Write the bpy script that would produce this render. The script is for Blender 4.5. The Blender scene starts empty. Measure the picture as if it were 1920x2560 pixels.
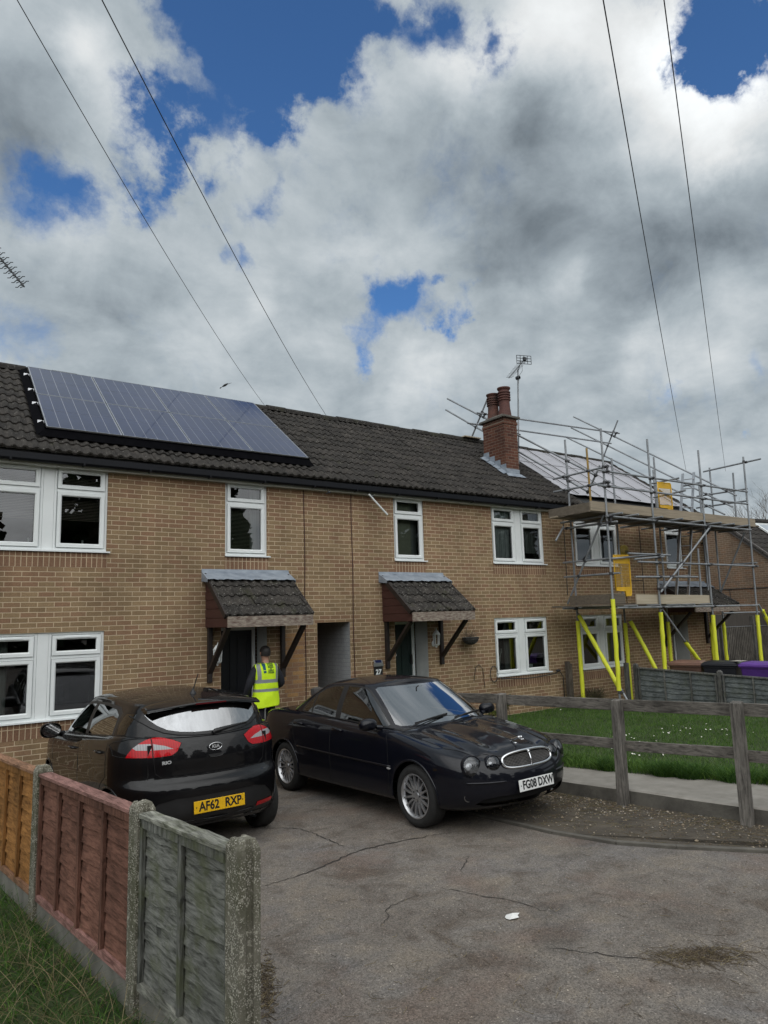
import bpy, math, random
import numpy as np
from mathutils import Vector, Matrix
random.seed(7); rng = np.random.default_rng(7)
PI = math.pi
SC = bpy.context.scene
COL = SC.collection
SL = .033
def zg(y):
    y = max(-14.0, min(0.0, y))
    return -SL*(y+.3)
# ---------------------------------------------------------------- mesh builder
class MB:
    def __init__(s): s.v=[]; s.f=[]; s.m=[]
    def add(s, vs, fs, m=0):
        o=len(s.v); s.v.extend([tuple(map(float,p)) for p in vs])
        for f in fs: s.f.append(tuple(i+o for i in f)); s.m.append(m)
        return s
    def box(s,x0,x1,y0,y1,z0,z1,m=0):
        if x0>x1:x0,x1=x1,x0
        if y0>y1:y0,y1=y1,y0
        if z0>z1:z0,z1=z1,z0
        v=[(x,y,z) for z in (z0,z1) for y in (y0,y1) for x in (x0,x1)]
        return s.add(v,[(0,2,3,1),(4,5,7,6),(0,1,5,4),(2,6,7,3),(0,4,6,2),(1,3,7,5)],m)
    def obox(s,c,ax,ay,az,m=0):   # oriented box: centre and three half-axis vectors
        c,ax,ay,az=map(Vector,(c,ax,ay,az))
        v=[c+ax*i+ay*j+az*k for k in (-1,1) for j in (-1,1) for i in (-1,1)]
        return s.add(v,[(0,2,3,1),(4,5,7,6),(0,1,5,4),(2,6,7,3),(0,4,6,2),(1,3,7,5)],m)
    def beam(s,p0,p1,w,h,up=(0,0,1),m=0):
        p0,p1=Vector(p0),Vector(p1); d=p1-p0; L=d.length; d.normalize()
        u=Vector(up); x=d.cross(u)
        if x.length<1e-4: x=d.cross(Vector((1,0,0)))
        x.normalize(); u=x.cross(d)
        return s.obox((p0+p1)/2,d*L/2,x*w/2,u*h/2,m)
    def quad(s,a,b,c,d,m=0): return s.add([a,b,c,d],[(0,1,2,3)],m)
    def tube(s,pts,r,n=8,m=0,cap=True,rs=None):
        pts=[Vector(p) for p in pts]; o=len(s.v); N=len(pts)
        prev=None
        for i,p in enumerate(pts):
            d=(pts[min(i+1,N-1)]-pts[max(i-1,0)])
            if d.length<1e-9: d=Vector((0,0,1))
            d.normalize()
            if prev is None:
                a=d.cross(Vector((0,0,1)))
                if a.length<.05: a=d.cross(Vector((1,0,0)))
            else: a=prev-d*prev.dot(d)
            a.normalize(); prev=a; b=d.cross(a)
            rr=rs[i] if rs else r
            for k in range(n):
                t=2*PI*k/n; s.v.append(tuple(p+a*(rr*math.cos(t))+b*(rr*math.sin(t))))
        for i in range(N-1):
            for k in range(n):
                k2=(k+1)%n; s.f.append((o+i*n+k,o+i*n+k2,o+(i+1)*n+k2,o+(i+1)*n+k)); s.m.append(m)
        if cap:
            s.f.append(tuple(o+k for k in range(n))[::-1]); s.m.append(m)
            s.f.append(tuple(o+(N-1)*n+k for k in range(n))); s.m.append(m)
        return s
    def lathe(s,c,prof,n=16,axis=(0,0,1),m=0):   # prof: [(r, h)]
        c=Vector(c); d=Vector(axis).normalized()
        a=d.cross(Vector((0,0,1)))
        if a.length<.05: a=d.cross(Vector((1,0,0)))
        a.normalize(); b=d.cross(a); o=len(s.v)
        for r,h in prof:
            for k in range(n):
                t=2*PI*k/n; s.v.append(tuple(c+d*h+a*(r*math.cos(t))+b*(r*math.sin(t))))
        for i in range(len(prof)-1):
            for k in range(n):
                k2=(k+1)%n; s.f.append((o+i*n+k,o+i*n+k2,o+(i+1)*n+k2,o+(i+1)*n+k)); s.m.append(m)
        return s
    def ball(s,c,rx,ry=None,rz=None,n=12,m=0):
        ry=ry or rx; rz=rz or rx; o=len(s.v); R=n//2
        for i in range(R+1):
            ph=PI*i/R
            for k in range(n):
                t=2*PI*k/n; s.v.append((c[0]+rx*math.sin(ph)*math.cos(t),c[1]+ry*math.sin(ph)*math.sin(t),c[2]+rz*math.cos(ph)))
        for i in range(R):
            for k in range(n):
                k2=(k+1)%n; s.f.append((o+i*n+k,o+(i+1)*n+k,o+(i+1)*n+k2,o+i*n+k2)); s.m.append(m)
        return s
    def prism(s,poly,a,b,fn,m=0):   # 2-D polygon swept from depth a to b; fn(u,v,d) -> point
        n=len(poly); v=[fn(u,w,a) for u,w in poly]+[fn(u,w,b) for u,w in poly]
        fs=[tuple(range(n))[::-1],tuple(range(n,2*n))]+[(i,(i+1)%n,n+(i+1)%n,n+i) for i in range(n)]
        return s.add(v,fs,m)
    def build(s,name,mats,parent=None,smooth=False,auto=None,bevel=0,local=False):
        me=bpy.data.meshes.new(name); me.from_pydata(s.v,[],s.f)
        if not isinstance(mats,(list,tuple)): mats=[mats]
        for mt in mats: me.materials.append(mt)
        if len(mats)>1: me.polygons.foreach_set('material_index',s.m)
        me.validate(); me.update()
        return link(me,name,parent,smooth,auto,bevel,local)
def link(me,name,parent=None,smooth=False,auto=None,bevel=0,local=False):
    if smooth or auto is not None:
        me.polygons.foreach_set('use_smooth',[True]*len(me.polygons))
        if auto is not None: me.set_sharp_from_angle(angle=math.radians(auto))
    o=bpy.data.objects.new(name,me); COL.objects.link(o)
    if bevel:
        b=o.modifiers.new('edge','BEVEL'); b.width=bevel; b.segments=2; b.limit_method='ANGLE'; b.angle_limit=math.radians(40)
    if parent: attach(o,parent,local)
    return o
def attach(o,parent,local=False):
    o.parent=parent
    if not local and parent.type=='EMPTY' : o.matrix_parent_inverse=Matrix.Translation(-parent.location)
def tag(o,label=None,cat=None,group=None,kind=None):
    if label: o['label']=label
    if cat: o['category']=cat
    if group: o['group']=group
    if kind: o['kind']=kind
    return o
def thing(name,label,cat,loc=(0,0,0),group=None,rotz=0):
    o=bpy.data.objects.new(name,None); COL.objects.link(o); o.location=loc; o.rotation_euler=(0,0,rotz)
    o.empty_display_size=.2
    return tag(o,label,cat,group)
def struct(o): o['kind']='structure'; return o
# ---------------------------------------------------------------- materials
def nt(name):
    m=bpy.data.materials.new(name); m.use_nodes=True; t=m.node_tree
    return m,t,t.nodes['Principled BSDF'],t.nodes['Material Output']
def nd(t,typ,**kw):
    n=t.nodes.new(typ)
    for k,v in kw.items():
        if k.startswith('i_'):
            key=k[2:].replace('_',' '); n.inputs[int(key) if key.isdigit() else key].default_value=v
        else: setattr(n,k,v)
    return n
def noise(t,vec,scale,detail=4,rough=.55,dist=0):
    n=nd(t,'ShaderNodeTexNoise'); n.inputs['Scale'].default_value=scale; n.inputs['Detail'].default_value=detail
    n.inputs['Roughness'].default_value=rough; n.inputs['Distortion'].default_value=dist
    if vec is not None: t.links.new(vec,n.inputs['Vector'])
    return n.outputs['Fac']
def ramp(t,fac,stops):
    r=nd(t,'ShaderNodeValToRGB'); e=r.color_ramp.elements
    while len(e)<len(stops): e.new(.5)
    for i,(p,c) in enumerate(stops):
        e[i].position=p; e[i].color=(c,c,c,1) if isinstance(c,(int,float)) else (*c,1)
    t.links.new(fac,r.inputs[0]); return r.outputs[0]
def mix(t,fac,a,b,mode='MIX'):
    n=nd(t,'ShaderNodeMix',data_type='RGBA',blend_type=mode)
    for s,v in ((n.inputs[0],fac),(n.inputs[6],a),(n.inputs[7],b)):
        if hasattr(v,'is_linked') or isinstance(v,bpy.types.NodeSocket): t.links.new(v,s)
        else: s.default_value=v if isinstance(v,(int,float)) else (*v,1)
    return n.outputs[2]
def mth(t,op,a,b=0.,clamp=False):
    n=nd(t,'ShaderNodeMath',operation=op,use_clamp=clamp)
    for s,v in zip(n.inputs,(a,b)):
        if isinstance(v,bpy.types.NodeSocket): t.links.new(v,s)
        else: s.default_value=v
    return n.outputs[0]
def bump(t,b,h,strength=.3,dist=.01,prev=None):
    n=nd(t,'ShaderNodeBump'); n.inputs['Strength'].default_value=strength; n.inputs['Distance'].default_value=dist
    t.links.new(h,n.inputs['Height'])
    if prev is not None: t.links.new(prev,n.inputs['Normal'])
    t.links.new(n.outputs[0],b.inputs['Normal']); return n.outputs[0]
def oc(t): return nd(t,'ShaderNodeTexCoord').outputs['Object']
def mp(t,v,scale=(1,1,1),rot=(0,0,0),loc=(0,0,0)):
    n=nd(t,'ShaderNodeMapping'); n.inputs['Scale'].default_value=scale; n.inputs['Rotation'].default_value=rot; n.inputs['Location'].default_value=loc
    t.links.new(v,n.inputs['Vector']); return n.outputs[0]
def mat(name,c,rough=.6,metal=0,var=.18,scale=9,bmp=0,bscale=60,bdist=.004,c2=None,spec=.5,coat=0,stretch=(1,1,1),detail=5):
    m,t,b,o=nt(name); v=mp(t,oc(t),stretch)
    f=noise(t,v,scale,detail,.6)
    lo=tuple(x*(1-var*1.6) for x in c); hi=tuple(min(1,x*(1+var*1.6)) for x in c)
    if c2: lo,hi=c,c2
    t.links.new(ramp(t,f,[(.28,lo),(.72,hi)]),b.inputs['Base Color'])
    b.inputs['Roughness'].default_value=rough; b.inputs['Metallic'].default_value=metal
    b.inputs['Specular IOR Level'].default_value=spec
    if coat: b.inputs['Coat Weight'].default_value=coat; b.inputs['Coat Roughness'].default_value=.03
    if bmp: bump(t,b,noise(t,v,bscale,6,.65),bmp,bdist)
    return m
def glass(name,tint=(.75,.82,.8),rough=.0,refl=1.0,base=.02):
    m,t,b,o=nt(name); t.nodes.remove(b)
    tr=nd(t,'ShaderNodeBsdfTransparent'); tr.inputs[0].default_value=(*tint,1)
    gl=nd(t,'ShaderNodeBsdfGlossy'); gl.inputs['Roughness'].default_value=rough; gl.inputs[0].default_value=(.95,.97,1,1)
    fr=nd(t,'ShaderNodeFresnel'); fr.inputs[0].default_value=1.6
    bm=nd(t,'ShaderNodeBump'); bm.inputs['Strength'].default_value=.025; bm.inputs['Distance'].default_value=.02
    t.links.new(noise(t,oc(t),2.2,1,.4),bm.inputs['Height']); t.links.new(bm.outputs[0],gl.inputs['Normal'])
    f=mth(t,'ADD',mth(t,'MULTIPLY',fr.outputs[0],refl),base,True)
    mx=nd(t,'ShaderNodeMixShader'); t.links.new(f,mx.inputs[0]); t.links.new(tr.outputs[0],mx.inputs[1]); t.links.new(gl.outputs[0],mx.inputs[2])
    t.links.new(mx.outputs[0],o.inputs[0]); return m
def brick(name,axis='x',c1=(.315,.220,.125),c2=(.220,.150,.084),mortar=(.52,.41,.28),w=.225,h=.075,off=.5,red=(.265,.155,.095),loc=(0,0),redz=True):
    m,t,b,o=nt(name); co=oc(t); sp=nd(t,'ShaderNodeSeparateXYZ'); t.links.new(co,sp.inputs[0])
    cb=nd(t,'ShaderNodeCombineXYZ'); t.links.new(sp.outputs[0 if axis=='x' else 1],cb.inputs[0]); t.links.new(sp.outputs[2],cb.inputs[1])
    wob=nd(t,'ShaderNodeTexNoise'); wob.inputs['Scale'].default_value=7; wob.inputs['Detail'].default_value=2; t.links.new(co,wob.inputs['Vector'])
    vm=nd(t,'ShaderNodeVectorMath',operation='MULTIPLY_ADD'); t.links.new(wob.outputs['Color'],vm.inputs[0]); vm.inputs[1].default_value=(.007,.007,0); t.links.new(cb.outputs[0],vm.inputs[2])
    vec=mp(t,vm.outputs[0],loc=(loc[0]-.0035,loc[1]-.0035,0))
    bk=nd(t,'ShaderNodeTexBrick'); bk.offset=off; bk.offset_frequency=2
    bk.inputs['Scale'].default_value=1; bk.inputs['Brick Width'].default_value=w; bk.inputs['Row Height'].default_value=h
    bk.inputs['Mortar Size'].default_value=.0062; bk.inputs['Mortar Smooth'].default_value=.25; bk.inputs['Bias'].default_value=-.1
    bk.inputs['Color1'].default_value=(*c1,1); bk.inputs['Color2'].default_value=(*c2,1); bk.inputs['Mortar'].default_value=(*mortar,1)
    t.links.new(vec,bk.inputs['Vector'])
    # second brick with inverted tint picks odd red and dark bricks
    b2=nd(t,'ShaderNodeTexBrick'); b2.offset=off; b2.offset_frequency=2
    for k,v in (('Scale',1),('Brick Width',w),('Row Height',h),('Mortar Size',0.0),('Bias',0.)): b2.inputs[k].default_value=v
    b2.inputs['Color1'].default_value=(0,0,0,1); b2.inputs['Color2'].default_value=(1,1,1,1)
    t.links.new(mp(t,vec,loc=(w*48,h*46,0)),b2.inputs['Vector'])
    tint=b2.outputs[0]
    big=noise(t,co,.55,3,.5)
    k=mth(t,'ADD',mth(t,'MULTIPLY',tint,.6),mth(t,'MULTIPLY',big,.75))
    if redz:
        zt=nd(t,'ShaderNodeMapRange'); t.links.new(sp.outputs[2],zt.inputs[0]); zt.inputs[1].default_value=3.9; zt.inputs[2].default_value=4.8; zt.inputs[3].default_value=0; zt.inputs[4].default_value=.22
        k=mth(t,'ADD',k,zt.outputs[0])
    rf=ramp(t,k,[(.66,0.),(.92,.9)])
    col=mix(t,rf,bk.outputs[0],red)
    fine=noise(t,co,55,5,.7)
    col=mix(t,.55,col,ramp(t,fine,[(.3,(.35,.35,.35)),(.7,(1.25,1.25,1.25))]),'MULTIPLY')
    stain=ramp(t,noise(t,mp(t,co,(1.2,1.2,.45)),1.1,5,.6),[(.35,.78),(.65,1.1)])
    col=mix(t,1.,col,stain,'MULTIPLY')
    mortc=mix(t,fine,tuple(x*.78 for x in mortar),tuple(x*1.12 for x in mortar))
    mortc=mix(t,1.,mortc,stain,'MULTIPLY')
    fac=bk.outputs['Fac']
    col=mix(t,fac,col,mortc)
    t.links.new(col,b.inputs['Base Color']); b.inputs['Roughness'].default_value=.88; b.inputs['Specular IOR Level'].default_value=.25
    hgt=mth(t,'ADD',mth(t,'MULTIPLY',fac,-1.),mth(t,'MULTIPLY',fine,.35))
    bump(t,b,hgt,.55,.006)
    return m
# ---------------------------------------------------------------- camera
def camera():
    C=bpy.data.cameras.new('camera'); o=bpy.data.objects.new('camera',C); COL.objects.link(o)
    r=Vector((0.8244349,-0.5652652,-0.0279693)); u=Vector((-0.0544060,-0.1283476,0.9902358)); f=Vector((0.5633356,0.8148633,0.1365681))
    o.matrix_world=Matrix(((r.x,u.x,-f.x,-2.71144),(r.y,u.y,-f.y,-11.39072),(r.z,u.z,-f.z,2.33400),(0,0,0,1)))
    C.sensor_fit='HORIZONTAL'; C.sensor_width=36; C.lens=1733.3145/1920*36
    C.shift_x=-5.6132/1920; C.shift_y=24.298/1920; C.clip_start=.05; C.clip_end=3000
    SC.camera=o
camera()
CAMR=np.array([0.8244349,-0.5652652,-0.0279693]); CAMU=np.array([-0.0544060,-0.1283476,0.9902358]); CAMF=np.array([0.5633356,0.8148633,0.1365681])
def skydir(px,py):
    d=CAMF+CAMR*(px-965.6)/1733.3-CAMU*(py-1304.3)/1733.3
    return d/np.linalg.norm(d)
# ---------------------------------------------------------------- sky and light
SUN_AZ, SUN_EL = math.radians(205), math.radians(44)     # behind the viewer, veiled by cloud
SUND=Vector((math.sin(SUN_AZ)*math.cos(SUN_EL), math.cos(SUN_AZ)*math.cos(SUN_EL), math.sin(SUN_EL)))
def world():
    W=bpy.data.worlds.new('World'); SC.world=W; W.use_nodes=True; t=W.node_tree
    bg=t.nodes['Background']; bg.inputs[1].default_value=.1
    sky=nd(t,'ShaderNodeTexSky',sky_type='NISHITA'); sky.sun_disc=False; sky.sun_elevation=SUN_EL; sky.sun_rotation=SUN_AZ
    sky.air_density=1.; sky.dust_density=.3; sky.ozone_density=2.5
    g=nd(t,'ShaderNodeTexCoord').outputs['Generated']
    nv=nd(t,'ShaderNodeVectorMath',operation='NORMALIZE'); t.links.new(g,nv.inputs[0]); d=nv.outputs[0]
    sp=nd(t,'ShaderNodeSeparateXYZ'); t.links.new(d,sp.inputs[0])
    def warp(amount,scale,detail,rough):
        n=nd(t,'ShaderNodeTexNoise'); n.inputs['Scale'].default_value=scale; n.inputs['Detail'].default_value=detail; n.inputs['Roughness'].default_value=rough
        t.links.new(d,n.inputs['Vector'])
        a=nd(t,'ShaderNodeVectorMath',operation='SUBTRACT'); t.links.new(n.outputs['Color'],a.inputs[0]); a.inputs[1].default_value=(.5,.5,.5)
        b=nd(t,'ShaderNodeVectorMath',operation='MULTIPLY_ADD'); t.links.new(a.outputs[0],b.inputs[0]); b.inputs[1].default_value=(amount,)*3; t.links.new(d,b.inputs[2]); return b.outputs[0]
    wd=warp(.23,5.5,9,.62); wl=warp(.17,4.2,8,.6)
    def blobs(vec,L):
        acc=None
        for px,py,r,w in L:
            c=skydir(px,py); n=nd(t,'ShaderNodeVectorMath',operation='DISTANCE'); t.links.new(vec,n.inputs[0]); n.inputs[1].default_value=tuple(c)
            mr=nd(t,'ShaderNodeMapRange',interpolation_type='SMOOTHSTEP'); t.links.new(n.outputs['Value'],mr.inputs[0])
            mr.inputs[1].default_value=0; mr.inputs[2].default_value=r/1733.*1.55; mr.inputs[3].default_value=w; mr.inputs[4].default_value=0
            acc=mr.outputs[0] if acc is None else mth(t,'ADD',acc,mr.outputs[0])
        return acc
    gaps=[(530,40,110,.8),(640,120,150,1.),(740,150,120,1.),(800,55,115,.9),(905,25,70,.5),(735,250,70,.85),(650,250,60,.5),
          (400,330,85,1.),(450,330,80,.9),(395,470,80,1.),(330,490,65,.75),(140,480,90,.65),(500,410,65,.65),(200,470,60,.4),(600,290,70,.45),
          (640,655,45,.65),(575,670,30,.5),(680,480,45,.6),(560,545,40,.35),
          (890,825,65,.75),(950,735,65,.75),(1000,765,70,.75),(1120,795,50,.7),(1080,715,28,.7),(885,885,35,.5),(1130,840,40,.5),
          (1800,90,75,1.),(1840,140,80,.9),(1795,185,50,.9),(1720,30,55,.5),(1900,60,60,.6),(1080,40,60,.8),(1195,65,50,.6),(970,80,60,.6),(1195,150,40,.4),
          (1845,1122,26,.55),(1880,940,30,.3),(60,905,80,.45),(1640,975,26,.3),(1240,75,40,.3)]
    br=[(225,125,75,.22),(180,120,60,.1),(1360,35,110,.34),(1650,250,190,.42),(1890,230,130,.36),(1640,100,110,.25),(1800,420,60,.2),(1130,170,90,.24),(1240,200,80,.15),
        (1060,950,100,.2),(1650,870,90,.2),(1830,900,90,.15),(200,580,110,.14),(930,240,80,.2),(860,650,60,.1),(1400,690,45,.12),(1850,720,80,.14),(480,880,90,.12),(760,380,120,.1),(330,300,90,.1),(660,720,60,.12)]
    dk=[(1345,275,85,.2),(1370,380,130,.2),(1470,330,70,.1),(1540,520,190,.17),(1210,625,110,.17),(1350,600,150,.1),(1860,590,140,.2),(1650,640,160,.14),(0,280,130,.18),(20,380,130,.13),(1180,470,150,.1),(260,720,150,.07),(1540,780,120,.1),(1300,880,120,.1),(100,760,120,.08),(1500,900,80,.1),(1900,1000,80,.08)]
    gap=blobs(wd,gaps); bright=blobs(wl,br); dark=blobs(wl,dk)
    # layered cloud noise on a plane overhead
    zz=mth(t,'ADD',mth(t,'MAXIMUM',sp.outputs[2],0.),.22)
    cb=nd(t,'ShaderNodeCombineXYZ'); t.links.new(mth(t,'DIVIDE',sp.outputs[0],zz),cb.inputs[0]); t.links.new(mth(t,'DIVIDE',sp.outputs[1],zz),cb.inputs[1])
    n1=noise(t,cb.outputs[0],1.7,9,.58,.4); n2=noise(t,cb.outputs[0],4.5,9,.6,.25); n3=noise(t,d,9,8,.62,.3)
    # away from the part of the sky in view the cover is broken by noise alone
    dens=mth(t,'ADD',.80,mth(t,'MULTIPLY',mth(t,'SUBTRACT',n1,.5),.7))
    dens=mth(t,'ADD',dens,mth(t,'MULTIPLY',mth(t,'SUBTRACT',n3,.5),.75))
    dens=mth(t,'ADD',dens,mth(t,'MULTIPLY',mth(t,'SUBTRACT',noise(t,wd,20,7,.62,.6),.5),.5))
    dens=mth(t,'SUBTRACT',dens,mth(t,'MULTIPLY',gap,.86))
    al=nd(t,'ShaderNodeMapRange',interpolation_type='SMOOTHSTEP'); t.links.new(dens,al.inputs[0]); al.inputs[1].default_value=.02; al.inputs[2].default_value=.72
    lum=mth(t,'ADD',.50,mth(t,'MULTIPLY',mth(t,'SUBTRACT',n2,.5),.46))
    lum=mth(t,'ADD',lum,mth(t,'MULTIPLY',mth(t,'SUBTRACT',n1,.5),.22))
    lum=mth(t,'ADD',lum,mth(t,'MULTIPLY',mth(t,'SUBTRACT',n3,.5),.34))
    lum=mth(t,'SUBTRACT',mth(t,'ADD',lum,bright),mth(t,'MULTIPLY',dark,.72))
    # cloud brightness never falls below a floor
    lum=mth(t,'MAXIMUM',lum,.22)
    # cloud out of view brightened around the sun direction, added to light the walls
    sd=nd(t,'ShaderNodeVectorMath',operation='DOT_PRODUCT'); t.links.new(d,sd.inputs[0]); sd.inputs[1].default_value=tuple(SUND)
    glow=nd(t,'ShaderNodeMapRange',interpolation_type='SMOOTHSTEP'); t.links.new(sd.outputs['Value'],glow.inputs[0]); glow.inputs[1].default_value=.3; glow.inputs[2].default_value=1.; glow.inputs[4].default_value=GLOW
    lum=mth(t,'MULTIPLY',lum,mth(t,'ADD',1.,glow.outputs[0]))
    cool=ramp(t,lum,[(.15,(.76,.92,1.07)),(.45,(.85,.975,1.06)),(.8,(.97,1.0,1.01))])
    lm=nd(t,'ShaderNodeVectorMath',operation='SCALE'); t.links.new(cool,lm.inputs[0]); t.links.new(mth(t,'MULTIPLY',lum,10.),lm.inputs['Scale'])
    skc=nd(t,'ShaderNodeVectorMath',operation='MULTIPLY'); t.links.new(sky.outputs[0],skc.inputs[0]); skc.inputs[1].default_value=SKYMUL
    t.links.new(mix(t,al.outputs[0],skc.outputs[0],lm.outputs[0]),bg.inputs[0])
    L=bpy.data.lights.new('sun','SUN'); L.energy=SUNE; L.angle=math.radians(115); L.color=(1,.96,.9)
    o=bpy.data.objects.new('sun',L); COL.objects.link(o); o.rotation_euler=SUND.to_track_quat('Z','Y').to_euler(); o.location=(0,-20,30)
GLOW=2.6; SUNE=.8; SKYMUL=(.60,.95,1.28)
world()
SC.view_settings.view_transform='Standard'; SC.view_settings.look='None'; SC.view_settings.exposure=0.0; SC.view_settings.gamma=1
SC.cycles.use_denoising=True
SC.cycles.max_bounces=8; SC.cycles.transparent_max_bounces=12; SC.cycles.caustics_reflective=False; SC.cycles.caustics_refractive=False
# ================================================================ ground
PA=Vector((3.953,-6.216)); PD=Vector((.12179,-.99256)); PN=Vector((.99256,.12179))   # line of the post-and-rail fence
def lp(s,o): p=PA+PD*s+PN*o; return p.x,p.y
FA=Vector((-1.77,-5.25)); FD=Vector((.118,-.993))                                      # line of the panel fence on the left
def fp(s,o=0): p=FA+FD*s+Vector((FD.y,-FD.x))*-o; return p.x,p.y                        # o>0 : to the right of the fence
def pip(x,y,poly):
    c=False; n=len(poly)
    for i in range(n):
        x1,y1=poly[i]; x2,y2=poly[i-1]
        if (y1>y)!=(y2>y) and x<(x2-x1)*(y-y1)/(y2-y1)+x1: c=not c
    return c
def asphalt():
    m,t,b,o=nt('asphalt'); v=oc(t)
    big=noise(t,v,.75,5,.6,.4); mid=noise(t,v,3.2,6,.65,.6); fine=noise(t,v,150,3,.7); agg=nd(t,'ShaderNodeTexVoronoi'); agg.inputs['Scale'].default_value=110; t.links.new(v,agg.inputs['Vector'])
    base=ramp(t,big,[(.3,(.140,.120,.104)),(.5,(.180,.160,.140)),(.7,(.165,.155,.150))])
    patch=ramp(t,mid,[(.33,(.66,.60,.55)),(.5,(1.,1.,1.)),(.68,(1.22,1.17,1.08))])
    c=mix(t,1.,base,patch,'MULTIPLY')
    red=ramp(t,noise(t,v,1.3,4,.6,.3),[(.52,0.),(.68,.55)])
    c=mix(t,red,c,(.16,.112,.088))
    st=ramp(t,noise(t,mp(t,v,(1,1,1),loc=(9,3,0)),.5,4,.6,.5),[(.56,1.),(.7,.62)])
    c=mix(t,1.,c,st,'MULTIPLY')
    ag=ramp(t,agg.outputs['Color'],[(.0,.45),(.55,1.),(.9,1.35),(.96,2.4)])
    c=mix(t,.9,c,ag,'MULTIPLY'); c=mix(t,.8,c,ramp(t,fine,[(.3,.6),(.7,1.35)]),'MULTIPLY')
    t.links.new(c,b.inputs['Base Color']); b.inputs['Roughness'].default_value=.85; b.inputs['Specular IOR Level'].default_value=.35
    h=mth(t,'ADD',mth(t,'MULTIPLY',agg.outputs['Distance'],-.8),mth(t,'ADD',mth(t,'MULTIPLY',fine,.5),mth(t,'MULTIPLY',mid,1.2)))
    bump(t,b,h,.6,.008); return m
ASPH=asphalt()
SOIL=mat('soil',(.05,.042,.03),.95,c2=(.10,.085,.06),scale=6,bmp=.6,bscale=40,bdist=.02)
TURF=mat('turf_soil',(.022,.035,.010),.95,c2=(.05,.075,.02),scale=7,bmp=.6,bscale=50,bdist=.02)
CONC=mat('path_concrete',(.20,.185,.16),.9,c2=(.30,.28,.25),scale=5,bmp=.5,bscale=120,bdist=.004)
CONCD=mat('kerb_concrete',(.055,.05,.043),.9,c2=(.14,.13,.11),scale=4,bmp=.6,bscale=45,bdist=.012)
CRACK=mat('crack_dirt',(.035,.03,.026),.95)
def sheet(name,mt,polys,zoff,res=.5,smooth=True):
    # flat polygon outline dropped on the ground slope, cut at the two changes of slope
    import bmesh
    bm=bmesh.new()
    for poly in polys:
        bm.faces.new([bm.verts.new((x,y,0)) for x,y in poly])
    for yy in (0.,-14.):
        bmesh.ops.bisect_plane(bm,geom=bm.verts[:]+bm.edges[:]+bm.faces[:],plane_co=(0,yy,0),plane_no=(0,1,0))
    for v in bm.verts: v.co.z=zg(v.co.y)+(zoff(v.co.x,v.co.y) if callable(zoff) else zoff)
    bmesh.ops.triangulate(bm,faces=bm.faces[:])
    bmesh.ops.recalc_face_normals(bm,faces=bm.faces[:])
    me=bpy.data.meshes.new(name); bm.to_mesh(me); bm.free(); me.materials.append(mt)
    o=bpy.data.objects.new(name,me); COL.objects.link(o); return struct(o)
sheet('ground',SOIL,[[(-500,-600),(700,-600),(700,900),(-500,900)]],-.03)
sheet('driveway',ASPH,[[fp(-5.4,.0),fp(3.2,.0),fp(3.2,-6),(-12,-30),(14,-30),(14,-11),(4.6,-9.3),(3.44,-8.06),(3.0,-7.45),(2.74,-7.04),(2.57,-6.41),(2.5,-5.3),(3.9,-4.4),lp(-6.3,.09),(3.9,.1),(3.56,-.02),(-2.3,-.02)]],0.)
sheet('gravel_bed',mat('bed_soil',(.050,.042,.033),.95,c2=(.12,.10,.075),scale=4,bmp=.8,bscale=35,bdist=.03),[[(2.5,-5.0),(2.6,-6.41),(2.77,-7.04),(3.03,-7.45),(3.47,-8.06),(4.65,-9.2),lp(3.2,.1),lp(-1.9,.1)]],.006)
# concrete edging along the bed
e=MB(); pts=[(2.50,-5.0),(2.57,-6.0),(2.60,-6.41),(2.755,-7.04),(3.02,-7.47),(3.46,-8.06),(4.0,-8.6),(4.65,-9.2)]
for (x0,y0),(x1,y1) in zip(pts,pts[1:]): e.beam((x0,y0,zg(y0)+.005),(x1,y1,zg(y1)+.005),.055,.05)
struct(e.build('bed_edging',CONCD,bevel=.006))
# raised concrete path with its kerb face
pt=MB(); ss=np.linspace(-6.05,6,26)
kt=[.155+.012*random.uniform(-1,1) for _ in ss]
for i in range(len(ss)-1):
    a,b=ss[i],ss[i+1]
    def P(s,o,z): x,y=lp(s,o); return (x,y,zg(y)+z)
    ja,jb=.012*math.sin(i*2.1),.012*math.sin((i+1)*2.1)
    pt.quad(P(a,.09+ja,-.02),P(b,.09+jb,-.02),P(b,.10+jb,.14),P(a,.10+ja,.14),1)
    pt.quad(P(a,.10+ja,.14),P(b,.10+jb,.14),P(b,.125,.157),P(a,.125,.157),0)
    pt.quad(P(a,.125,.157),P(b,.125,.157),P(b,1.25,.157),P(a,1.25,.157),0)
struct(pt.build('path',[CONC,CONCD],smooth=False))
LAWN=[lp(-6.0,.80),lp(-1.3,.80),lp(-.5,.9),lp(.6,1.08),lp(1.0,1.16),lp(4,1.5),(12.6,-10),(12.3,-5.5),(11.75,-3.2),(11.25,-1.2),(10.4,-.02)]
sheet('lawn',TURF,[LAWN],.165)
sheet('garden_ground',SOIL,[[(11.25,-1.25),(11.75,-3.2),(12.3,-5.5),(12.6,-10),(40,-14),(40,30),(16.6,30),(16.6,-.02),(10.4,-.02)]],.10)
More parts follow.
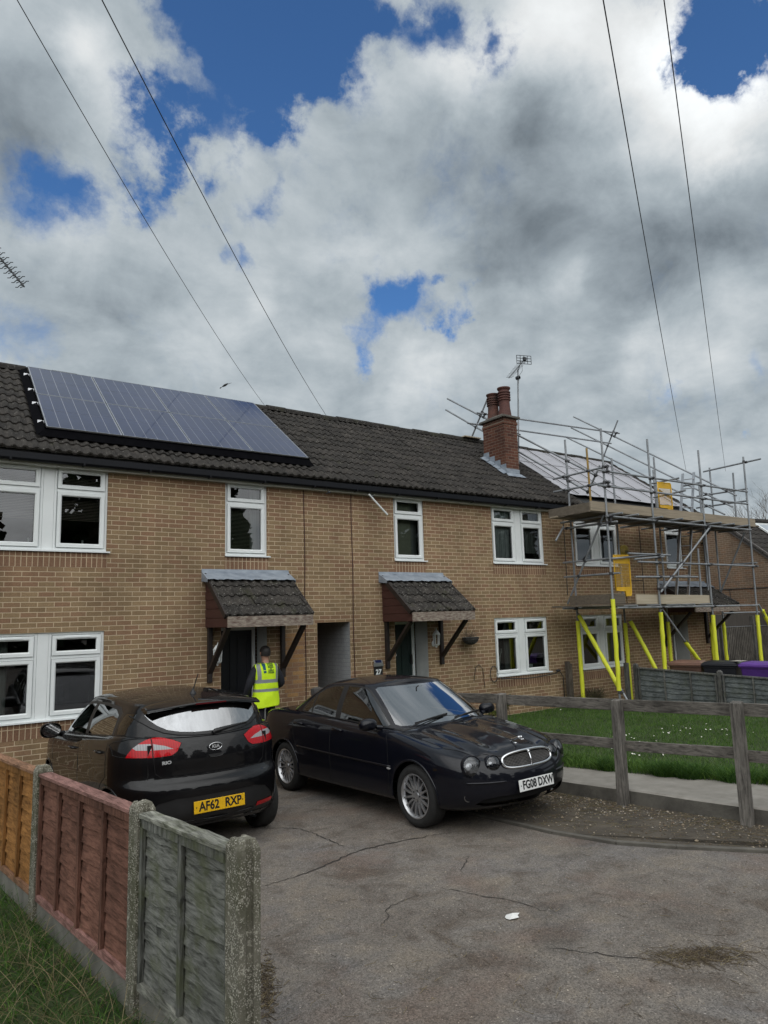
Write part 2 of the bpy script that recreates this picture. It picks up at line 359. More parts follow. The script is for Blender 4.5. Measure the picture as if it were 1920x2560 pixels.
# ---------------------------------------------------------------- cracks in the asphalt
CAMP=Vector((-2.71144,-11.39072,2.334))
def gp(px,py,h=0.):    # photo pixel to driveway, used once to place flat marks on the ground
    d=Vector(CAMF)+Vector(CAMR)*((px-965.6)/1733.3)-Vector(CAMU)*((py-1304.3)/1733.3)
    n=Vector((0,SL,1)); k=(-SL*.3+h-n.dot(CAMP))/n.dot(d); return CAMP+d*k
def crack(pts,w):
    mb=MB(); P=[gp(600+u/1.2568,2000+v/1.2568) for u,v in pts]; Q=[]
    for a,b in zip(P,P[1:]):
        n=max(2,int((b-a).length/.035))
        for i in range(n): Q.append(a.lerp(b,i/n)+Vector((rng.normal()*.009,rng.normal()*.009,0)))
    Q.append(P[-1]); L=[]
    for i,p in enumerate(Q):
        d=(Q[min(i+1,len(Q)-1)]-Q[max(i-1,0)]); d.z=0; d.normalize(); n=Vector((-d.y,d.x,0)); ww=w*(.35+.9*random.random())*min(1,.25+3*min(i,len(Q)-1-i)/len(Q))
        L.append((p+n*ww,p-n*ww))
    for (a,b),(c,d) in zip(L,L[1:]): mb.quad((a.x,a.y,zg(a.y)+.004),(b.x,b.y,zg(b.y)+.004),(d.x,d.y,zg(d.y)+.004),(c.x,c.y,zg(c.y)+.004))
    struct(mb.build('driveway_crack',CRACK))
crack([(70,272),(130,255),(210,230),(270,205),(330,178),(378,158),(430,146),(490,133),(560,120),(610,111),(690,98)],.011)
crack([(60,92),(120,88),(180,90),(225,102),(270,122),(320,145),(375,157)],.007)
crack([(600,268),(650,280),(700,288),(780,306),(850,316),(900,330),(950,345),(1000,357)],.005)
crack([(960,466),(1020,470),(1100,481),(1200,494),(1300,505)],.005)
crack([(690,190),(720,175),(705,205),(690,240)],.004)
crack([(440,400),(465,372),(455,345),(500,322),(560,300)],.004)
crack([(60,525),(100,522),(140,530)],.006)
# ---------------------------------------------------------------- blades
def blades(name,mats,pos,hmin,hmax,wid,bend=.5,seg=3,lean=.5):
    N=len(pos); nv=seg*2+1
    h=rng.uniform(hmin,hmax,N); az=rng.uniform(0,2*PI,N); le=rng.uniform(0,lean,N); bd=rng.uniform(.2,1,N)*bend; w=wid*rng.uniform(.6,1.3,N)
    fx=rng.uniform(0,2*PI,N); V=np.zeros((N,nv,3)); 
    for i in range(seg+1):
        s=i/seg; out=h*(le*s+bd*s*s); up=h*(s-.35*bd*s*s)
        c=pos+np.stack([np.cos(az)*out,np.sin(az)*out,up],1)
        if i<seg:
            ww=(w*(1-s*.75))[:,None]; sd=np.stack([np.cos(fx),np.sin(fx),np.zeros(N)],1)
            V[:,2*i]=c-sd*ww; V[:,2*i+1]=c+sd*ww
        else: V[:,2*seg]=c
    F=[]; base=np.arange(N)*nv
    quads=np.concatenate([np.stack([base+2*i,base+2*i+1,base+2*i+3,base+2*i+2],1) for i in range(seg-1)])
    tris=np.stack([base+2*seg-2,base+2*seg-1,base+2*seg],1)
    me=bpy.data.meshes.new(name)
    nq,ntr=len(quads),len(tris)
    me.vertices.add(N*nv); me.vertices.foreach_set('co',V.reshape(-1))
    me.loops.add(nq*4+ntr*3); me.loops.foreach_set('vertex_index',np.concatenate([quads.reshape(-1),tris.reshape(-1)]).astype(np.int32))
    me.polygons.add(nq+ntr); me.polygons.foreach_set('loop_start',np.concatenate([np.arange(nq)*4,nq*4+np.arange(ntr)*3]).astype(np.int32))
    for mt in mats: me.materials.append(mt)
    mi=rng.integers(0,len(mats),N); me.polygons.foreach_set('material_index',np.concatenate([np.tile(mi,seg-1),mi]).astype(np.int32))
    me.update(); me.validate()
    o=bpy.data.objects.new(name,me); COL.objects.link(o); o['kind']='stuff'; return o
def leafm(name,c,var=.25):
    m,t,b,o=nt(name); f=noise(t,oc(t),2.2,3,.6)
    t.links.new(ramp(t,f,[(.3,tuple(x*(1-var) for x in c)),(.7,tuple(x*(1+var) for x in c))]),b.inputs['Base Color'])
    b.inputs['Roughness'].default_value=.6; b.inputs['Specular IOR Level'].default_value=.25
    tl=nd(t,'ShaderNodeBsdfTranslucent'); t.links.new(b.inputs['Base Color'].links[0].from_socket,tl.inputs[0])
    mx=nd(t,'ShaderNodeMixShader'); mx.inputs[0].default_value=.3; t.links.new(b.outputs[0],mx.inputs[1]); t.links.new(tl.outputs[0],mx.inputs[2]); t.links.new(mx.outputs[0],o.inputs[0]); return m
G1=leafm('grass_green',(.070,.150,.022)); G2=leafm('grass_light',(.115,.20,.036)); G3=leafm('grass_dark',(.036,.090,.016)); STR=leafm('straw',(.26,.21,.12)); DRY=leafm('dry_grass',(.16,.14,.07))
def scatter(poly,n,z):
    xs=[p[0] for p in poly]; ys=[p[1] for p in poly]; out=[]
    while len(out)<n:
        x=rng.uniform(min(xs),max(xs)); y=rng.uniform(min(ys),max(ys))
        if pip(x,y,poly): out.append((x,y,zg(y)+z))
    return np.array(out)
near=[lp(-5.8,.82),lp(-1.3,.82),lp(-.5,.92),lp(.6,1.1),lp(1.0,1.18),lp(2.2,1.3),(9.0,-8.2),(11.7,-3.3),(11.2,-1.3),(10.3,-.1)]
P=scatter(near,60000,.16)
tag(blades('grass',[G1,G1,G2,G3],P,.035,.085,.0032,.6),'mown green front lawn behind the timber rail fence','lawn grass')
edge=[lp(-5.5,.76),lp(-1.3,.78),lp(-.5,.86),lp(.6,1.04),lp(1.0,1.1),lp(2.2,1.2),lp(2.2,1.6),lp(-1,1.35),lp(-5.5,1.1)]
P=scatter(edge,9000,.155)
tag(blades('grass',[G1,G2,G2,G3],P,.07,.19,.004,.9,4),'longer grass fringing the lawn along the raised path','grass fringe')
tl=[]
for cx,cy,r,n in [(*lp(-.02,1.05),.16,1400),(*lp(.25,1.12),.2,1200),(*lp(-.75,.95),.14,500),(*lp(.75,1.2),.2,900),(*lp(1.2,1.3),.18,700)]:
    a=rng.uniform(0,2*PI,n); rr=r*np.sqrt(rng.uniform(0,1,n)); tl.append(np.stack([cx+rr*np.cos(a),cy+rr*np.sin(a),np.array([zg(y) for y in cy+rr*np.sin(a)])+.15],1))
tag(blades('grass',[G3,G3,G1],np.concatenate(tl),.10,.22,.004,1.0,4),'dark tufts of long grass at the lawn edge by the fence posts','grass tufts')
ds=MB()
for _ in range(105):
    if random.random()<.85:
        c=random.choice([(6.6,-4.6,.7),(7.6,-4.4,.8),(8.2,-4.9,.7),(6.0,-4.0,.6),(5.6,-5.2,.5),(5.2,-3.2,.5)]); x=random.gauss(c[0],c[2]*.5); y=random.gauss(c[1],c[2]*.45)
    else: x=random.uniform(5,10.5); y=random.uniform(-6.5,-.8)
    if not pip(x,y,near): continue
    z=zg(y)+.16+random.uniform(.05,.085); r=.012; tx,ty=random.uniform(-.5,.5),random.uniform(-.8,.2)
    ds.lathe((x,y,z),[(0.0005,.001),(r*.35,.001),(r,.003)],7,(tx,ty,1)); ds.lathe((x,y,z),[(.0005,.004),(r*.36,.002)],6,(tx,ty,1),1)
tag(ds.build('daisies',[mat('petal',(.75,.75,.72),.7,var=.03),mat('pollen',(.5,.34,.03),.8)]),'scattered white daisies flowering in the lawn','daisies',kind='stuff')
# grass of the next garden, left of the panel fence
lg=[fp(-5,-.05),fp(3.6,-.05),fp(3.6,-2.0),fp(-5,-3.0)]
sheet('verge',TURF,[[fp(-5.4,-.03),fp(5,-.03),fp(5,-9),fp(-5.4,-9)]],-.006)
P=scatter(lg,26000,-.01)
tag(blades('grass',[G3,G3,G1,G3,G3,G1,G3,G2,DRY],P,.04,.15,.0036,1.2,4,.9),'rough dark green grass at the foot of the left fence','grass')
lg2=[fp(-.2,-.06),fp(3.0,-.06),fp(3.0,-.75),fp(.6,-.6)]
P=scatter(lg2,620,-.005)
tag(blades('grass',[DRY,STR,G3],P,.10,.34,.0028,1.5,5,1.2),'long pale dead grass leaning by the concrete gravel boards','dry grass')
P=scatter([(9.9,-.42),(11.15,-.42),(11.15,-.1),(9.9,-.1)],900,.12)
tag(blades('grass',[DRY,G3,STR],P,.15,.5,.004,.9,4,.5),'straggly dry weeds against the wall under the scaffold','weeds')
# ---------------------------------------------------------------- gravel, litter and straw
def stones(name,mats,n,sampler,smin,smax,label,cat):
    mb=MB(); O=[(1,0,0),(-1,0,0),(0,1,0),(0,-1,0),(0,0,1),(0,0,-1)]; F=[(0,2,4),(2,1,4),(1,3,4),(3,0,4),(2,0,5),(1,2,5),(3,1,5),(0,3,5)]
    for _ in range(n):
        x,y,z=sampler(); s=random.uniform(smin,smax)*(1 if random.random()<.93 else 1.8); a=random.uniform(0,PI); c,d=math.cos(a),math.sin(a)
        sx,sy,sz=s*random.uniform(.7,1.2),s*random.uniform(.6,1.),s*random.uniform(.4,.75)
        mb.add([(x+(p[0]*sx*c-p[1]*sy*d)*random.uniform(.8,1.15),y+(p[0]*sx*d+p[1]*sy*c)*random.uniform(.8,1.15),z+sz*.35+p[2]*sz) for p in O],F,random.randrange(len(mats)))
    o=mb.build(name,mats); return tag(o,label,cat,kind='stuff')
ST=[mat('pebble_%s'%k,c,.8,var=.12,scale=40) for k,c in (('buff',(.24,.19,.13)),('pale',(.36,.31,.24)),('brown',(.12,.085,.055)),('earth',(.09,.07,.05)),('grey',(.15,.14,.125)))]
bedp=[(2.62,-5.2),(2.66,-6.41),(2.82,-7.0),(3.08,-7.4),(3.5,-8.0),(4.6,-9.05),lp(3,.06),lp(-1.8,.06)]
def bs():
    while 1:
        s=random.uniform(-1.7,2.6); o=-abs(random.gauss(0,.32))+.05
        if random.random()<.35: o=random.uniform(-1.2,.05)
        if s>.1 and random.random()<.45: continue
        x,y=lp(s,o)
        if pip(x,y,bedp): return x,y,zg(y)+.008
stones('gravel',ST,2600,bs,.005,.013,'loose buff gravel and dirt along the foot of the kerb','gravel')
def ds_():
    while 1:
        p=gp(random.uniform(600,1920),random.uniform(2080,2560))
        if p.x>fp((p.y+5.25)/-.993)[0]+.15 and not pip(p.x,p.y,bedp): return p.x,p.y,zg(p.y)
stones('grit',ST,520,ds_,.002,.0055,'small pale grit lying on the asphalt','grit')
def straws(name,n,sampler,L,mats,label,w=.0013):
    mb=MB()
    for _ in range(n):
        x,y,z=sampler(); a=random.uniform(0,PI); l=L*random.uniform(.4,1.3); cv=random.uniform(-.4,.4); pts=[]
        for i in range(5):
            s=(i/4-.5)*l; aa=a+cv*(i/4-.5)*2; pts.append((x+math.cos(aa)*s,y+math.sin(aa)*s,z+.003+.006*random.random()))
        mb.tube(pts,w,3,random.randrange(len(mats)),False)
    return tag(mb.build(name,mats),label,name.replace('_',' '),kind='stuff')
def hp(u,v,su,sv):
    def f():
        p=gp(600+random.gauss(u,su)/1.2568,2000+random.gauss(v,sv)/1.2568); return p.x,p.y,zg(p.y)
    return f
TW=mat('twig',(.10,.075,.05),.9)
straws('straw',260,hp(1450,490,75,16),.16,[STR,TW,TW],'wisps of brown straw drifted on the asphalt at the right')
straws('straw',170,lambda:(lambda p:(p.x,p.y,zg(p.y)))(gp(random.uniform(640,1920),random.uniform(2110,2560))),.07,[STR,TW],'stray straw stalks scattered over the driveway')
straws('straw',1300,bs,.12,[STR,TW,DRY],'dead straw and grass litter strewn over the gravel bed')
straws('dead_leaves',240,hp(85,600,16,48),.06,[TW,TW,STR],'dead stalks gathered at the foot of the end fence post',.002)
# scrap of white litter
mb=MB(); c=gp(600+858/1.2568,2000+369/1.2568); k=10; ring=[]
for i in range(k):
    a=2*PI*i/k; r=.036*(1+.35*random.uniform(-1,1)); ring.append((c.x+r*1.5*math.cos(a),c.y+r*math.sin(a),zg(c.y)+.006+.012*random.random()))
mb.add([(c.x,c.y,zg(c.y)+.03)]+ring,[(0,i+1,(i+1)%k+1) for i in range(k)])
tag(mb.build('litter_scrap',mat('white_paper',(.72,.72,.70),.7,var=.05)),'scrap of crumpled white litter on the open asphalt','litter')
# ================================================================ the terrace
S0=3.45                                  # level of the upper window sills, course line 46
BRK=brick('brick_wall'); BRKY=brick('brick_side','y'); SOLD=brick('soldier_course',w=.075,h=.225,off=0.,c1=(.245,.145,.09),c2=(.185,.10,.062),loc=(.02,0),redz=False)
BRKN=brick('brick_new',c1=(.42,.25,.11),c2=(.33,.18,.08),mortar=(.30,.22,.15),redz=False)
UPVC=mat('white_upvc',(.72,.75,.75),.35,var=.03,scale=3); UPVG=mat('grey_upvc',(.50,.52,.51),.5,var=.05,scale=3)
SEAL=mat('black_seal',(.01,.01,.01),.5)
WGL=glass('window_glass',(.64,.70,.68),.0,1.3,.03)
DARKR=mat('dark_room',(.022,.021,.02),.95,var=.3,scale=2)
BLIND=mat('blind_slat',(.30,.24,.20),.6,var=.05); BLINDG=mat('blind_olive',(.32,.32,.24),.6,var=.05)
NET=mat('net_curtain',(.62,.64,.64),.9,c2=(.34,.36,.37),scale=26,stretch=(1,1,.18),bmp=.5,bscale=20); DRAPE=mat('curtain',(.20,.21,.20),.9,c2=(.36,.37,.36),scale=14,stretch=(1,1,.05))
BLKP=mat('black_gutter',(.005,.006,.009),.4,var=.1,spec=.18); FASC=mat('fascia_board',(.42,.43,.39),.55,c2=(.60,.61,.57),scale=1.2,stretch=(1,1,4)); SOFF=mat('soffit',(.50,.50,.46),.6,var=.08,scale=2)
LEAD=mat('lead',(.15,.18,.22),.5,c2=(.30,.34,.39),scale=5,stretch=(1,1,2.5),detail=6); 
REDW=mat('maroon_board',(.040,.014,.012),.55,c2=(.062,.022,.018),scale=5,stretch=(1,1,6)); PEEL=mat('peeling_paint',(.065,.025,.02),.8,c2=(.36,.32,.26),scale=11,stretch=(1,1,3),detail=8); BROWNW=mat('dark_brown_post',(.014,.009,.008),.55,var=.3,scale=12)
def tile_mat(name,lich=.5,moss=.25):
    m,t,b,o=nt(name); v=oc(t)
    at=nd(t,'ShaderNodeAttribute',attribute_name='rnd')
    n1=noise(t,v,6,6,.65); n2=noise(t,v,38,5,.7); n3=noise(t,v,22,3,.6)
    c=ramp(t,n1,[(.3,(.014,.0125,.0115)),(.7,(.040,.036,.032))])
    c=mix(t,.6,c,ramp(t,at.outputs['Fac'],[(0,(.55,.55,.55)),(1,(1.5,1.45,1.4))]),'MULTIPLY')
    lf=mth(t,'MULTIPLY',ramp(t,n2,[(.62-.05*lich,0.),(.70-.05*lich,1.)]),ramp(t,n3,[(.42,0.),(.6,1.)]))
    c=mix(t,mth(t,'MULTIPLY',lf,.8),c,(.34,.33,.30))
    ms=ramp(t,noise(t,v,2.6,5,.7),[(.60-.1*moss,0.),(.8-.1*moss,.75)])
    c=mix(t,ms,c,(.035,.036,.016))
    t.links.new(c,b.inputs['Base Color']); b.inputs['Roughness'].default_value=.85; b.inputs['Specular IOR Level'].default_value=.3
    bump(t,b,mth(t,'ADD',n2,mth(t,'MULTIPLY',lf,.6)),.6,.006); return m
TILE=tile_mat('roof_tile',.6,.15); TILEP=tile_mat('porch_tile',1.3,.5); TILER=tile_mat('ridge_tile',1.,.9)
def wall(mb,x0,x1,z0,z1,holes,y=0.,rev=.1,m=0,mr=1):
    xs=sorted({x0,x1,*[h[0] for h in holes],*[h[1] for h in holes]}); zs=sorted({z0,z1,*[h[2] for h in holes],*[h[3] for h in holes]})
    xs=[x for x in xs if x0<=x<=x1]; zs=[z for z in zs if z0<=z<=z1]
    for a,b in zip(xs,xs[1:]):
        for c,d in zip(zs,zs[1:]):
            if any(h[0]<(a+b)/2<h[1] and h[2]<(c+d)/2<h[3] for h in holes): continue
            mb.quad((a,y,c),(b,y,c),(b,y,d),(a,y,d),m)
    for h in holes:
        r=h[4] if len(h)>4 else rev; a,b=max(h[0],x0),min(h[1],x1); c,d=h[2],h[3]
        if h[0]>=x0: mb.quad((a,y,c),(a,y+r,c),(a,y+r,d),(a,y,d),mr)
        if h[1]<=x1: mb.quad((b,y,c),(b,y,d),(b,y+r,d),(b,y+r,c),h[5] if len(h)>5 else mr)
        mb.quad((a,y,d),(a,y+r,d),(b,y+r,d),(b,y,d),mr); mb.quad((a,y,c),(b,y,c),(b,y+r,c),(a,y+r,c),mr)
def ring(mb,x0,x1,z0,z1,w,y0,y1,m=0,ch=.012):
    # picture-frame section, mitred, with a chamfered inner edge
    for (a,b,c,d),(e,f,g,h) in [((x0,x1,z0,z1),(x0+w,x1-w,z0+w,z1-w))]:
        O=[(a,c),(b,c),(b,d),(a,d)]; I=[(e,g),(f,g),(f,h),(e,h)]; K=[(e-ch,g-ch),(f+ch,g-ch),(f+ch,h+ch),(e-ch,h+ch)]
        for i in range(4):
            j=(i+1)%4
            mb.quad((O[i][0],y0,O[i][1]),(O[j][0],y0,O[j][1]),(K[j][0],y0,K[j][1]),(K[i][0],y0,K[i][1]),m)
            mb.quad((K[i][0],y0,K[i][1]),(K[j][0],y0,K[j][1]),(I[j][0],y0+ch,I[j][1]),(I[i][0],y0+ch,I[i][1]),m)
            mb.quad((I[i][0],y0+ch,I[i][1]),(I[j][0],y0+ch,I[j][1]),(I[j][0],y1,I[j][1]),(I[i][0],y1,I[i][1]),m)
            mb.quad((O[i][0],y0,O[i][1]),(O[i][0],y1,O[i][1]),(O[j][0],y1,O[j][1]),(O[j][0],y0,O[j][1]),m)
def window(house,x0,x1,z0,z1,units,inside=None,vent=True,hopper=(.285,.95)):
    Y=.030; H=z1-z0
    f=MB(); PN_=[]; VS=[]
    post=.155; uw=(x1-x0) if units==1 else (x1-x0-post)/2
    if units==2: f.box(x0+uw+.003,x1-uw-.003,Y-.004,Y+.07,z0+.03,z1)
    tz=z1-hopper[0]*H
    for k in range(units):
        a=x0 if k==0 else x1-uw; b=a+uw
        ring(f,a,b,z0+.03,z1,.042,Y,Y+.07)
        f.box(a+.042,b-.042,Y+.001,Y+.07,tz-.022,tz+.022)
        for c,d in ((z0+.03+.047,tz-.027),(tz+.027,z1-.047)):
            ring(f,a+.047,b-.047,c,d,.062,Y-.022,Y+.05,0,.016)
            e=.109
            v=MB(); VS.append(v); v.box(a+e,b-e,Y+.018,Y+.024,c+.062,c+.068); v.box(a+e,b-e,Y+.018,Y+.024,d-.068,d-.062); v.box(a+e,a+e+.006,Y+.018,Y+.024,c+.068,d-.068); v.box(b-e-.006,b-e,Y+.018,Y+.024,c+.068,d-.068)
            PN_.append([(a+e,Y+.02,c+.062),(b-e,Y+.02,c+.062),(b-e,Y+.02,d-.062),(a+e,Y+.02,d-.062)])
        if vent: f.box(a+uw*.27,b-uw*.27,Y-.036,Y-.022,z1-.085,z1-.066)
    fr=f.build('window',UPVC,house)
    for q in PN_: g=MB(); g.quad(*q); g.build('pane',WGL,fr)
    for v in VS: v.build('glazing_seal',SEAL,fr)
    s=MB(); s.prism([(Y+.05,0.),(Y-.075,-.012),(Y-.075,-.034),(Y-.062,-.034),(Y-.062,-.022),(Y+.05,-.012)],x0-.008,x1+(.045 if units else 0),lambda u,w,d:(d,u,z0+.036+w)); s.build('sill',UPVC,fr)
    sc=MB(); sc.box(x0-.01,x1+.01,-.003,.02,z0-.225,z0-.002); sc.build('soldier_course',SOLD,fr)
    # the room behind
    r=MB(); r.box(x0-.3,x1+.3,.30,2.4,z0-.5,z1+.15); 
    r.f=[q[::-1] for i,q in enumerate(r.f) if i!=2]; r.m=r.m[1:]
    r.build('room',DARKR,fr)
    if inside: inside(fr,x0,x1,z0,z1,uw)
    return fr
def slats(fr,x0,x1,za,zb,mt,y=.16,pitch=.024,tilt=.5):
    mb=MB(); z=zb
    while z>za:
        mb.quad((x0,y-.011,z-.006*tilt*2),(x1,y-.011,z-.006*tilt*2),(x1,y+.011,z+.006*tilt*2),(x0,y+.011,z+.006*tilt*2)); z-=pitch
    return mb.build('blind',mt,fr)
def pleats(fr,x0,x1,z0,z1,mt,y=.17,n=9,amp=.02,name='curtain'):
    mb=MB(); N=n*8
    for i in range(N):
        a,b=i/N,(i+1)/N
        f=lambda s:(x0+(x1-x0)*s,y+amp*math.sin(s*n*2*PI)+amp*.5*math.sin(s*n*1.3*PI))
        (xa,ya),(xb,yb)=f(a),f(b); mb.quad((xa,ya,z0),(xb,yb,z0),(xb,yb,z1),(xa,ya,z1))
    return mb.build(name,mt,fr,smooth=True)
# ------------------------------------------------ roof tiles
TH=math.radians(35); CT,ST_=math.cos(TH),math.sin(TH)
def rp(x,s,h): return (x,-.25+s*CT-h*ST_,4.95+s*ST_+h*CT)      # x along, s up the slope from y=-.25, h off the tile plane
def tiles(x0,x1,s0,s1,pt,gauge=.325,wave=.15,amp=.028,nx=6,jit=1.,bot=.055):
    """rows of double-roll interlocking tiles as one sheet per row, each lip standing on the row below"""
    V=[];F=[];A=[]; nrow=max(1,round((s1-s0)/gauge)); gauge=(s1-s0)/nrow; ntile=int(math.ceil((x1-x0)/(2*wave)))
    prof=[0,.55,.95,.95,.55,0,-.1,-.1][:]; 
    for r in range(nrow):
        for k in range(ntile):
            xa=x0+k*2*wave; xb=min(x1,xa+2*wave); dz=random.gauss(0,.003)*jit; ds=random.gauss(0,.006)*jit; rot=random.gauss(0,.006)*jit; rd=random.random(); n=2*nx; o=len(V)
            for i in range(n+1):
                x=xa+(xb-xa)*i/n; ph=((x-x0)/wave)%1.0; roll=amp*max(0,math.sin(PI*min(1,ph/.62)))**.8 if ph<.62 else -.004
                t=rot*(i/n-.5)
                for s,h in ((r*gauge+gauge*1.08,-.024),(r*gauge+.012,.004),(r*gauge+.0,-.002),(r*gauge-.002,-.034)):
                    hh=h+dz+(roll if h>-.03 else roll-.0)+t*(1 if s<r*gauge+gauge*.5 else .3)
                    V.append(pt(x,s0+s+(ds if s<r*gauge+gauge*.5 else 0),hh)); A.append(rd)
            for i in range(n):
                for j in range(3): F.append((o+i*4+j,o+i*4+j+1,o+(i+1)*4+j+1,o+(i+1)*4+j))
    return V,F,A
def tile_obj(name,mt,VFA,parent):
    V,F,A=VFA; me=bpy.data.meshes.new(name); me.from_pydata(V,[],F); me.materials.append(mt)
    at=me.attributes.new('rnd','FLOAT','POINT'); at.data.foreach_set('value',A); me.update()
    return link(me,name,parent,True,45)
def ridge(parent,x0,x1,name='ridge'):
    mb=MB(); n=int((x1-x0)/.45); w=(x1-x0)/n; A=[]
    for i in range(n):
        a=x0+i*w; b=a+w-.006; dz=random.gauss(0,.006); P=[]
        for t in np.linspace(-1,1,9):
            P.append((3.02+.135*math.sin(t*1.25),7.235+.10*math.cos(t*1.25)-.03+dz))
        P=[(P[0][0]-.01,P[0][1]-.07)]+P+[(P[-1][0]+.01,P[-1][1]-.07)]
        for (y0,z0),(y1,z1) in zip(P,P[1:]): mb.quad((a,y0,z0),(b,y0,z0),(b,y1,z1+.0),(a,y1,z1))
        mb.add([(b,y,z) for y,z in P],[tuple(range(len(P)))])
        mb.add([(a,y,z) for y,z in P],[tuple(range(len(P)))[::-1]])
    o=mb.build(name,TILER,parent); return o
def eaves(house,x0,x1,end=False):
    g=MB(); pr=[(-.122,4.80),(-.130,4.885),(-.140,4.888),(-.142,4.80),(-.165,4.783),(-.205,4.783),(-.229,4.80),(-.233,4.885),(-.245,4.888),(-.245,4.795),(-.215,4.768),(-.150,4.768)]
    g.prism(pr,x0,x1,lambda u,w,d:(d,u,w)); 
    for x in np.arange(x0+.4,x1,1.0): g.box(x,x+.025,-.2485,-.125,4.760,4.80)
    gt=g.build('gutter',BLKP,house)
    f=MB(); f.box(x0,x1,-.121,-.10,4.735,4.97); f.build('fascia',FASC,house)
    s=MB(); s.box(x0,x1,-.10,.02,4.738,4.748); s.build('soffit',SOFF,house)
def body(house,x0,x1,holes,zb=-.3,left=True,right=True):
    mb=MB(); wall(mb,x0,x1,zb,4.79,holes,rev=.12,mr=0)
    if left: mb.add([(x0,0,zb),(x0,0,4.79),(x0,3.02,7.0),(x0,6.04,4.79),(x0,6.04,zb)],[(0,1,2,3,4)],1)
    if right: mb.add([(x1,0,zb),(x1,0,4.79),(x1,3.02,7.0),(x1,6.04,4.79),(x1,6.04,zb)],[(0,4,3,2,1)],1)
    mb.quad((x0,6.04,zb),(x0,6.04,4.79),(x1,6.04,4.79),(x1,6.04,zb)); mb.quad((x0,.0,4.79),(x1,.0,4.79),(x1,6.04,4.79),(x0,6.04,4.79),2)
    return mb.build('wall',[BRK,BRKY,DARKR,MAG],house)
MAG=mat('painted_wall',(.40,.42,.42),.75,c2=(.52,.54,.53),scale=3)
PWB=brick('painted_brick','y',c1=(.50,.52,.53),c2=(.44,.46,.48),mortar=(.36,.38,.40),red=(.48,.50,.52),redz=False)
def roof(house,x0,x1,s0=.02,cut=None):
    tile_obj('roof',TILE,tiles(x0,x1,s0,3.96,rp),house)
    b=MB(); b.quad(rp(x0,s0,-.07),rp(x1,s0,-.07),rp(x1,3.97,-.07),rp(x0,3.97,-.07)); b.quad((x0,3.02,7.2),(x1,3.02,7.2),(x1,6.4,4.83),(x0,6.4,4.83))
    b.build('roof_underlay',SEAL,house)
def lantern(x,z,lab,y=0):
    t=thing('wall_lantern',lab,'lantern',(x,y,z-.2))
    w=MB(); R=[(.062,.0),(.070,.215)]
    c=(x,y-.115,z-.10)
    for k in range(6):
        a=PI/6+k*PI/3; w.beam((c[0]+.058*math.cos(a),c[1]+.058*math.sin(a),c[2]),(c[0]+.070*math.cos(a),c[1]+.070*math.sin(a),c[2]+.20),.012,.012)
    w.lathe(c,[(.001,-.07),(.012,-.06),(.010,-.04),(.035,-.03),(.060,-.012),(.064,.0),(.05,.004),(.001,.004)],12)
    w.lathe((c[0],c[1],c[2]+.20),[(.074,-.006),(.080,.006),(.055,.045),(.030,.075),(.012,.088),(.016,.10),(.006,.115),(.001,.13)],12)
    w.build('cage',UPVC,t,smooth=True,auto=40)
    g=MB(); g.lathe(c,[(.055,.004),(.066,.196)],6); g.build('glass',glass('lantern_glass',(.8,.8,.78),.1,.7),t)
    a=MB(); a.tube([(x,y,z-.09),(x,y-.05,z-.12),(x,y-.10,z-.165)],.010,8); a.ball((x,y-.008,z-.09),.045,.012,.065); a.build('bracket',UPVC,t,smooth=True)
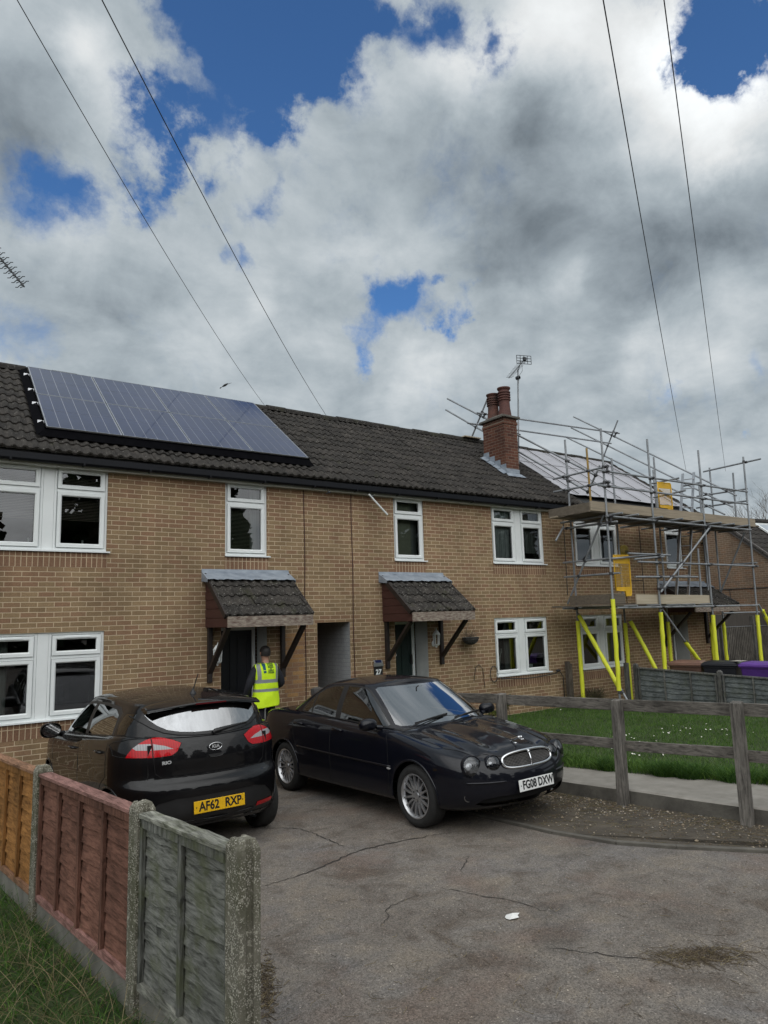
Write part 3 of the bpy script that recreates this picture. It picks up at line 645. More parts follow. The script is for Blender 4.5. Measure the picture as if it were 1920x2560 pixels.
def porch(house,x0,x1,zt=3.22,post=True):
    """tiled lean-to canopy on timber gallows brackets, its own part of the house"""
    D=1.0; zf=2.41; ph=math.atan2(zt-.10-zf,D-.06); c,s=math.cos(ph),math.sin(ph)
    L=math.hypot(zt-.12-zf,D-.06)
    def pt(x,u,h): return (x,-D+u*c-h*s,zf+.03+u*s+h*c)
    f=MB(); f.box(x0+.05,x1-.03,-D-.012,-D+.02,2.245,2.415); cp=f.build('canopy',PEEL,house)
    # cheeks of shiplap boards
    for xa,xb in ((x0+.055,x0+.075),(x1-.075,x1-.055)):
        n=6; p=MB()
        for i in range(n):
            z0=2.25+i*(zt-2.32)/n; z1=2.25+(i+1)*(zt-2.32)/n
            yl=lambda z: -D+.03+max(0,(z-zf-.0))/math.tan(ph)
            o=.008
            pts=[(0,z0),(yl(z0) if z0>zf else -D+.03,z0),(yl(z1-.006) if z1>zf else -D+.03,z1-.006),(0,z1-.006)]
            if pts[1][0]>-.02: continue
            p.prism(pts,xa-(o*.5 if i%2 else 0),xb+(o*.5 if i%2 else 0),lambda u,w,d:(d,u,w))
        p.build('cheek_boards',REDW,cp)
    so=MB(); so.box(x0+.06,x1-.06,-D+.02,-.01,2.26,2.275); so.build('soffit',REDW,cp)
    tile_obj('tiles',TILEP,tiles(x0+.02,x1-.02,0,L-.10,pt,gauge=.30,amp=.026,jit=1.5),cp)
    b=MB(); b.quad(pt(x0+.03,0,-.045),pt(x1-.03,0,-.045),pt(x1-.03,L,-.045),pt(x0+.03,L,-.045)); b.beam(pt(x0+.02,0,-.03),pt(x0+.02,L,-.03),.03,.09); b.beam(pt(x1-.02,0,-.03),pt(x1-.02,L,-.03),.03,.09); b.build('barge_board',BROWNW,cp)
    fl=MB(); q=[pt(0,L-.24,.052),pt(0,L-.04,.05)]; w=.02
    xs=np.linspace(x0-.02,x1+.02,30)
    for a,b2 in zip(xs,xs[1:]):
        wa,wb=[.006*math.sin(v*23)+.004*math.sin(v*61) for v in (a,b2)]
        fl.quad((a,q[0][1],q[0][2]+wa),(b2,q[0][1],q[0][2]+wb),(b2,-.02,q[1][2]+.02),(a,-.02,q[1][2]+.02))
        fl.quad((a,-.02,q[1][2]+.02),(b2,-.02,q[1][2]+.02),(b2,-.006+wb*.4,zt+.01),(a,-.006+wa*.4,zt+.01))
    for x,sg in ((x0-.02,-1),(x1+.02,1)):
        fl.add([(x,q[0][1],q[0][2]),(x,-.02,q[1][2]+.02),(x,-.006,zt+.01),(x,0,zt-.2),(x,q[0][1],q[0][2]-.05)],[(0,1,2,3,4)])
    fl.build('lead_flashing',LEAD,cp,smooth=True,auto=35)
    for x in (x0+.12,x1-.12):
        br=MB(); br.box(x-.037,x+.037,-.075,.0,1.345,2.258)
        br.beam((x,-.04,1.50),(x,-D+.16,2.245),.06,.085,(1,0,0)); br.build('gallows_bracket',BROWNW,cp,bevel=.006)
    return cp
def door(house,x0,x1,z0,z1,mt,d=.42,handle=None):
    f=MB(); f.box(x0,x0+.055,d-.03,d+.06,z0,z1); f.box(x1-.055,x1,d-.03,d+.06,z0,z1); f.box(x0+.055,x1-.055,d-.03,d+.06,z1-.055,z1)
    dr=MB(); dr.box(x0+.055,x1-.055,d,d+.045,z0+.02,z1-.055)
    for a,b in ((.17,.42),(.58,.83)):
        for c,e in ((.12,.42),(.48,.93)):
            xa,xb=x0+(x1-x0)*a,x0+(x1-x0)*b; za,zb=z0+(z1-z0)*c,z0+(z1-z0)*e
            ring(dr,xa,xb,za,zb,.022,d-.012,d+.004,0,.006)
    o=dr.build('door',mt,house,bevel=.003); f.build('door_frame',UPVC,o)
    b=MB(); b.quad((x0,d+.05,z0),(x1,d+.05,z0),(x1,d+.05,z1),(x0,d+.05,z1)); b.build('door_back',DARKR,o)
    return o
# ------------------------------------------------ house behind the hatchback (left)
ZS,ZL,ZH=S0,.97,2.25
HA=thing('terraced_house','brick terraced house with eight solar panels on its roof, behind the hatchback','house',(1.0,3,0),'brick terraced houses in the row')
hA=[(-1.88,-.18,ZS,4.80),(1.765,2.555,ZS,4.80),(-1.88,-.18,ZL,ZH),(1.70,2.54,.06,2.235,.42,3),(3.55,4.25,-.3,2.27,3.9,4)]
wA=MB()
def bodyA():
    mb=MB(); wall(mb,-7,3.93,-.3,4.79,hA,rev=.12,mr=0)
    mb.quad((-7,6.04,-.3),(-7,6.04,4.79),(3.93,6.04,4.79),(3.93,6.04,-.3))
    mb.add([(-7,0,-.3),(-7,0,4.79),(-7,3.02,7.0),(-7,6.04,4.79),(-7,6.04,-.3)],[(0,1,2,3,4)],1)
    mb.build('wall',[BRK,BRKY,DARKR,MAG,PWB],HA)
bodyA()
def inA(fr,x0,x1,z0,z1,uw):
    slats(fr,x0+.06,x1-.06,z0+.50,z1-.05,BLIND)
    b=MB(); b.lathe((x1-.32,.2,z0+.05),[(.001,0),(.035,0),(.035,.09),(.014,.12),(.014,.16),(.001,.16)],10); b.build('bottle',UPVG,fr,smooth=True,auto=40)
    b=MB(); b.lathe((x0+.62,.2,z0+.05),[(.012,0),(.012,.17),(.001,.17)],8); b.build('candle',UPVC,fr)
window(HA,-1.88,-.18,ZS,4.785,2,inA)
def inN(fr,x0,x1,z0,z1,uw):
    slats(fr,x0+.05,x1-.26,z0+.12,z1-.30,BLINDG,.14); pl_=MB(); pl_.box(x1-.24,x1-.06,.20,.23,z0,z1); pl_.build('curtain',DRAPE,fr)
window(HA,1.765,2.555,ZS,4.785,1,inN)
def inAl(fr,x0,x1,z0,z1,uw):
    pleats(fr,x0-.1,x0+uw*.55,z0,z1,DRAPE,.3,5,.03); 
window(HA,-1.88,-.18,ZL,ZH,2,inAl)
NAVY=mat('navy_door',(.006,.008,.014),.35,var=.1); GREEN=mat('green_door',(.008,.022,.020),.35,var=.1)
door(HA,1.70,2.49,.08,2.235,NAVY)
porch(HA,1.37,2.95)
eaves(HA,-7,3.93); roof(HA,-7,3.93); ridge(HA,-7,3.93)
bp=MB(); bp.box(2.88,3.28,-.003,.01,.975,2.10); bp.build('brick_repair',BRKN,HA)
# ------------------------------------------------ house behind the saloon (centre)
HB=thing('terraced_house','brick terraced house with a red brick chimney and number plate, behind the saloon','house',(7.2,3,0),'brick terraced houses in the row')
hB=[(5.345,6.115,ZS,4.80),(8.04,9.70,ZS,4.80),(7.98,9.66,ZL,ZH),(5.30,6.11,.06,2.235,.42,3),(3.55,4.25,-.3,2.27,3.9,4)]
mb=MB(); wall(mb,3.93,10.62,-.3,4.79,hB,rev=.12,mr=0)
mb.quad((3.93,6.04,-.3),(3.93,6.04,4.79),(10.62,6.04,4.79),(10.62,6.04,-.3))
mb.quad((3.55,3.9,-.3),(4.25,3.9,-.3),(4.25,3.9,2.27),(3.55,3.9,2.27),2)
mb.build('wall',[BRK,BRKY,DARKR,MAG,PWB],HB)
def inNB(fr,x0,x1,z0,z1,uw):
    b=MB(); b.box(x0+.05,x1-.2,.2,.22,z0,z1-.1); b.build('roller_blind',BLINDG,fr); b=MB(); b.box(x1-.19,x1-.02,.24,.26,z0,z1); b.build('curtain',DRAPE,fr)
window(HB,5.345,6.115,ZS,4.785,1,inNB)
def inB(fr,x0,x1,z0,z1,uw): 
    pleats(fr,x0+.03,x0+uw-.06,z0,z1,NET,.15,11,.015); pleats(fr,x1-uw*.52,x1-.03,z0+.3,z1,DRAPE,.25,6,.02)
window(HB,8.04,9.70,ZS,4.785,2,inB)
TWIGW=mat('white_twig',(.6,.6,.57),.8)
def inBl(fr,x0,x1,z0,z1,uw):
    pleats(fr,x0+uw*.72,x0+uw-.02,z0,z1,DRAPE,.3,4,.02); pleats(fr,x1-uw*.95,x1-uw*.55,z0,z1,DRAPE,.3,5,.02)
    t=MB(); c=(x0+.27,.2,z0+.08); random.seed(3)
    for i in range(9):
        a=random.uniform(0,2*PI); r=.13*random.random()+.03; h=random.uniform(.35,.62); p1=(c[0]+r*.5*math.cos(a),c[1]+r*.2*math.sin(a),c[2]+h*.55); p2=(c[0]+r*1.3*math.cos(a),c[1]+r*.4*math.sin(a),c[2]+h)
        t.tube([c,p1,p2],.006,5); t.tube([p1,(p1[0]+random.uniform(-.1,.1),p1[1],p1[2]+.16)],.0045,5)
    t.lathe((c[0],c[1],c[2]-.08),[(.001,0),(.05,0),(.065,.08),(.05,.13),(.04,.13)],12); t.lathe((c[0]+.24,c[1],c[2]-.08),[(.001,0),(.06,0),(.07,.06),(.05,.11)],12)
    t.build('vase_of_twigs',TWIGW,fr); 
    b=MB(); b.box(x1-uw+.16,x1-uw+.40,.18,.24,z0+.05,z0+.20); b.lathe((x1-uw+.24,.175,z0+.12),[(.03,0),(.03,.01),(.001,.01)],10,(0,-1,0),0); b.build('ornament',UPVG,fr)
window(HB,7.98,9.66,ZL,ZH,2,inBl)
db=door(HB,5.30,6.06,.08,2.235,GREEN)
k=MB(); CHR=mat('chrome',(.75,.76,.78),.12,1.,.02)
k.lathe((5.56,.408,1.60),[(.03,0),(.03,.012),(.012,.02)],12,(0,-1,0)); k.tube([(5.545,.39,1.62),(5.535,.385,1.56),(5.56,.38,1.53),(5.585,.385,1.56),(5.575,.39,1.62)],.007,6); k.ball((5.56,.395,1.70),.014,.01,.05); k.build('knocker',CHR,db,smooth=True)
k=MB(); k.box(5.94,5.985,.365,.40,1.36,1.56); k.build('handle',SEAL,db,bevel=.008)
porch(HB,4.96,6.56)
eaves(HB,3.93,10.62); roof(HB,3.93,11.02); ridge(HB,3.93,11.0)
# chimney straddling the slope
CHB=brick('chimney_brick','x',(.13,.052,.034),(.075,.032,.024),(.19,.145,.11),red=(.16,.07,.045),redz=False); CHY=brick('chimney_side','y',(.13,.052,.034),(.075,.032,.024),(.19,.145,.11),red=(.16,.07,.045),redz=False)
c=MB(); x0,x1,y0,y1,zb,zt=9.58,10.03,.987,1.78,5.4,7.31
c.quad((x0,y0,zb),(x1,y0,zb),(x1,y0,zt),(x0,y0,zt),0); c.quad((x0,y1,zb),(x0,y1,zt),(x1,y1,zt),(x1,y1,zb),0); c.quad((x0,y0,zb),(x0,y0,zt),(x0,y1,zt),(x0,y1,zb),1); c.quad((x1,y0,zb),(x1,y1,zb),(x1,y1,zt),(x1,y0,zt),1)
e=.035; c.box(x0-e*.4,x1+e*.4,y0-e*.4,y1+e*.4,zt-.16,zt-.08,0)
ch=c.build('chimney',[CHB,CHY],HB)
cap=MB(); cap.box(x0-.07,x1+.07,y0-.07,y1+.07,zt,zt+.06); cap.prism([(x0-.03,y0-.03),(x1+.03,y0-.03),(x1+.03,y1+.03),(x0-.03,y1+.03)],0,1,lambda u,w,d:((u-9.805)*(1-.35*d)+9.805,(w-1.385)*(1-.35*d)+1.385,zt+.06+.07*d)); cap.build('chimney_cap',mat('cap_mortar',(.06,.055,.05),.9,c2=(.13,.12,.10),bmp=.5),ch,bevel=.012)
POT=mat('terracotta_pot',(.060,.020,.015),.7,c2=(.105,.036,.026),scale=7); POTD=mat('sooty_pot',(.035,.022,.018),.8,c2=(.12,.045,.03),scale=6)
def potm(x,y,h,r,mt):
    p=MB(); z=zt+.09; pr=[(r*1.18,0),(r*1.12,.10),(r,.22),(r*.96,h*.52)]
    for i in range(4):
        q=h*.55+i*h*.085; pr+= [(r*.97,q),(r*1.16,q+h*.012),(r*1.16,q+h*.042),(r*.97,q+h*.055)]
    pr+=[(r*.95,h*.90),(r*1.2,h*.965),(r*1.2,h),(r*.9,h),(r*.85,h*.85),(r*.8,h*.4)]
    p.lathe((x,y,z),pr,20); p.build('chimney_pot',mt,ch,smooth=True,auto=35)
potm(9.84,1.20,.78,.145,POT); potm(9.79,1.57,.70,.145,POTD)
fl=MB()
for a,b in (((x0-.012,y0-.02),(x1+.012,y0-.02)),):
    fl.quad((a[0],y0-.006,5.82-.06),(b[0],y0-.006,5.82-.06),(b[0],y0-.006,5.82+.16),(a[0],y0-.006,5.82+.16)); fl.quad((a[0]-.06,y0-.14,5.80-.045),(b[0]+.1,y0-.14,5.80-.045),(b[0]+.06,y0-.006,5.86),(a[0]-.02,y0-.006,5.86))
st=[(y0,5.84),(1.19,6.0),(1.39,6.14),(1.59,6.28),(1.79,6.42)]
for (ya,za),(yb,zb_) in zip(st,st[1:]):
    fl.quad((x0-.008,ya-.01,za-.06),(x0-.008,yb,zb_-.06),(x0-.008,yb,zb_+.10),(x0-.008,ya-.01,zb_+.10)); fl.quad((x0-.13,ya-.03,za-.02),(x0-.13,yb,zb_-.02),(x0-.006,yb,zb_+.03),(x0-.006,ya-.03,za+.03))
fl.build('lead_flashing',LEAD,ch)
# ------------------------------------------------ house behind the scaffold (right)
HC=thing('terraced_house','brick terraced house with pale roofing felt, behind the scaffold','house',(13.5,3,0),'brick terraced houses in the row')
XC=16.42
hC=[(10.79,12.48,ZS,4.80),(14.55,15.36,ZS,4.80),(10.79,12.45,ZL-.03,ZH),(14.52,15.29,.06,2.18,.42,3)]
mb=MB(); wall(mb,10.62,XC,-.3,4.79,hC,rev=.12,mr=0)
mb.quad((10.62,6.04,-.3),(10.62,6.04,4.79),(XC,6.04,4.79),(XC,6.04,-.3)); mb.add([(XC,0,-.3),(XC,0,4.79),(XC,3.02,7.0),(XC,6.04,4.79),(XC,6.04,-.3)],[(0,4,3,2,1)],1)
mb.build('wall',[BRK,BRKY,DARKR,MAG],HC)
def inC(fr,x0,x1,z0,z1,uw): pleats(fr,x1-uw+.02,x1-uw*.35,z0,z1,DRAPE,.3,5,.02)
window(HC,10.79,12.48,ZS,4.785,2,inC,hopper=(.22,.95)); window(HC,14.55,15.36,ZS,4.785,1,hopper=(.22,.95))
def inCl(fr,x0,x1,z0,z1,uw):
    b=MB(); b.lathe((x1-uw+.28,.2,z0+.05),[(.001,0),(.07,0),(.095,.15),(.085,.17),(.001,.16)],14); b.build('plant_pot',mat('pink_pot',(.30,.12,.09),.7),fr,smooth=True,auto=40)
    pleats(fr,x1-uw*.55,x1-.02,z0,z1,DRAPE,.3,5,.02)
window(HC,10.79,12.45,ZL-.03,ZH,2,inCl)
door(HC,14.52,15.25,.08,2.18,NAVY)
porch(HC,14.05,16.28,3.10)
eaves(HC,10.62,11.6)
MEM=mat('roofing_felt',(.30,.30,.325),.6,c2=(.37,.37,.40),scale=1.6,stretch=(1,1,1),bmp=.3,bscale=3.,bdist=.04,detail=3)
# pale felt draped over the rafters, lapped in three courses, with battens under it
m=MB(); nx=40; laps=[(.62,1.75,.05),(1.65,2.8,.062),(2.7,3.95,.074)]
for s0,s1,h in laps:
    for i in range(nx):
        for j in range(6):
            def P(i,j):
                x=11.02+(16.1-11.02)*i/nx; s=s0+(s1-s0)*j/6
                lo=.50*max(0,min(1,(11.5-x)/.48)); 
                sag=-.012*abs(math.sin((x-11.02)/.6*PI))+.004*math.sin(x*9+s*5)
                return rp(x,max(s,s0),h+sag-.03)
            m.quad(P(i,j),P(i+1,j),P(i+1,j+1),P(i,j+1))
m.build('roofing_felt',MEM,HC,smooth=True)
b=MB(); b.quad(rp(11.0,.0,-.08),rp(16.2,.0,-.08),rp(16.2,3.95,-.06),rp(11.0,3.95,-.06)); b.quad((10.62,3.02,7.2),(16.3,3.02,7.2),(16.3,6.4,4.83),(10.62,6.4,4.83)); b.build('roof_deck',SEAL,HC)
b=MB()
BT=mat('batten',(.055,.05,.045),.85)
for x in np.arange(11.35,16.1,.86): b.beam(rp(x,.62,.045),rp(x+.02,3.9,.075),.022,.012)
b.build('batten',BT,HC)
tv=MB()
tile_obj('verge_tiles',TILE,tiles(16.08,16.38,.1,3.96,lambda x,s,h:rp(x,s,h+.02),wave=.15),HC)
ridge(HC,11.0,16.4)
f=MB(); f.box(11.6,XC,-.02,.0,4.60,4.80); f.build('bare_fascia',BROWNW,HC)
dp=MB(); dp.tube([(16.36,-.07,4.7),(16.36,-.07,.1)],.034,10)
for z in (1.2,2.8,4.2): dp.box(16.31,16.41,-.11,0,z,z+.03)
dp.build('downpipe',BLKP,HC)
# ================================================================ solar panels on the left house
CELL=bpy.data.materials.new('solar_cell')
def cellm():
    m,t,b,o=nt('solar_cell'); v=oc(t)
    t.links.new(ramp(t,noise(t,mp(t,v,(1,1,1)),1.2,2,.5),[(.3,(.008,.014,.050)),(.7,(.014,.022,.070))]),b.inputs['Base Color'])
    b.inputs['Roughness'].default_value=.3; b.inputs['Specular IOR Level'].default_value=.25; b.inputs['Coat Weight'].default_value=.75; b.inputs['Coat Roughness'].default_value=.03; b.inputs['Coat IOR'].default_value=1.4
    return m
CELL=cellm(); ALU=mat('aluminium',(.50,.51,.53),.35,1.,.05); BACK=mat('cell_grid',(.30,.31,.36),.35,var=.05,coat=1.)
GALV=mat('galvanised_tube',(.16,.175,.19),.5,.3,.3,scale=5,stretch=(1,1,.6),c2=(.30,.315,.33),detail=6)
X0,XW,SH,S_0=-1.075,4.60/4,3.16/2,.625
def panel_mesh():
    w,h=XW-.012,SH-.012
    fr=MB(); t=.012
    for a,b,c,d in ((0,w,0,t),(0,w,h-t,h),(0,t,t,h-t),(w-t,w,t,h-t)): fr.box(a,b,c,d,0,.036)
    fr.box(t,w-t,t,h-t,.004,.030,0)
    return fr
def cells_mesh():
    w,h=XW-.012,SH-.012; c=MB(); g=.008
    c.quad((.012,.012,.0315),(w-.012,.012,.0315),(w-.012,h-.012,.0315),(.012,h-.012,.0315),1)
    cw=(w-.034)/6
    for i in range(6):
        for j in range(2):
            x0=.017+i*cw+g/2; y0=.017+j*(h-.034)/2+g/2; c.quad((x0,y0,.0335),(x0+cw-g,y0,.0335),(x0+cw-g,y0+(h-.034)/2-g,.0335),(x0,y0+(h-.034)/2-g,.0335),0)
    return c
names=['leftmost','second from the left','third from the left','rightmost']
pm=cm=None
for r in range(2):
    for k in range(4):
        t=bpy.data.objects.new('solar_panel',None); COL.objects.link(t)
        x=X0+k*XW-.05*r*0; s=S_0+r*SH
        t.matrix_world=Matrix.Translation(Vector(rp(x,s,.105)))@Matrix.Rotation(TH,4,'X')
        tag(t,'blue solar panel, %s in the %s row on the tiled roof'%(names[k],'lower' if r==0 else 'upper'),'solar panel','solar panels on the left house')
        if pm is None:
            a=panel_mesh().build('frame',ALU,t,local=True); b=cells_mesh().build('cell_sheet',[CELL,BACK],t,local=True); pm,cm=a.data,b.data
        else:
            for me,n in ((pm,'frame'),(cm,'cell_sheet')):
                o=bpy.data.objects.new(n,me); COL.objects.link(o); o.parent=t
# mounting rails and bird mesh with painted-in panel shadow round the array
rk=thing('mounting_rack','black edged rack with bright rail ends carrying the solar panels','rack',rp(X0+2.3,S_0+1.5,.03))
xe=X0+4*XW
for s in (S_0+.35,S_0+1.22,S_0+SH+.35,S_0+SH+1.22):
    b=MB(); b.beam(rp(X0-.09,s,.075),rp(xe+.05,s,.075),.04,.045); b.build('rail',ALU,rk)
MESHB=mat('bird_mesh_shade',(.003,.003,.004),.9,spec=.03)  # mesh colour blackened to carry the shadow under the panels too
b=MB()
for p0,p1 in (((X0-.02,S_0-.01),(xe+.02,S_0-.01)),((X0-.02,S_0-.01),(X0-.02,S_0+2*SH)),((xe+.02,S_0-.01),(xe+.02,S_0+2*SH))):
    b.quad(rp(*p0,.0),rp(*p1,.0),rp(*p1,.118),rp(*p0,.118)); 
b.quad(rp(X0-.13,S_0-.16,.035),rp(xe+.08,S_0-.16,.035),rp(xe+.02,S_0,.10),rp(X0-.02,S_0,.10)); b.quad(rp(X0-.14,S_0-.16,.04),rp(X0-.02,S_0,.10),rp(X0-.02,S_0+2*SH,.10),rp(X0-.14,S_0+2*SH,.04))
b.build('bird_mesh_shade',MESHB,rk)
# ================================================================ aerials
DKM=mat('dark_metal',(.045,.05,.055),.5,.4,.2)
t=thing('television_aerial','long TV aerial with grid reflector on a pole strapped behind the red chimney','TV aerial',(10.9,1.75,6.6))
m=MB(); m.tube([(10.88,1.82,6.35),(10.95,1.72,9.06)],.022,10); m.build('mast',GALV,t)
m=MB(); m.lathe((10.935,1.72,8.82),[(.03,-.06),(.055,-.05),(.055,.05),(.03,.06)],12,(0,-1,0)); m.tube([(10.95,1.70,9.05),(11.06,1.70,9.30)],.012,6); m.tube([(11.10,1.70,9.25),(11.12,1.72,9.05),(11.0,1.73,8.9),(10.96,1.74,8.6)],.006,5); m.build('bracket',DKM,t)
bm_=MB(); A=Vector((10.56,1.70,8.74)); B=Vector((11.20,1.70,9.385)); bm_.tube([A,B],.012,6)
for i in range(14):
    p=A.lerp(B,.03+.88*i/13); L=.085+.012*(i%2)+.03*i/13; bm_.tube([p+Vector((-L*.92,L*.4,0)),p+Vector((L*.92,-L*.4,0))],.0055,5)
bm_.build('boom',DKM,t)
g=MB(); c=Vector((11.19,1.70,9.385)); ux=Vector((.94,-.34,0)); uz=Vector((0,0,1))
for i in range(5): g.tube([c+ux*(-.22+.11*i)-uz*.12,c+ux*(-.22+.11*i)+uz*.12],.009,5)
for j in range(4): g.tube([c-ux*.22+uz*(-.12+.08*j),c+ux*.22+uz*(-.12+.08*j)],.009,5)
g.box(c.x-.05,c.x+.05,c.y-.06,c.y,c.z-.03,c.z+.06); g.build('reflector',DKM,t)
br=MB(); br.beam((10.03,1.5,7.2),(10.93,1.75,7.2),.03,.03); br.beam((10.03,1.5,6.9),(10.92,1.76,6.85),.03,.03); br.build('chimney_bracket',DKM,t)
t=thing('television_aerial','black multi-element TV aerial jutting in high above the solar panels','TV aerial',(-2.6,2.6,7.2))
m=MB(); A=Vector((-1.27,2.,8.44)); B=Vector((-2.7,2.,10.0)); m.tube([A,B],.014,6); 
d=(B-A).normalized(); up=Vector((d.z,0,-d.x)) if d.z>0 else Vector((0,0,1)); up=Vector((.74,0,.68)); sd=Vector((.75,-.66,.0))
for i in range(15):
    p=A+d*(.06+.098*i); m.box(p.x-.026,p.x+.026,p.y-.02,p.y+.02,p.z-.022,p.z+.022)
    for sg in (1,-1):
        for q in (1,-1):
            e=p+up*.085*sg+sd*.03*q; m.tube([p,p+Vector((.82,-.56,.55))*.045*sg,p+Vector((.82,-.56,.75))*.075*sg,p+Vector((.82,-.56,.45))*.12*sg],.008,5) if q>0 else m.tube([p,p+Vector((.3,-.2,-.9))*.05*sg,p+Vector((-.4,.27,-.95))*.07*sg],.008,5)
m.build('boom',DKM,t)
m=MB(); m.tube([(-1.95,2.02,9.15),(-2.0,2.4,8.6),(-2.45,2.6,8.2)],.016,8); m.build('strut',GALV,t)
m=MB(); m.tube([(-2.45,2.6,8.3),(-2.45,2.6,6.9)],.022,8); m.build('mast',GALV,t)
# ================================================================ overhead wires
WIR=mat('wire_black',(.02,.02,.022),.5)
def along(px,py,t): d=Vector(CAMF)+Vector(CAMR)*((px-965.6)/1733.3)-Vector(CAMU)*((py-1304.3)/1733.3); return CAMP+d*t
LB=['leftmost overhead wire, crossing the sky down to the ridge beside the solar panels','second overhead wire from the left, meeting the ridge right of the solar panels','third overhead wire from the left, dropping behind the middle of the scaffold','rightmost overhead wire, dropping behind the right of the scaffold']
for lab,(a,b,ta,tb,r) in zip(LB,[((43,0),(665,1018),9.3,28,.0075),((255,0),(821,1047),9.3,30,.0095),((1508,0),(1713,1165),9.6,42,.0095),((1660,0),(1812,1165),9.6,42,.0085)]):
    P,Q=along(*a,ta),along(*b,tb); N=40; pts=[]
    for i in range(N+1):
        s=-.35+1.4*i/N; p=P.lerp(Q,s); p.z-=.28*4*max(0,s)*max(0,(1-s)); pts.append(p)
    
    o=MB().tube(pts,r,6,rs=None).build('overhead_wire',WIR,smooth=True)
    tag(o,lab,'wire','overhead wires')
# ================================================================ bird
c=along(562.5,963,34); r=Vector(CAMR); u=Vector(CAMU); f=Vector(CAMF)
m=MB(); ax=(r*.86+u*.5).normalized()
pr=[(.0,-.17),(.025,-.14),(.05,-.05),(.055,.03),(.04,.09),(.035,.12),(.02,.15),(.0,.19)]
m.lathe(c,pr,10,ax)
for sg,(dx,dy) in ((1,(.30,.11)),(-1,(-.26,-.16))):
    k=(r*dx+u*dy); n=Vector((0,0,1)); w=ax*.07
    P=[c-w,c+w*1.2,c+k*.5+w*1.4+f*.02,c+k+w*.6,c+k*1.05-w*.1,c+k*.55-w*.7]
    m.add(P+[p+f*.012 for p in P],[(0,1,2,5),(2,3,4,5),(6,11,8,7),(8,11,10,9),(0,5,11,6),(1,7,8,2),(2,8,9,3),(3,9,10,4),(4,10,11,5)])
m.add([c-ax*.13+f*.03,c-ax*.30+u*.03,c-ax*.28-u*.05,c-ax*.13-f*.03],[(0,1,2,3)])
tag(m.build('bird',mat('black_feather',(.012,.012,.014),.7),smooth=True,auto=40),'small black bird gliding above the roof ridge','bird')
# ================================================================ bungalow beyond, at the right edge
HD=thing('bungalow','brick gabled bungalow with a skylight at the far right edge','house',(24,3,0))
def dl(a,b,z):     # a toward the viewer along the gable from its apex, b to the right along the ridge
    return (22.26-.144*a+.99*b,2.78-.99*a-.144*b,z)
BD=brick('bungalow_brick','y',(.24,.17,.115),(.18,.12,.085),(.36,.29,.22),redz=False); 
ze=2.55; ap=5.60; hs=(ap-ze)/.79
m=MB(); m.add([dl(-hs,0,-.1),dl(hs,0,-.1),dl(hs,0,ze),dl(0,0,ap-.05),dl(-hs,0,ze)],[(0,1,2,3,4)]); m.quad(dl(hs,0,-.1),dl(hs,9,-.1),dl(hs,9,ze),dl(hs,0,ze)); m.quad(dl(-hs,0,-.1),dl(-hs,0,ze),dl(-hs,9,ze),dl(-hs,9,-.1)); m.add([dl(-hs,9,-.1),dl(hs,9,-.1),dl(hs,9,ze),dl(0,9,ap-.05),dl(-hs,9,ze)],[(4,3,2,1,0)])
m.build('wall',BD,HD)
def ptD(x,s,h):
    L=math.hypot(hs+.35,(hs+.35)*.79); k=s/L; a=(hs+.35)*(1-k); z=ap-(hs+.35)*.79*(1-k)
    nrm=math.atan(.79); return dl(a+h*math.sin(nrm),x-.12,z+h*math.cos(nrm))
L_=math.hypot(hs+.35,(hs+.35)*.79)
tile_obj('roof',TILE,tiles(0,9,0,L_,ptD,wave=.30,amp=.03),HD)
m=MB(); m.quad(ptD(0,0,-.05),ptD(9,0,-.05),ptD(9,L_,-.05),ptD(0,L_,-.05)); m.quad(dl(0,-.12,ap),dl(0,9,ap),dl(-hs-.3,9,ze-.2),dl(-hs-.3,-.12,ze-.2)); m.build('roof_underlay',SEAL,HD)
m=MB(); m.beam(dl(hs+.3,-.06,ze-.27),dl(0,-.06,ap-.05),.06,.17); m.build('barge_board',mat('grey_barge',(.10,.09,.085),.7),HD)
m=MB(); m.tube([dl(0,-.12,ap+.02),dl(0,9,ap+.02)],.12,8); m.build('ridge',TILER,HD)
sk=MB(); q=[(1.86,L_-.95),(3.0,L_-.95),(3.0,L_-.25),(1.86,L_-.25)]
for a,b in ((0,1),(1,2),(2,3),(3,0)): sk.beam(ptD(*q[a],.06),ptD(*q[b],.06),.08,.06)
sk=sk.build('skylight',UPVC,HD); m=MB(); m.quad(*[ptD(*v,.07) for v in q]); m.build('pane',glass('skylight_glass',(.3,.32,.34),.02,3.,.15),sk)
m=MB(); m.beam(dl(-1.5,-.012,3.02),dl(hs,-.012,2.98),.03,.022); m.tube([dl(.2,-.02,3.0),dl(.25,-.02,2.0)],.012,6); m.box(*[v for p in zip(dl(.2,-.09,1.85),dl(.34,0,2.05)) for v in p]); m.build('cable_and_meter_box',DKM,HD)
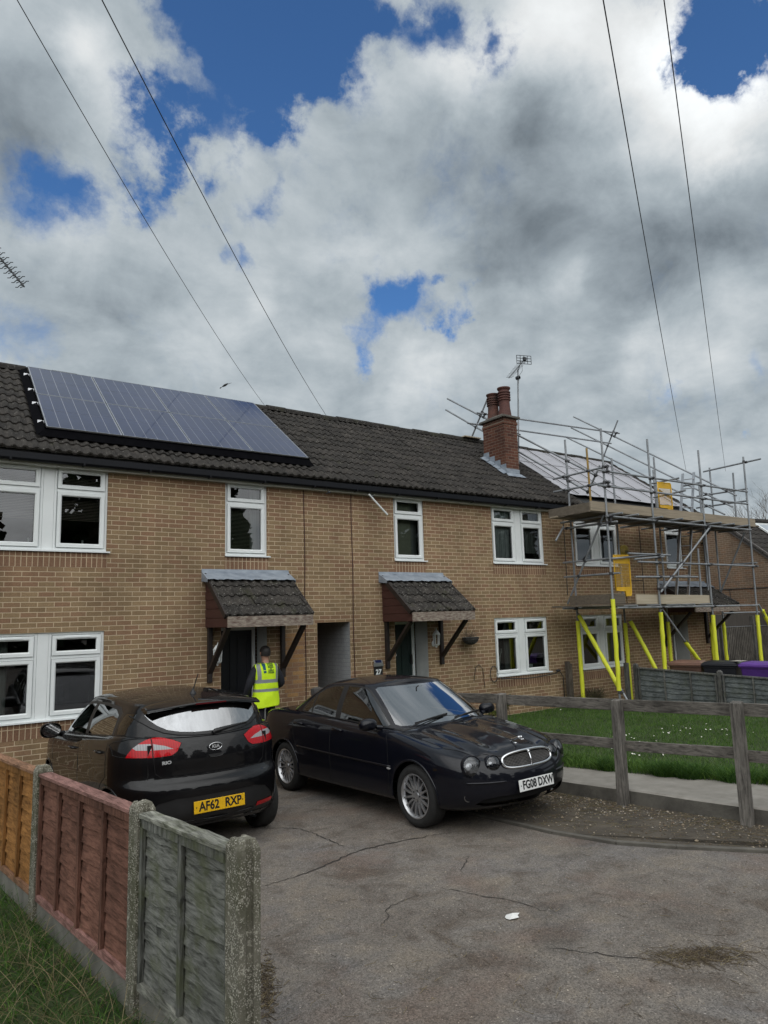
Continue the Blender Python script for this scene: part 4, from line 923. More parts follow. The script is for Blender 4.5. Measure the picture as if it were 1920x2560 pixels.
# bare tree beyond the bungalow
random.seed(11)
BARK=mat('bark',(.07,.06,.05),.9,c2=(.13,.11,.09),scale=12)
def tree(name,lab,base,h,spread,n0=5,depth=4,rad=.16,group=None,trunk=.45):
    t=thing(name,lab,'tree',base,group); tr=MB(); cr=MB(); base=Vector(base)
    top=base+Vector((0,0,h*trunk)); tr.tube([base,base.lerp(top,.5)+Vector((.05,0,0)),top],rad,8,rs=[rad*1.2,rad*.9,rad*.7])
    def grow(p,d,L,r,k):
        pts=[p]; q=p; dd=d.copy()
        for i in range(3):
            dd=(dd+Vector((random.gauss(0,.13),random.gauss(0,.13),.06))).normalized(); q=q+dd*L/3; pts.append(q)
        cr.tube(pts,r,5 if k>1 else 3,cap=False,rs=[r,r*.85,r*.7,r*.55])
        if k==0: return
        for _ in range(3 if k>1 else 4):
            a=random.uniform(0,2*PI); s=random.uniform(.35,.75); n=(dd+Vector((math.cos(a)*s,math.sin(a)*s,random.uniform(-.1,.35)))).normalized()
            grow(pts[random.choice((1,2,3,3))],n,L*random.uniform(.55,.8),r*.5,k-1)
    for i in range(n0):
        a=2*PI*i/n0+random.random(); grow(top-Vector((0,0,h*trunk*.25*random.random())),Vector((math.cos(a)*spread,math.sin(a)*spread,1)).normalized(),h*.27,rad*.55,depth)
    tr.build('trunk',BARK,t,smooth=True); cr.build('crown',BARK,t); return t
p=along(1893,1300,44)
tree('bare_tree','leafless young tree showing above the bungalow roof',(p.x,p.y,-.02),p.z+1.2,.42,5,4,.12,trunk=.55)
# ================================================================ scaffold round the right-hand house
SCF=thing('scaffold','galvanised tube scaffold with yellow foam sleeves and two boarded lifts, round the right-hand house','scaffold',(13,-1,0))
TUBES=[
("standard",(10.274, -0.35, 6.491),(10.33, -0.35, 0.06)),
("sleeve",(10.312, -0.35, 2.123),(10.328, -0.35, 0.35)),
("standard",(10.1, -1.55, 6.457),(10.088, -1.55, 0.06)),
("sleeve",(10.093, -1.55, 2.592),(10.089, -1.55, 0.625)),
("standard",(10.147, -1.08, 6.105),(10.167, -1.08, 4.844)),
("standard",(12.011, -0.35, 6.221),(12.094, -0.35, 0.06)),
("sleeve",(12.068, -0.35, 2.03),(12.093, -0.35, 0.121)),
("standard",(11.821, -1.55, 6.422),(11.79, -1.55, 0.06)),
("sleeve",(11.801, -1.55, 2.273),(11.791, -1.55, 0.35)),
("standard",(13.825, -0.35, 6.447),(13.86, -0.35, 0.06)),
("sleeve",(13.849, -0.35, 2.013),(13.858, -0.35, 0.35)),
("standard",(13.384, -0.6, 6.005),(13.395, -0.6, 4.951)),
("standard",(13.978, -1.55, 6.397),(13.961, -1.55, 0.06)),
("sleeve",(13.967, -1.55, 2.164),(13.962, -1.55, 0.35)),
("standard",(15.901, -0.35, 5.848),(15.871, -0.35, 0.06)),
("sleeve",(15.881, -0.35, 1.936),(15.873, -0.35, 0.35)),
("standard",(16.529, -0.35, 6.428),(16.49, -0.35, 0.06)),
("sleeve",(16.502, -0.35, 1.99),(16.492, -0.35, 0.35)),
("standard",(16.181, -1.55, 6.464),(16.047, -1.55, 0.06)),
("sleeve",(16.09, -1.55, 2.119),(16.053, -1.55, 0.35)),
("standard",(16.684, -0.95, 6.172),(16.615, -0.95, 4.871)),
("standard",(13.733, -1.45, 3.839),(13.689, -1.45, 2.438)),
("tube",(10.15, -0.017, 5.566),(10.15, -1.633, 5.568)),
("tube",(10.15, -0.012, 5.247),(10.15, -1.67, 5.208)),
("tube",(10.15, -0.167, 3.506),(10.15, -1.529, 3.494)),
("tube",(10.15, -0.168, 3.162),(10.15, -1.74, 3.155)),
("tube",(10.15, -0.281, 4.314),(10.15, -1.775, 4.294)),
("tube",(10.15, -1.428, 4.49),(10.15, -0.222, 2.53)),
("tube",(10.198, -1.5, 3.491),(11.822, -1.5, 3.622)),
("tube",(9.56, -0.5, 3.974),(9.857, -0.5, 4.318)),
("tube",(9.82, -1.61, 5.453),(16.095, -1.61, 5.463)),
("tube",(9.794, -1.61, 5.109),(16.051, -1.61, 5.117)),
("tube",(10.009, -1.61, 4.428),(16.096, -1.61, 4.408)),
("tube",(10.157, -1.61, 2.398),(16.024, -1.61, 2.376)),
("tube",(11.004, -1.61, 3.433),(16.256, -1.61, 3.428)),
("tube",(10.871, -1.61, 3.086),(13.347, -1.61, 3.109)),
("tube",(10.678, -1.61, 3.614),(12.276, -1.61, 3.618)),
("tube",(10.89, -1.61, 3.487),(12.025, -1.61, 3.578)),
("tube",(9.905, -0.29, 2.422),(11.58, -0.29, 2.407)),
("tube",(13.99, -1.67, 4.369),(11.692, -1.67, 2.734)),
("tube",(15.07, -1.2, 2.194),(16.88, -1.2, 2.186)),
("tube",(11.953, -1.5, 2.338),(12.765, -1.5, 1.552)),
("sleeve",(12.765, -1.5, 1.552),(13.338, -1.5, 1.014)),
("tube",(12.765, -1.5, 1.552),(13.338, -1.5, 1.014)),
("tube",(16.117, -1.6, 2.397),(16.854, -1.6, 1.456)),
("sleeve",(16.277, -1.6, 2.241),(16.854, -1.6, 1.456)),
("tube",(16.3, -0.01, 5.606),(16.3, -1.512, 5.582)),
("tube",(16.3, 0.035, 5.267),(16.3, -1.5, 5.248)),
("tube",(16.3, -0.282, 6.296),(16.3, -1.96, 6.335)),
("tube",(16.3, -0.865, 3.529),(16.3, -1.571, 3.524)),
("tube",(16.3, -0.569, 4.476),(16.3, -1.478, 4.452)),
("tube",(16.3, -1.317, 4.381),(16.3, -0.422, 2.689)),
("tube",(13.2, -0.657, 5.609),(13.2, -1.435, 5.613)),
("tube",(13.2, -0.668, 5.234),(13.2, -1.583, 5.271)),
("tube",(14.6, -0.664, 5.661),(14.6, -1.161, 5.669)),
("sleeve",(10.2, -0.494, 2.248),(10.2, -1.477, 0.654)),
("tube",(10.2, -0.468, 2.287),(10.2, -1.663, 0.407)),
("sleeve",(12.05, -0.53, 2.067),(12.05, -1.166, 0.878)),
("tube",(12.05, -0.522, 2.091),(12.05, -1.181, 0.847)),
("tube",(10.35, 4.089, 8.796),(10.35, -1.115, 5.481)),
("tube",(10.35, 4.184, 8.476),(10.35, -0.902, 5.108)),
("tube",(10.35, 2.279, 8.408),(10.35, 3.207, 7.206)),
("tube",(10.35, -1.267, 5.682),(10.35, -0.844, 5.08)),
("tube",(16.15, 4.191, 9.096),(16.15, -1.272, 5.414)),
("tube",(16.15, 4.333, 8.736),(16.15, -1.132, 5.115)),
("tube",(16.15, 4.623, 8.481),(16.15, -0.891, 4.935)),
("tube",(16.15, 2.397, 8.514),(16.15, 3.125, 7.33)),
("tube",(10.063, 2.5, 7.889),(16.321, 2.5, 8.117)),
("tube",(9.693, 2.5, 7.549),(15.858, 2.5, 7.722))]
FOAM=mat('yellow_foam',(.62,.66,.02),.6,c2=(.74,.76,.05),scale=3,bmp=.15,bscale=20)
OCH=mat('ochre_painted_tube',(.36,.20,.02),.55,c2=(.22,.17,.08),scale=4,stretch=(1,1,2))
BOARD=mat('scaffold_board',(.20,.165,.12),.85,c2=(.34,.285,.21),scale=3,stretch=(.5,4,9),bmp=.4,bscale=22,detail=8); BOARDP=mat('pale_board',(.34,.29,.21),.8,c2=(.46,.40,.30),scale=3,stretch=(.5,4,9),bmp=.3,bscale=22,detail=8)
BOARDD=mat('old_board',(.085,.07,.052),.9,c2=(.15,.125,.095),scale=3,stretch=(.5,4,9),bmp=.4,bscale=22)
cl=MB(); seg=[]
for i,(k,a,b) in enumerate(TUBES):
    a,b=Vector(a),Vector(b)
    if k=='sleeve':
        n=14; d=(b-a)/n; pts=[a+d*j+Vector((random.gauss(0,.003),random.gauss(0,.003),0)) for j in range(n+1)]
        MB().tube(pts,.05,12,rs=[.048+.003*math.sin(j*1.7+i) for j in range(n+1)]).build('foam_sleeve',FOAM,SCF,smooth=True,auto=50)
    else:
        mt=GALV
        if k=='standard' and abs(a.y+1.08)<.01: mt=OCH
        o=MB().tube([a,b],.0242,10); hd=(b-a).normalized()
        o.build('standard' if k=='standard' else 'ledger',mt,SCF,smooth=True,auto=50); seg.append((a,b))
        if k=='standard' and b.z<.2: MB().box(b.x-.075,b.x+.075,b.y-.075,b.y+.075,b.z-.02,b.z-.01).build('base_plate',GALV,SCF)
# couplers where tubes cross
CPL=mat('coupler',(.07,.07,.075),.55,.5,.3)
def closest(p1,q1,p2,q2):
    d1,d2,r=q1-p1,q2-p2,p1-p2; a,e,f=d1.dot(d1),d2.dot(d2),d2.dot(r); c,b=d1.dot(r),d1.dot(d2); den=a*e-b*b
    if den<1e-6*a*e: return None
    s=(b*f-c*e)/den; t=(b*s+f)/e
    if not(-.002<=s<=1.002 and -.002<=t<=1.002): return None
    return p1+d1*s,p2+d2*t
nC=0
for i in range(len(seg)):
    for j in range(i):
        r=closest(*seg[i],*seg[j])
        if r and (r[0]-r[1]).length<.15 and nC<95:
            A,B=r; m=MB(); nC+=1
            for P,(u,v) in ((A,seg[i]),(B,seg[j])):
                d=(v-u).normalized(); m.tube([P-d*.032,P+d*.032],.036,8); x=d.cross(Vector((0,0,1)))
                if x.length<.1: x=Vector((.8,-.6,0))
                x.normalize(); m.tube([P+x*.03,P+x*.075],.011,6)
            if (A-B).length>.02: m.tube([A,B],.026,8)
            m.build('coupler',CPL,SCF)
def board(p0,p1,w,t,mt,name,up=(0,0,1)): 
    m=MB(); m.beam(p0,p1,w,t,up); return m.build(name,mt,SCF,bevel=.004)
for k in range(5):
    y=-1.40+.232*k
    board((9.55+.05*(k%2),y,4.53+random.gauss(0,.003)),(13.45,y,4.53),.222,.036,BOARDD if k<4 else BOARD,'deck_board'); board((13.2,y+.01,4.565),(16.75-.06*(k%3),y+.01,4.555),.222,.036,BOARDD,'deck_board')
    if y<-.4:
        board((9.45+.04*(k%2),y,2.46),(11.35,y,2.46),.222,.036,BOARDD,'deck_board'); board((11.25,y+.01,2.485),(14.05-.05*(k%2),y+.01,2.485),.222,.036,BOARDD,'deck_board')
board((9.59,-1.52,4.648),(13.4,-1.52,4.642),.036,.215,BOARD,'toe_board'); board((13.4,-1.52,4.642),(16.5,-1.52,4.630),.036,.215,BOARD,'toe_board')
board((9.61,-1.50,4.63),(9.61,-.30,4.63),.036,.20,BOARDD,'toe_board')
board((10.10,-1.47,2.60),(10.10,-.35,2.60),.036,.215,BOARDD,'toe_board'); board((10.10,-1.49,2.605),(10.60,-1.49,2.605),.036,.22,BOARDD,'toe_board'); board((10.99,-1.50,2.585),(13.95,-1.50,2.55),.036,.22,BOARDP,'toe_board')
for x in (10.2,10.77,11.68,12.48,13.36,14.15,14.76,15.5): MB().tube([(x,-.12,4.475),(x-.01,-1.9,4.47)],.0242,8).build('transom',GALV,SCF,smooth=True,auto=50)
for x in (10.55,11.4,12.15,12.75,13.5): MB().tube([(x,-.12,2.435),(x-.01,-1.85,2.435)],.0242,8).build('transom',GALV,SCF,smooth=True,auto=50)
MB().box(9.85,10.45,2.80,3.12,7.27,7.30).build('spreader_plank',BOARDP,SCF)
# yellow safety gates
YEL=mat('yellow_powder_coat',(.62,.36,.012),.45,var=.08)
def gate(c0,ux,uz,w,h,label):
    t=thing('safety_gate',label,'gate',c0); c0=Vector(c0); ux=Vector(ux); uz=Vector(uz); n=ux.cross(uz).normalized(); P=lambda a,b,d=0:c0+ux*(a*w)+uz*(b*h)+n*d
    m=MB(); loop=[P(.12,0),P(.62,0),P(.66,.05),P(.70,0),P(.93,0),P(1,.04),P(1,.94),P(.95,1),P(0,1),P(0,.06)]
    m.tube([P(0,.08),P(0,1),P(.95,1),P(1,.95),P(1,.02),P(.95,-.07),P(.62,-.07),P(.60,.06),P(0,.08)],.016,8); m.build('frame',YEL,t,smooth=True)
    m=MB(); m.add([P(0,.78,.003),P(1,.78,.003),P(1,1,.003),P(0,1,.003),P(0,.78,-.003),P(1,.78,-.003),P(1,1,-.003),P(0,1,-.003)],[(0,1,2,3),(7,6,5,4)]); m.add([P(0,.07,.003),P(.61,.06,.003),P(.63,-.06,.003),P(1,-.05,.003),P(1,.17,.003),P(0,.17,.003)],[(0,1,2,3,4,5)]); m.build('kick_plate',YEL,t)
    m=MB(); 
    for i in range(1,12): m.tube([P(i/12,.17),P(i/12,.78)],.0035,4,cap=False)
    for i in range(1,15): m.tube([P(0,.17+.61*i/15),P(1,.17+.61*i/15)],.0035,4,cap=False)
    m.build('wire_mesh',YEL,t)
gate((10.36,-1.45,2.72),(1,0,.01),(.0,0,1),.55,.86,'yellow mesh safety gate on the lower lift of the scaffold')
gate((12.93,-1.0,4.86),(1,0,.03),(.0,0,1),.56,.70,'yellow mesh safety gate on the upper lift beside the ladder')
# ladder between the lifts
LD=thing('ladder','aluminium ladder leaning between the two scaffold lifts','ladder',(13.9,-.8,2.5))
a0,a1,b0,b1=[Vector(v) for v in ((13.60,-.8,2.50),(14.41,-.8,5.96),(14.13,-.8,2.50),(14.94,-.8,6.05))]
for p,q in ((a0,a1),(b0,b1)): m=MB(); m.beam(p,q,.03,.065,(0,1,0)); m.build('stile',ALU,LD)
for i in range(13): s=.05+.075*i; MB().tube([a0.lerp(a1,s),b0.lerp(b1,s)],.014,8).build('rung',ALU,LD)
# alarm box and wall cables of the houses
AB=MB(); AB.lathe((12.69,0,3.87),[(.17,0),(.17,.05),(.15,.07),(.001,.085)],24,(0,-1,0)); ab=AB.build('alarm_box',mat('olive_yellow_plastic',(.26,.19,.02),.4),HC,smooth=True,auto=40)
def wordmesh(txt,size,name='lettering',bold=0.,shear=0,ext=.001,align='CENTER',sx=1.):
    c=bpy.data.curves.new('w','FONT'); c.body=txt; c.size=size; c.offset=bold; c.shear=shear; c.extrude=ext; c.align_x=align; c.align_y='CENTER'; c.resolution_u=3
    o=bpy.data.objects.new('w',c); COL.objects.link(o); dg=bpy.context.evaluated_depsgraph_get(); dg.update(); me=bpy.data.meshes.new_from_object(o.evaluated_get(dg)); bpy.data.objects.remove(o); me.name=name
    for v in me.vertices: v.co.x*=sx
    return me
BLK=mat('black_ink',(.006,.006,.007),.5)
def word(txt,size,M,mt,parent,name='lettering',**k):
    me=wordmesh(txt,size,name,**k); me.materials.clear(); me.materials.append(mt); o=bpy.data.objects.new(name,me); COL.objects.link(o); o.parent=parent; o.matrix_local=M; return o
FRONT=Matrix.Rotation(PI/2,4,'X')
word('Yale',.10,Matrix.Translation((12.72,-.09,3.85))@FRONT,BLK,ab,bold=.002)
CAB=mat('red_brown_cable',(.045,.012,.010),.6)
for H,x in ((HA,3.30),(HB,4.335)):
    MB().tube([(x+.006*math.sin(z*3+x),-.008,z) for z in np.linspace(4.74,.02,40)],.008,6).build('wall_cable',CAB,H,smooth=True)
MB().tube([(10.42+.008*math.sin(z*2),-.008,z) for z in np.linspace(4.6,2.75,16)],.009,6).build('wall_cable',WIR,HB,smooth=True)
MB().tube([(13.42,-.008,z) for z in np.linspace(4.6,2.5,16)],.009,6).build('wall_cable',WIR,HC,smooth=True)
MB().tube([(12.68,-.01,2.5),(12.64,-.01,3.05),(12.70,-.01,3.10),(13.40,-.01,3.12)],.009,6).build('wall_cable',WIR,HC,smooth=True)
# ================================================================ post-and-rail fence
RAILW=mat('weathered_rail',(.085,.075,.065),.85,c2=(.19,.175,.155),scale=2.2,stretch=(3,3,3),bmp=.5,bscale=25,bdist=.01,detail=8)
def grain(name,c,c2,axis='z',bmp=.5,sc=3,green=0):
    m,t,b,o=nt(name); v=oc(t); st={'x':(.12,1,1),'y':(1,.12,1),'z':(1,1,.12)}[axis]
    g=noise(t,mp(t,v,tuple(k*14 for k in st)),sc,7,.7,.6); big=noise(t,v,2.3,5,.6); kn=noise(t,mp(t,v,tuple(4+6*(k<1)*0 for k in st)),2.2,3,.5)
    col=ramp(t,g,[(.36,tuple(x*.72 for x in c)),(.5,tuple((x+y)/2 for x,y in zip(c,c2))),(.66,tuple(x*1.12 for x in c2))]); col=mix(t,1.,col,ramp(t,big,[(.3,(.58,.58,.58)),(.7,(1.25,1.25,1.25))]),'MULTIPLY')
    col=mix(t,ramp(t,kn,[(.68,0.),(.74,.7)]),col,tuple(x*.35 for x in c))
    if green: col=mix(t,mth(t,'MULTIPLY',ramp(t,noise(t,v,5,6,.65),[(.48,0.),(.66,1.)]),green),col,(.075,.085,.035))
    t.links.new(col,b.inputs['Base Color']); b.inputs['Roughness'].default_value=.85; b.inputs['Specular IOR Level'].default_value=.25
    bump(t,b,mth(t,'ADD',g,mth(t,'MULTIPLY',kn,.4)),bmp,.006); return m
RPOST=grain('rail_post_wood',(.085,.078,.070),(.20,.185,.165),'z'); RRAIL=grain('rail_wood',(.075,.068,.06),(.18,.165,.145),'y')
rf=thing('rail_fence','weathered grey timber post and rail fence along the raised path','fence',(*lp(0,0),zg(-6.2)))
sp=[-5.75,-4.4,-3.05,-1.66,0,1.319,2.7,4.1]
for i,s in enumerate(sp):
    x,y=lp(s,0); z=zg(y); h=1.155+.02*math.sin(i*3)
    m=MB(); a=math.atan2(PN.y,PN.x)+random.gauss(0,.06); ca,sa=math.cos(a),math.sin(a); hw,hd=.055,.05
    tl=random.gauss(0,.008)
    m.add([(x+u*hw*ca-v*hd*sa+(tl if k else 0),y+u*hw*sa+v*hd*ca,z+(-.1 if k==0 else h+.006*u)) for k in (0,1) for u,v in ((-1,-1),(1,-1),(1,1),(-1,1))],[(0,3,2,1),(4,5,6,7),(0,1,5,4),(1,2,6,5),(2,3,7,6),(3,0,4,7)])
    m.build('fence_post',RPOST,rf,bevel=.006)
for za,zb in ((1.02,1.145),(.595,.705)):
    for i in range(len(sp)-1):
        a,b=sp[i]+(.004),sp[i+1]-.004; (x0,y0),(x1,y1)=lp(a,.07),lp(b,.07); zz=(za+zb)/2; j=random.gauss(0,.006)
        m=MB(); m.beam((x0,y0,zg(y0)+zz+j),(x1,y1,zg(y1)+zz-j),.038,zb-za); m.build('rail',RRAIL,rf,bevel=.005)
# ================================================================ panel fence in the foreground
def lichen_conc():
    m,t,b,o=nt('lichen_concrete'); v=oc(t)
    c=ramp(t,noise(t,v,9,6,.65),[(.3,(.085,.080,.060)),(.7,(.17,.16,.125))])
    c=mix(t,mth(t,'MULTIPLY',ramp(t,noise(t,mp(t,v,(1,1,.35)),7,5,.6),[(.46,0.),(.68,1.)]),.75),c,(.055,.058,.024))
    ag=nd(t,'ShaderNodeTexVoronoi'); ag.inputs['Scale'].default_value=105; t.links.new(v,ag.inputs['Vector'])
    sp_=mth(t,'MULTIPLY',ramp(t,ag.outputs['Distance'],[(.30,1.),(.42,0.)]),ramp(t,noise(t,v,11,4,.6),[(.42,0.),(.55,1.)]))
    c=mix(t,sp_,c,(.42,.40,.34))
    l2=ramp(t,noise(t,v,34,5,.7),[(.57,0.),(.63,1.)]); c=mix(t,mth(t,'MULTIPLY',l2,.85),c,(.40,.385,.32))
    t.links.new(c,b.inputs['Base Color']); b.inputs['Roughness'].default_value=.92
    bump(t,b,mth(t,'ADD',noise(t,v,45,5,.7),sp_),.7,.006); return m
LC=lichen_conc(); GB=mat('gravel_board',(.10,.098,.085),.9,c2=(.20,.195,.17),scale=5,bmp=.4,bscale=70)
COLS={'orange':((.19,.085,.026),(.34,.165,.052),0),'reddish':((.115,.054,.038),(.205,.100,.072),0),'grey':((.080,.082,.072),(.205,.208,.190),.6)}
PM={k:grain('panel_%s'%k,a,b,'y',.6,3,g) for k,(a,b,g) in COLS.items()}
PMZ={k:grain('batten_%s'%k,tuple(x*.85 for x in a),tuple(x*.85 for x in b),'z',.6,3,g) for k,(a,b,g) in COLS.items()}
PMC={'orange':grain('cap_orange',(.16,.085,.05),(.32,.18,.11),'y'),'reddish':grain('cap_reddish',(.17,.085,.072),(.34,.19,.165),'y'),'grey':grain('cap_grey',(.10,.10,.085),(.30,.30,.26),'y',.8,3,.6)}
def fpost(s,label):
    x,y=fp(s,0); z=zg(y); H=1.10; a=math.atan2(-FD.x*-1,FD.y*-1); 
    t=thing('fence_post',label,'post',(x,y,z),'concrete fence posts in the foreground')
    ex=Vector((.993,.118,0)); ey=Vector((FD.x,FD.y,0)); m=MB(); w,d=.054,.062
    def P(u,v,zz): return Vector((x,y,z))+ex*u+ey*v+Vector((0,0,zz))
    lev=[(-.15,1,1),(H-.045,1,1),(H-.030,.98,.98),(H+.006,.66,.72)]
    sec=[(-1,-1),(-1,-.72),(-.78,-.52),(-.62,-.5),(-.62,.5),(-.78,.52),(-1,.72),(-1,1),(1,1),(1,.72),(.78,.52),(.62,.5),(.62,-.5),(.78,-.52),(1,-.72),(1,-1)]
    sec=[(-1,-1),(-.36,-1),(-.36,-.72),(.36,-.72),(.36,-1),(1,-1),(1,1),(.36,1),(.36,.72),(-.36,.72),(-.36,1),(-1,1)]
    n=len(sec); V=[]
    for zz,ku,kv in lev:
        for u,v in sec: V.append(P(u*w*ku+random.gauss(0,.0012),v*d*kv+random.gauss(0,.0012),zz+random.gauss(0,.002)*(zz>0)))
    F=[(i*n+k,i*n+(k+1)%n,(i+1)*n+(k+1)%n,(i+1)*n+k) for i in range(len(lev)-1) for k in range(n)]+[tuple(range((len(lev)-1)*n,len(lev)*n))]
    m.add(V,F); m.build('shaft',LC,t,bevel=.0025)
    if s>3: 
        h=MB(); c=P(w+.001,.0,.55); h.lathe(c,[(.010,0),(.010,.002),(.001,.002)],10,ex); h.build('bolt_hole',SEAL,t)
    return t
fpost(3.07,'speckled concrete end post at the right of the grey panel, nearest the driveway'); fpost(1.94,'mossy concrete post between the grey and the reddish panel'); fpost(0,'concrete post between the reddish and the orange panel'); fpost(-1.93,'concrete post at the far end of the orange panel beside the hatchback')
def panel(s0,s1,key,label,nb):
    t=thing('lap_fence',label,'fence panel',(*fp((s0+s1)/2,0),zg(fp((s0+s1)/2)[1])),'lap fence panels in the foreground')
    ex=Vector((.993,.118,0)); a=s0+.055; b=s1-.055
    def P(s,o,h): x,y=fp(s,o); return Vector((x,y,zg(fp((s0+s1)/2)[1])-SL*0+h+(-(y-fp((s0+s1)/2)[1])*SL)))
    zb,zt=.19,1.035
    nbd=8; bh=(zt-zb)/nbd
    for k in range(nbd):
        m=MB(); N=36; ph=random.uniform(0,9); top=[];bot=[]
        for i in range(N+1):
            s=a+(b-a)*i/N; wv=(1. if key=='grey' else .35)*(.010*math.sin(s*5+ph)+.007*math.sin(s*13+ph*2)+.004*math.sin(s*31+ph*3))+random.gauss(0,.0014); zz=zb+bh*k
            if k==0: wv=0
            top.append(P(s,-.004,zz+bh+.022 if k<nbd-1 else zt)); bot.append((P(s,-.018+.002*math.sin(s*9+ph),zz+wv),P(s,-.006,zz+wv-.001)))
        for i in range(N):
            m.quad(bot[i][0],bot[i+1][0],top[i+1],top[i]); m.quad(bot[i][1],bot[i+1][1],bot[i+1][0],bot[i][0])
            m.quad(P(a+(b-a)*i/N,.010,zb+bh*k),P(a+(b-a)*i/N,.006,zb+bh*(k+1)),P(a+(b-a)*(i+1)/N,.006,zb+bh*(k+1)),P(a+(b-a)*(i+1)/N,.010,zb+bh*k))
        m.build('lap_board',PM[key],t,smooth=True,auto=30)
    for i in range(nb+2):
        s=a+.02+(b-a-.04)*i/(nb+1); m=MB()
        for o0,o1 in ((-.040,-.016),(.012,.036)):
            V=[P(s+u,o,h) for h in (zb-.01,zt) for u,o in ((-.019,o0),(.019,o0),(.019,o1),(-.019,o1))]
            m.add(V,[(0,3,2,1),(4,5,6,7),(0,1,5,4),(1,2,6,5),(2,3,7,6),(3,0,4,7)])
        m.build('batten',PMZ[key],t,bevel=.002)
    def rail(h0,h1,o0,o1,mt,nm,rough=0):
        m=MB(); N=14
        for i in range(N):
            q0,q1=a+(b-a)*i/N,a+(b-a)*(i+1)/N
            R=lambda s:rough*(.006*math.sin(s*17)+.004*math.sin(s*41))
            V=[P(q,o,h) for q in (q0,q1) for o,h in ((o0,h0),(o1,h0),(o1,h1+R(q)),(o0,h1+R(q)))]
            m.add(V,[(0,4,5,1),(1,5,6,2),(2,6,7,3),(3,7,4,0)]+([(0,1,2,3)] if i==0 else [])+([(4,7,6,5)] if i==N-1 else []))
        m.build(nm,mt,t,bevel=0)
    rail(zt-.050,zt-.003,-.040,-.016,PMZ[key],'top_rail'); rail(zt-.050,zt-.003,.012,.036,PMZ[key],'top_rail'); rail(zt,zt+.021,-.048,.044,PMC[key],'capping',.35 if key=='grey' else .12)
    rail(zb-.048,zb-.002,-.040,.036,PMC[key],'bottom_rail'); rail(-.1,zb-.058,-.026,.024,GB,'gravel_board')
panel(1.94,3.07,'grey','short silver-grey lap fence panel, weathered and mossy, nearest the camera',1)
panel(0,1.94,'reddish','reddish-brown stained lap fence panel between two concrete posts',3)
panel(-1.93,0,'orange','orange-brown lap fence panel running on behind the reddish one',3)
panel(-3.86,-1.93,'orange','orange-brown lap fence panel nearest the house wall',3)
# ================================================================ grey lap fence across the lawn
GF=grain('grey_lap',(.07,.082,.085),(.15,.165,.165),'y',.5,3,.25); GFP=grain('grey_fence_post',(.07,.07,.066),(.16,.158,.15),'z',.5,3,.3)
G=[(11.2,-1.2,1.09),(11.65,-2.95,.985),(12.1,-4.70,.90),(12.55,-6.45,.82)]
gl=thing('garden_fence','low grey lap panel fence between the lawn and the bins','fence',(11.9,-3.5,.2))
for x,y,zt in G:
    m=MB(); m.box(x-.05,x+.05,y-.045,y+.045,.05,zt+.0); m.prism([(x-.05,y-.045),(x+.05,y-.045),(x+.05,y+.045),(x-.05,y+.045)],0,1,lambda u,w,d:(x+(u-x)*(1-.6*d),y+(w-y)*(1-.6*d),zt+.035*d)); m.build('fence_post',GFP,gl,bevel=.004)
for (x0,y0,a0),(x1,y1,a1) in zip(G,G[1:]):
    d=Vector((x1-x0,y1-y0,0)); L=d.length; d.normalize(); n=Vector((d.y,-d.x,0)); 
    if n.x>0: n=-n
    def P(s,o,h,top=False): 
        return Vector((x0,y0,0))+d*s+n*o+Vector((0,0,(h+((a0-.06)+(a1-a0)*s/L)) if top else h+.16))
    H=lambda s:(a0-.06+(a1-a0)*s/L)
    for k in range(7):
        m=MB(); N=20; ph=random.uniform(0,9)
        for i in range(N):
            v=[]
            for s in (L*i/N,L*(i+1)/N):
                h=(H(s)-.16-.04)/7; w=.010*math.sin(s*4+ph)+.006*math.sin(s*11+ph); v+= [P(s,.030,.0+h*k+w),P(s,.006,h*(k+1)+.02),P(s,.004,h*k+w)]
            m.quad(v[0],v[3],v[4],v[1]); m.quad(v[2],v[5],v[3],v[0])
        m.build('lap_board',GF,gl,smooth=True,auto=30)
    for s in (.08,L*.36,L*.67,L-.08):
        m=MB(); m.beam(P(s,.045,.0),P(s,.045,H(s)-.18),.035,.03,tuple(d)); m.build('batten',GFP,gl)
    m=MB(); m.beam(P(.05,.02,0,True),P(L-.05,.02,0,True),.07,.035); m.build('capping',GFP,gl,bevel=.003)
m=MB(); m.box(11.10,11.20,-1.02,-.94,.05,1.13); tag(m.build('fence_post',GFP,bevel=.005),'stubby grey timber post beside the near end of the garden fence','post')
# timber post against the wall left of the scaffold
x,y=10.13,-.14; m=MB(); m.box(x-.06,x+.02,y-.05,y+.05,.05,1.19); m.box(x+.025,x+.085,y-.045,y+.045,.05,1.14)
tag(m.build('wooden_post',grain('old_post',(.06,.05,.042),(.14,.12,.10),'z'),bevel=.005),'split grey wooden post against the brick wall left of the scaffold','post')
# close-boarded fence behind the bins
CB=grain('close_board',(.055,.05,.044),(.15,.138,.12),'z'); cf=thing('close_board_fence','tall grey close board fence behind the bins at the far right','fence',(19,1,0))
for i in range(46):
    if i in (15,16): continue
    x=17.0+.105*i; m=MB(); h=1.80+random.gauss(0,.008)-.010*i*.3; m.box(x,x+.076,1.0,1.022,.08,h); m.build('pale',CB,cf)
m=MB(); m.box(16.6,22,1.05,1.07,.05,2.12); m.build('backing_board',mat('dark_boards',(.035,.03,.026),.9,c2=(.075,.066,.056),scale=9,stretch=(6,6,.3)),cf)
for x in (18.62,20.55): m=MB(); m.box(x,x+.11,.95,1.05,.05,2.05 if x>20 else 1.85); m.build('fence_post',GFP,cf)
m=MB(); m.beam((16.9,.995,1.74),(21.8,.995,1.70),.02,.02); m.build('top_wire',GALV,cf)
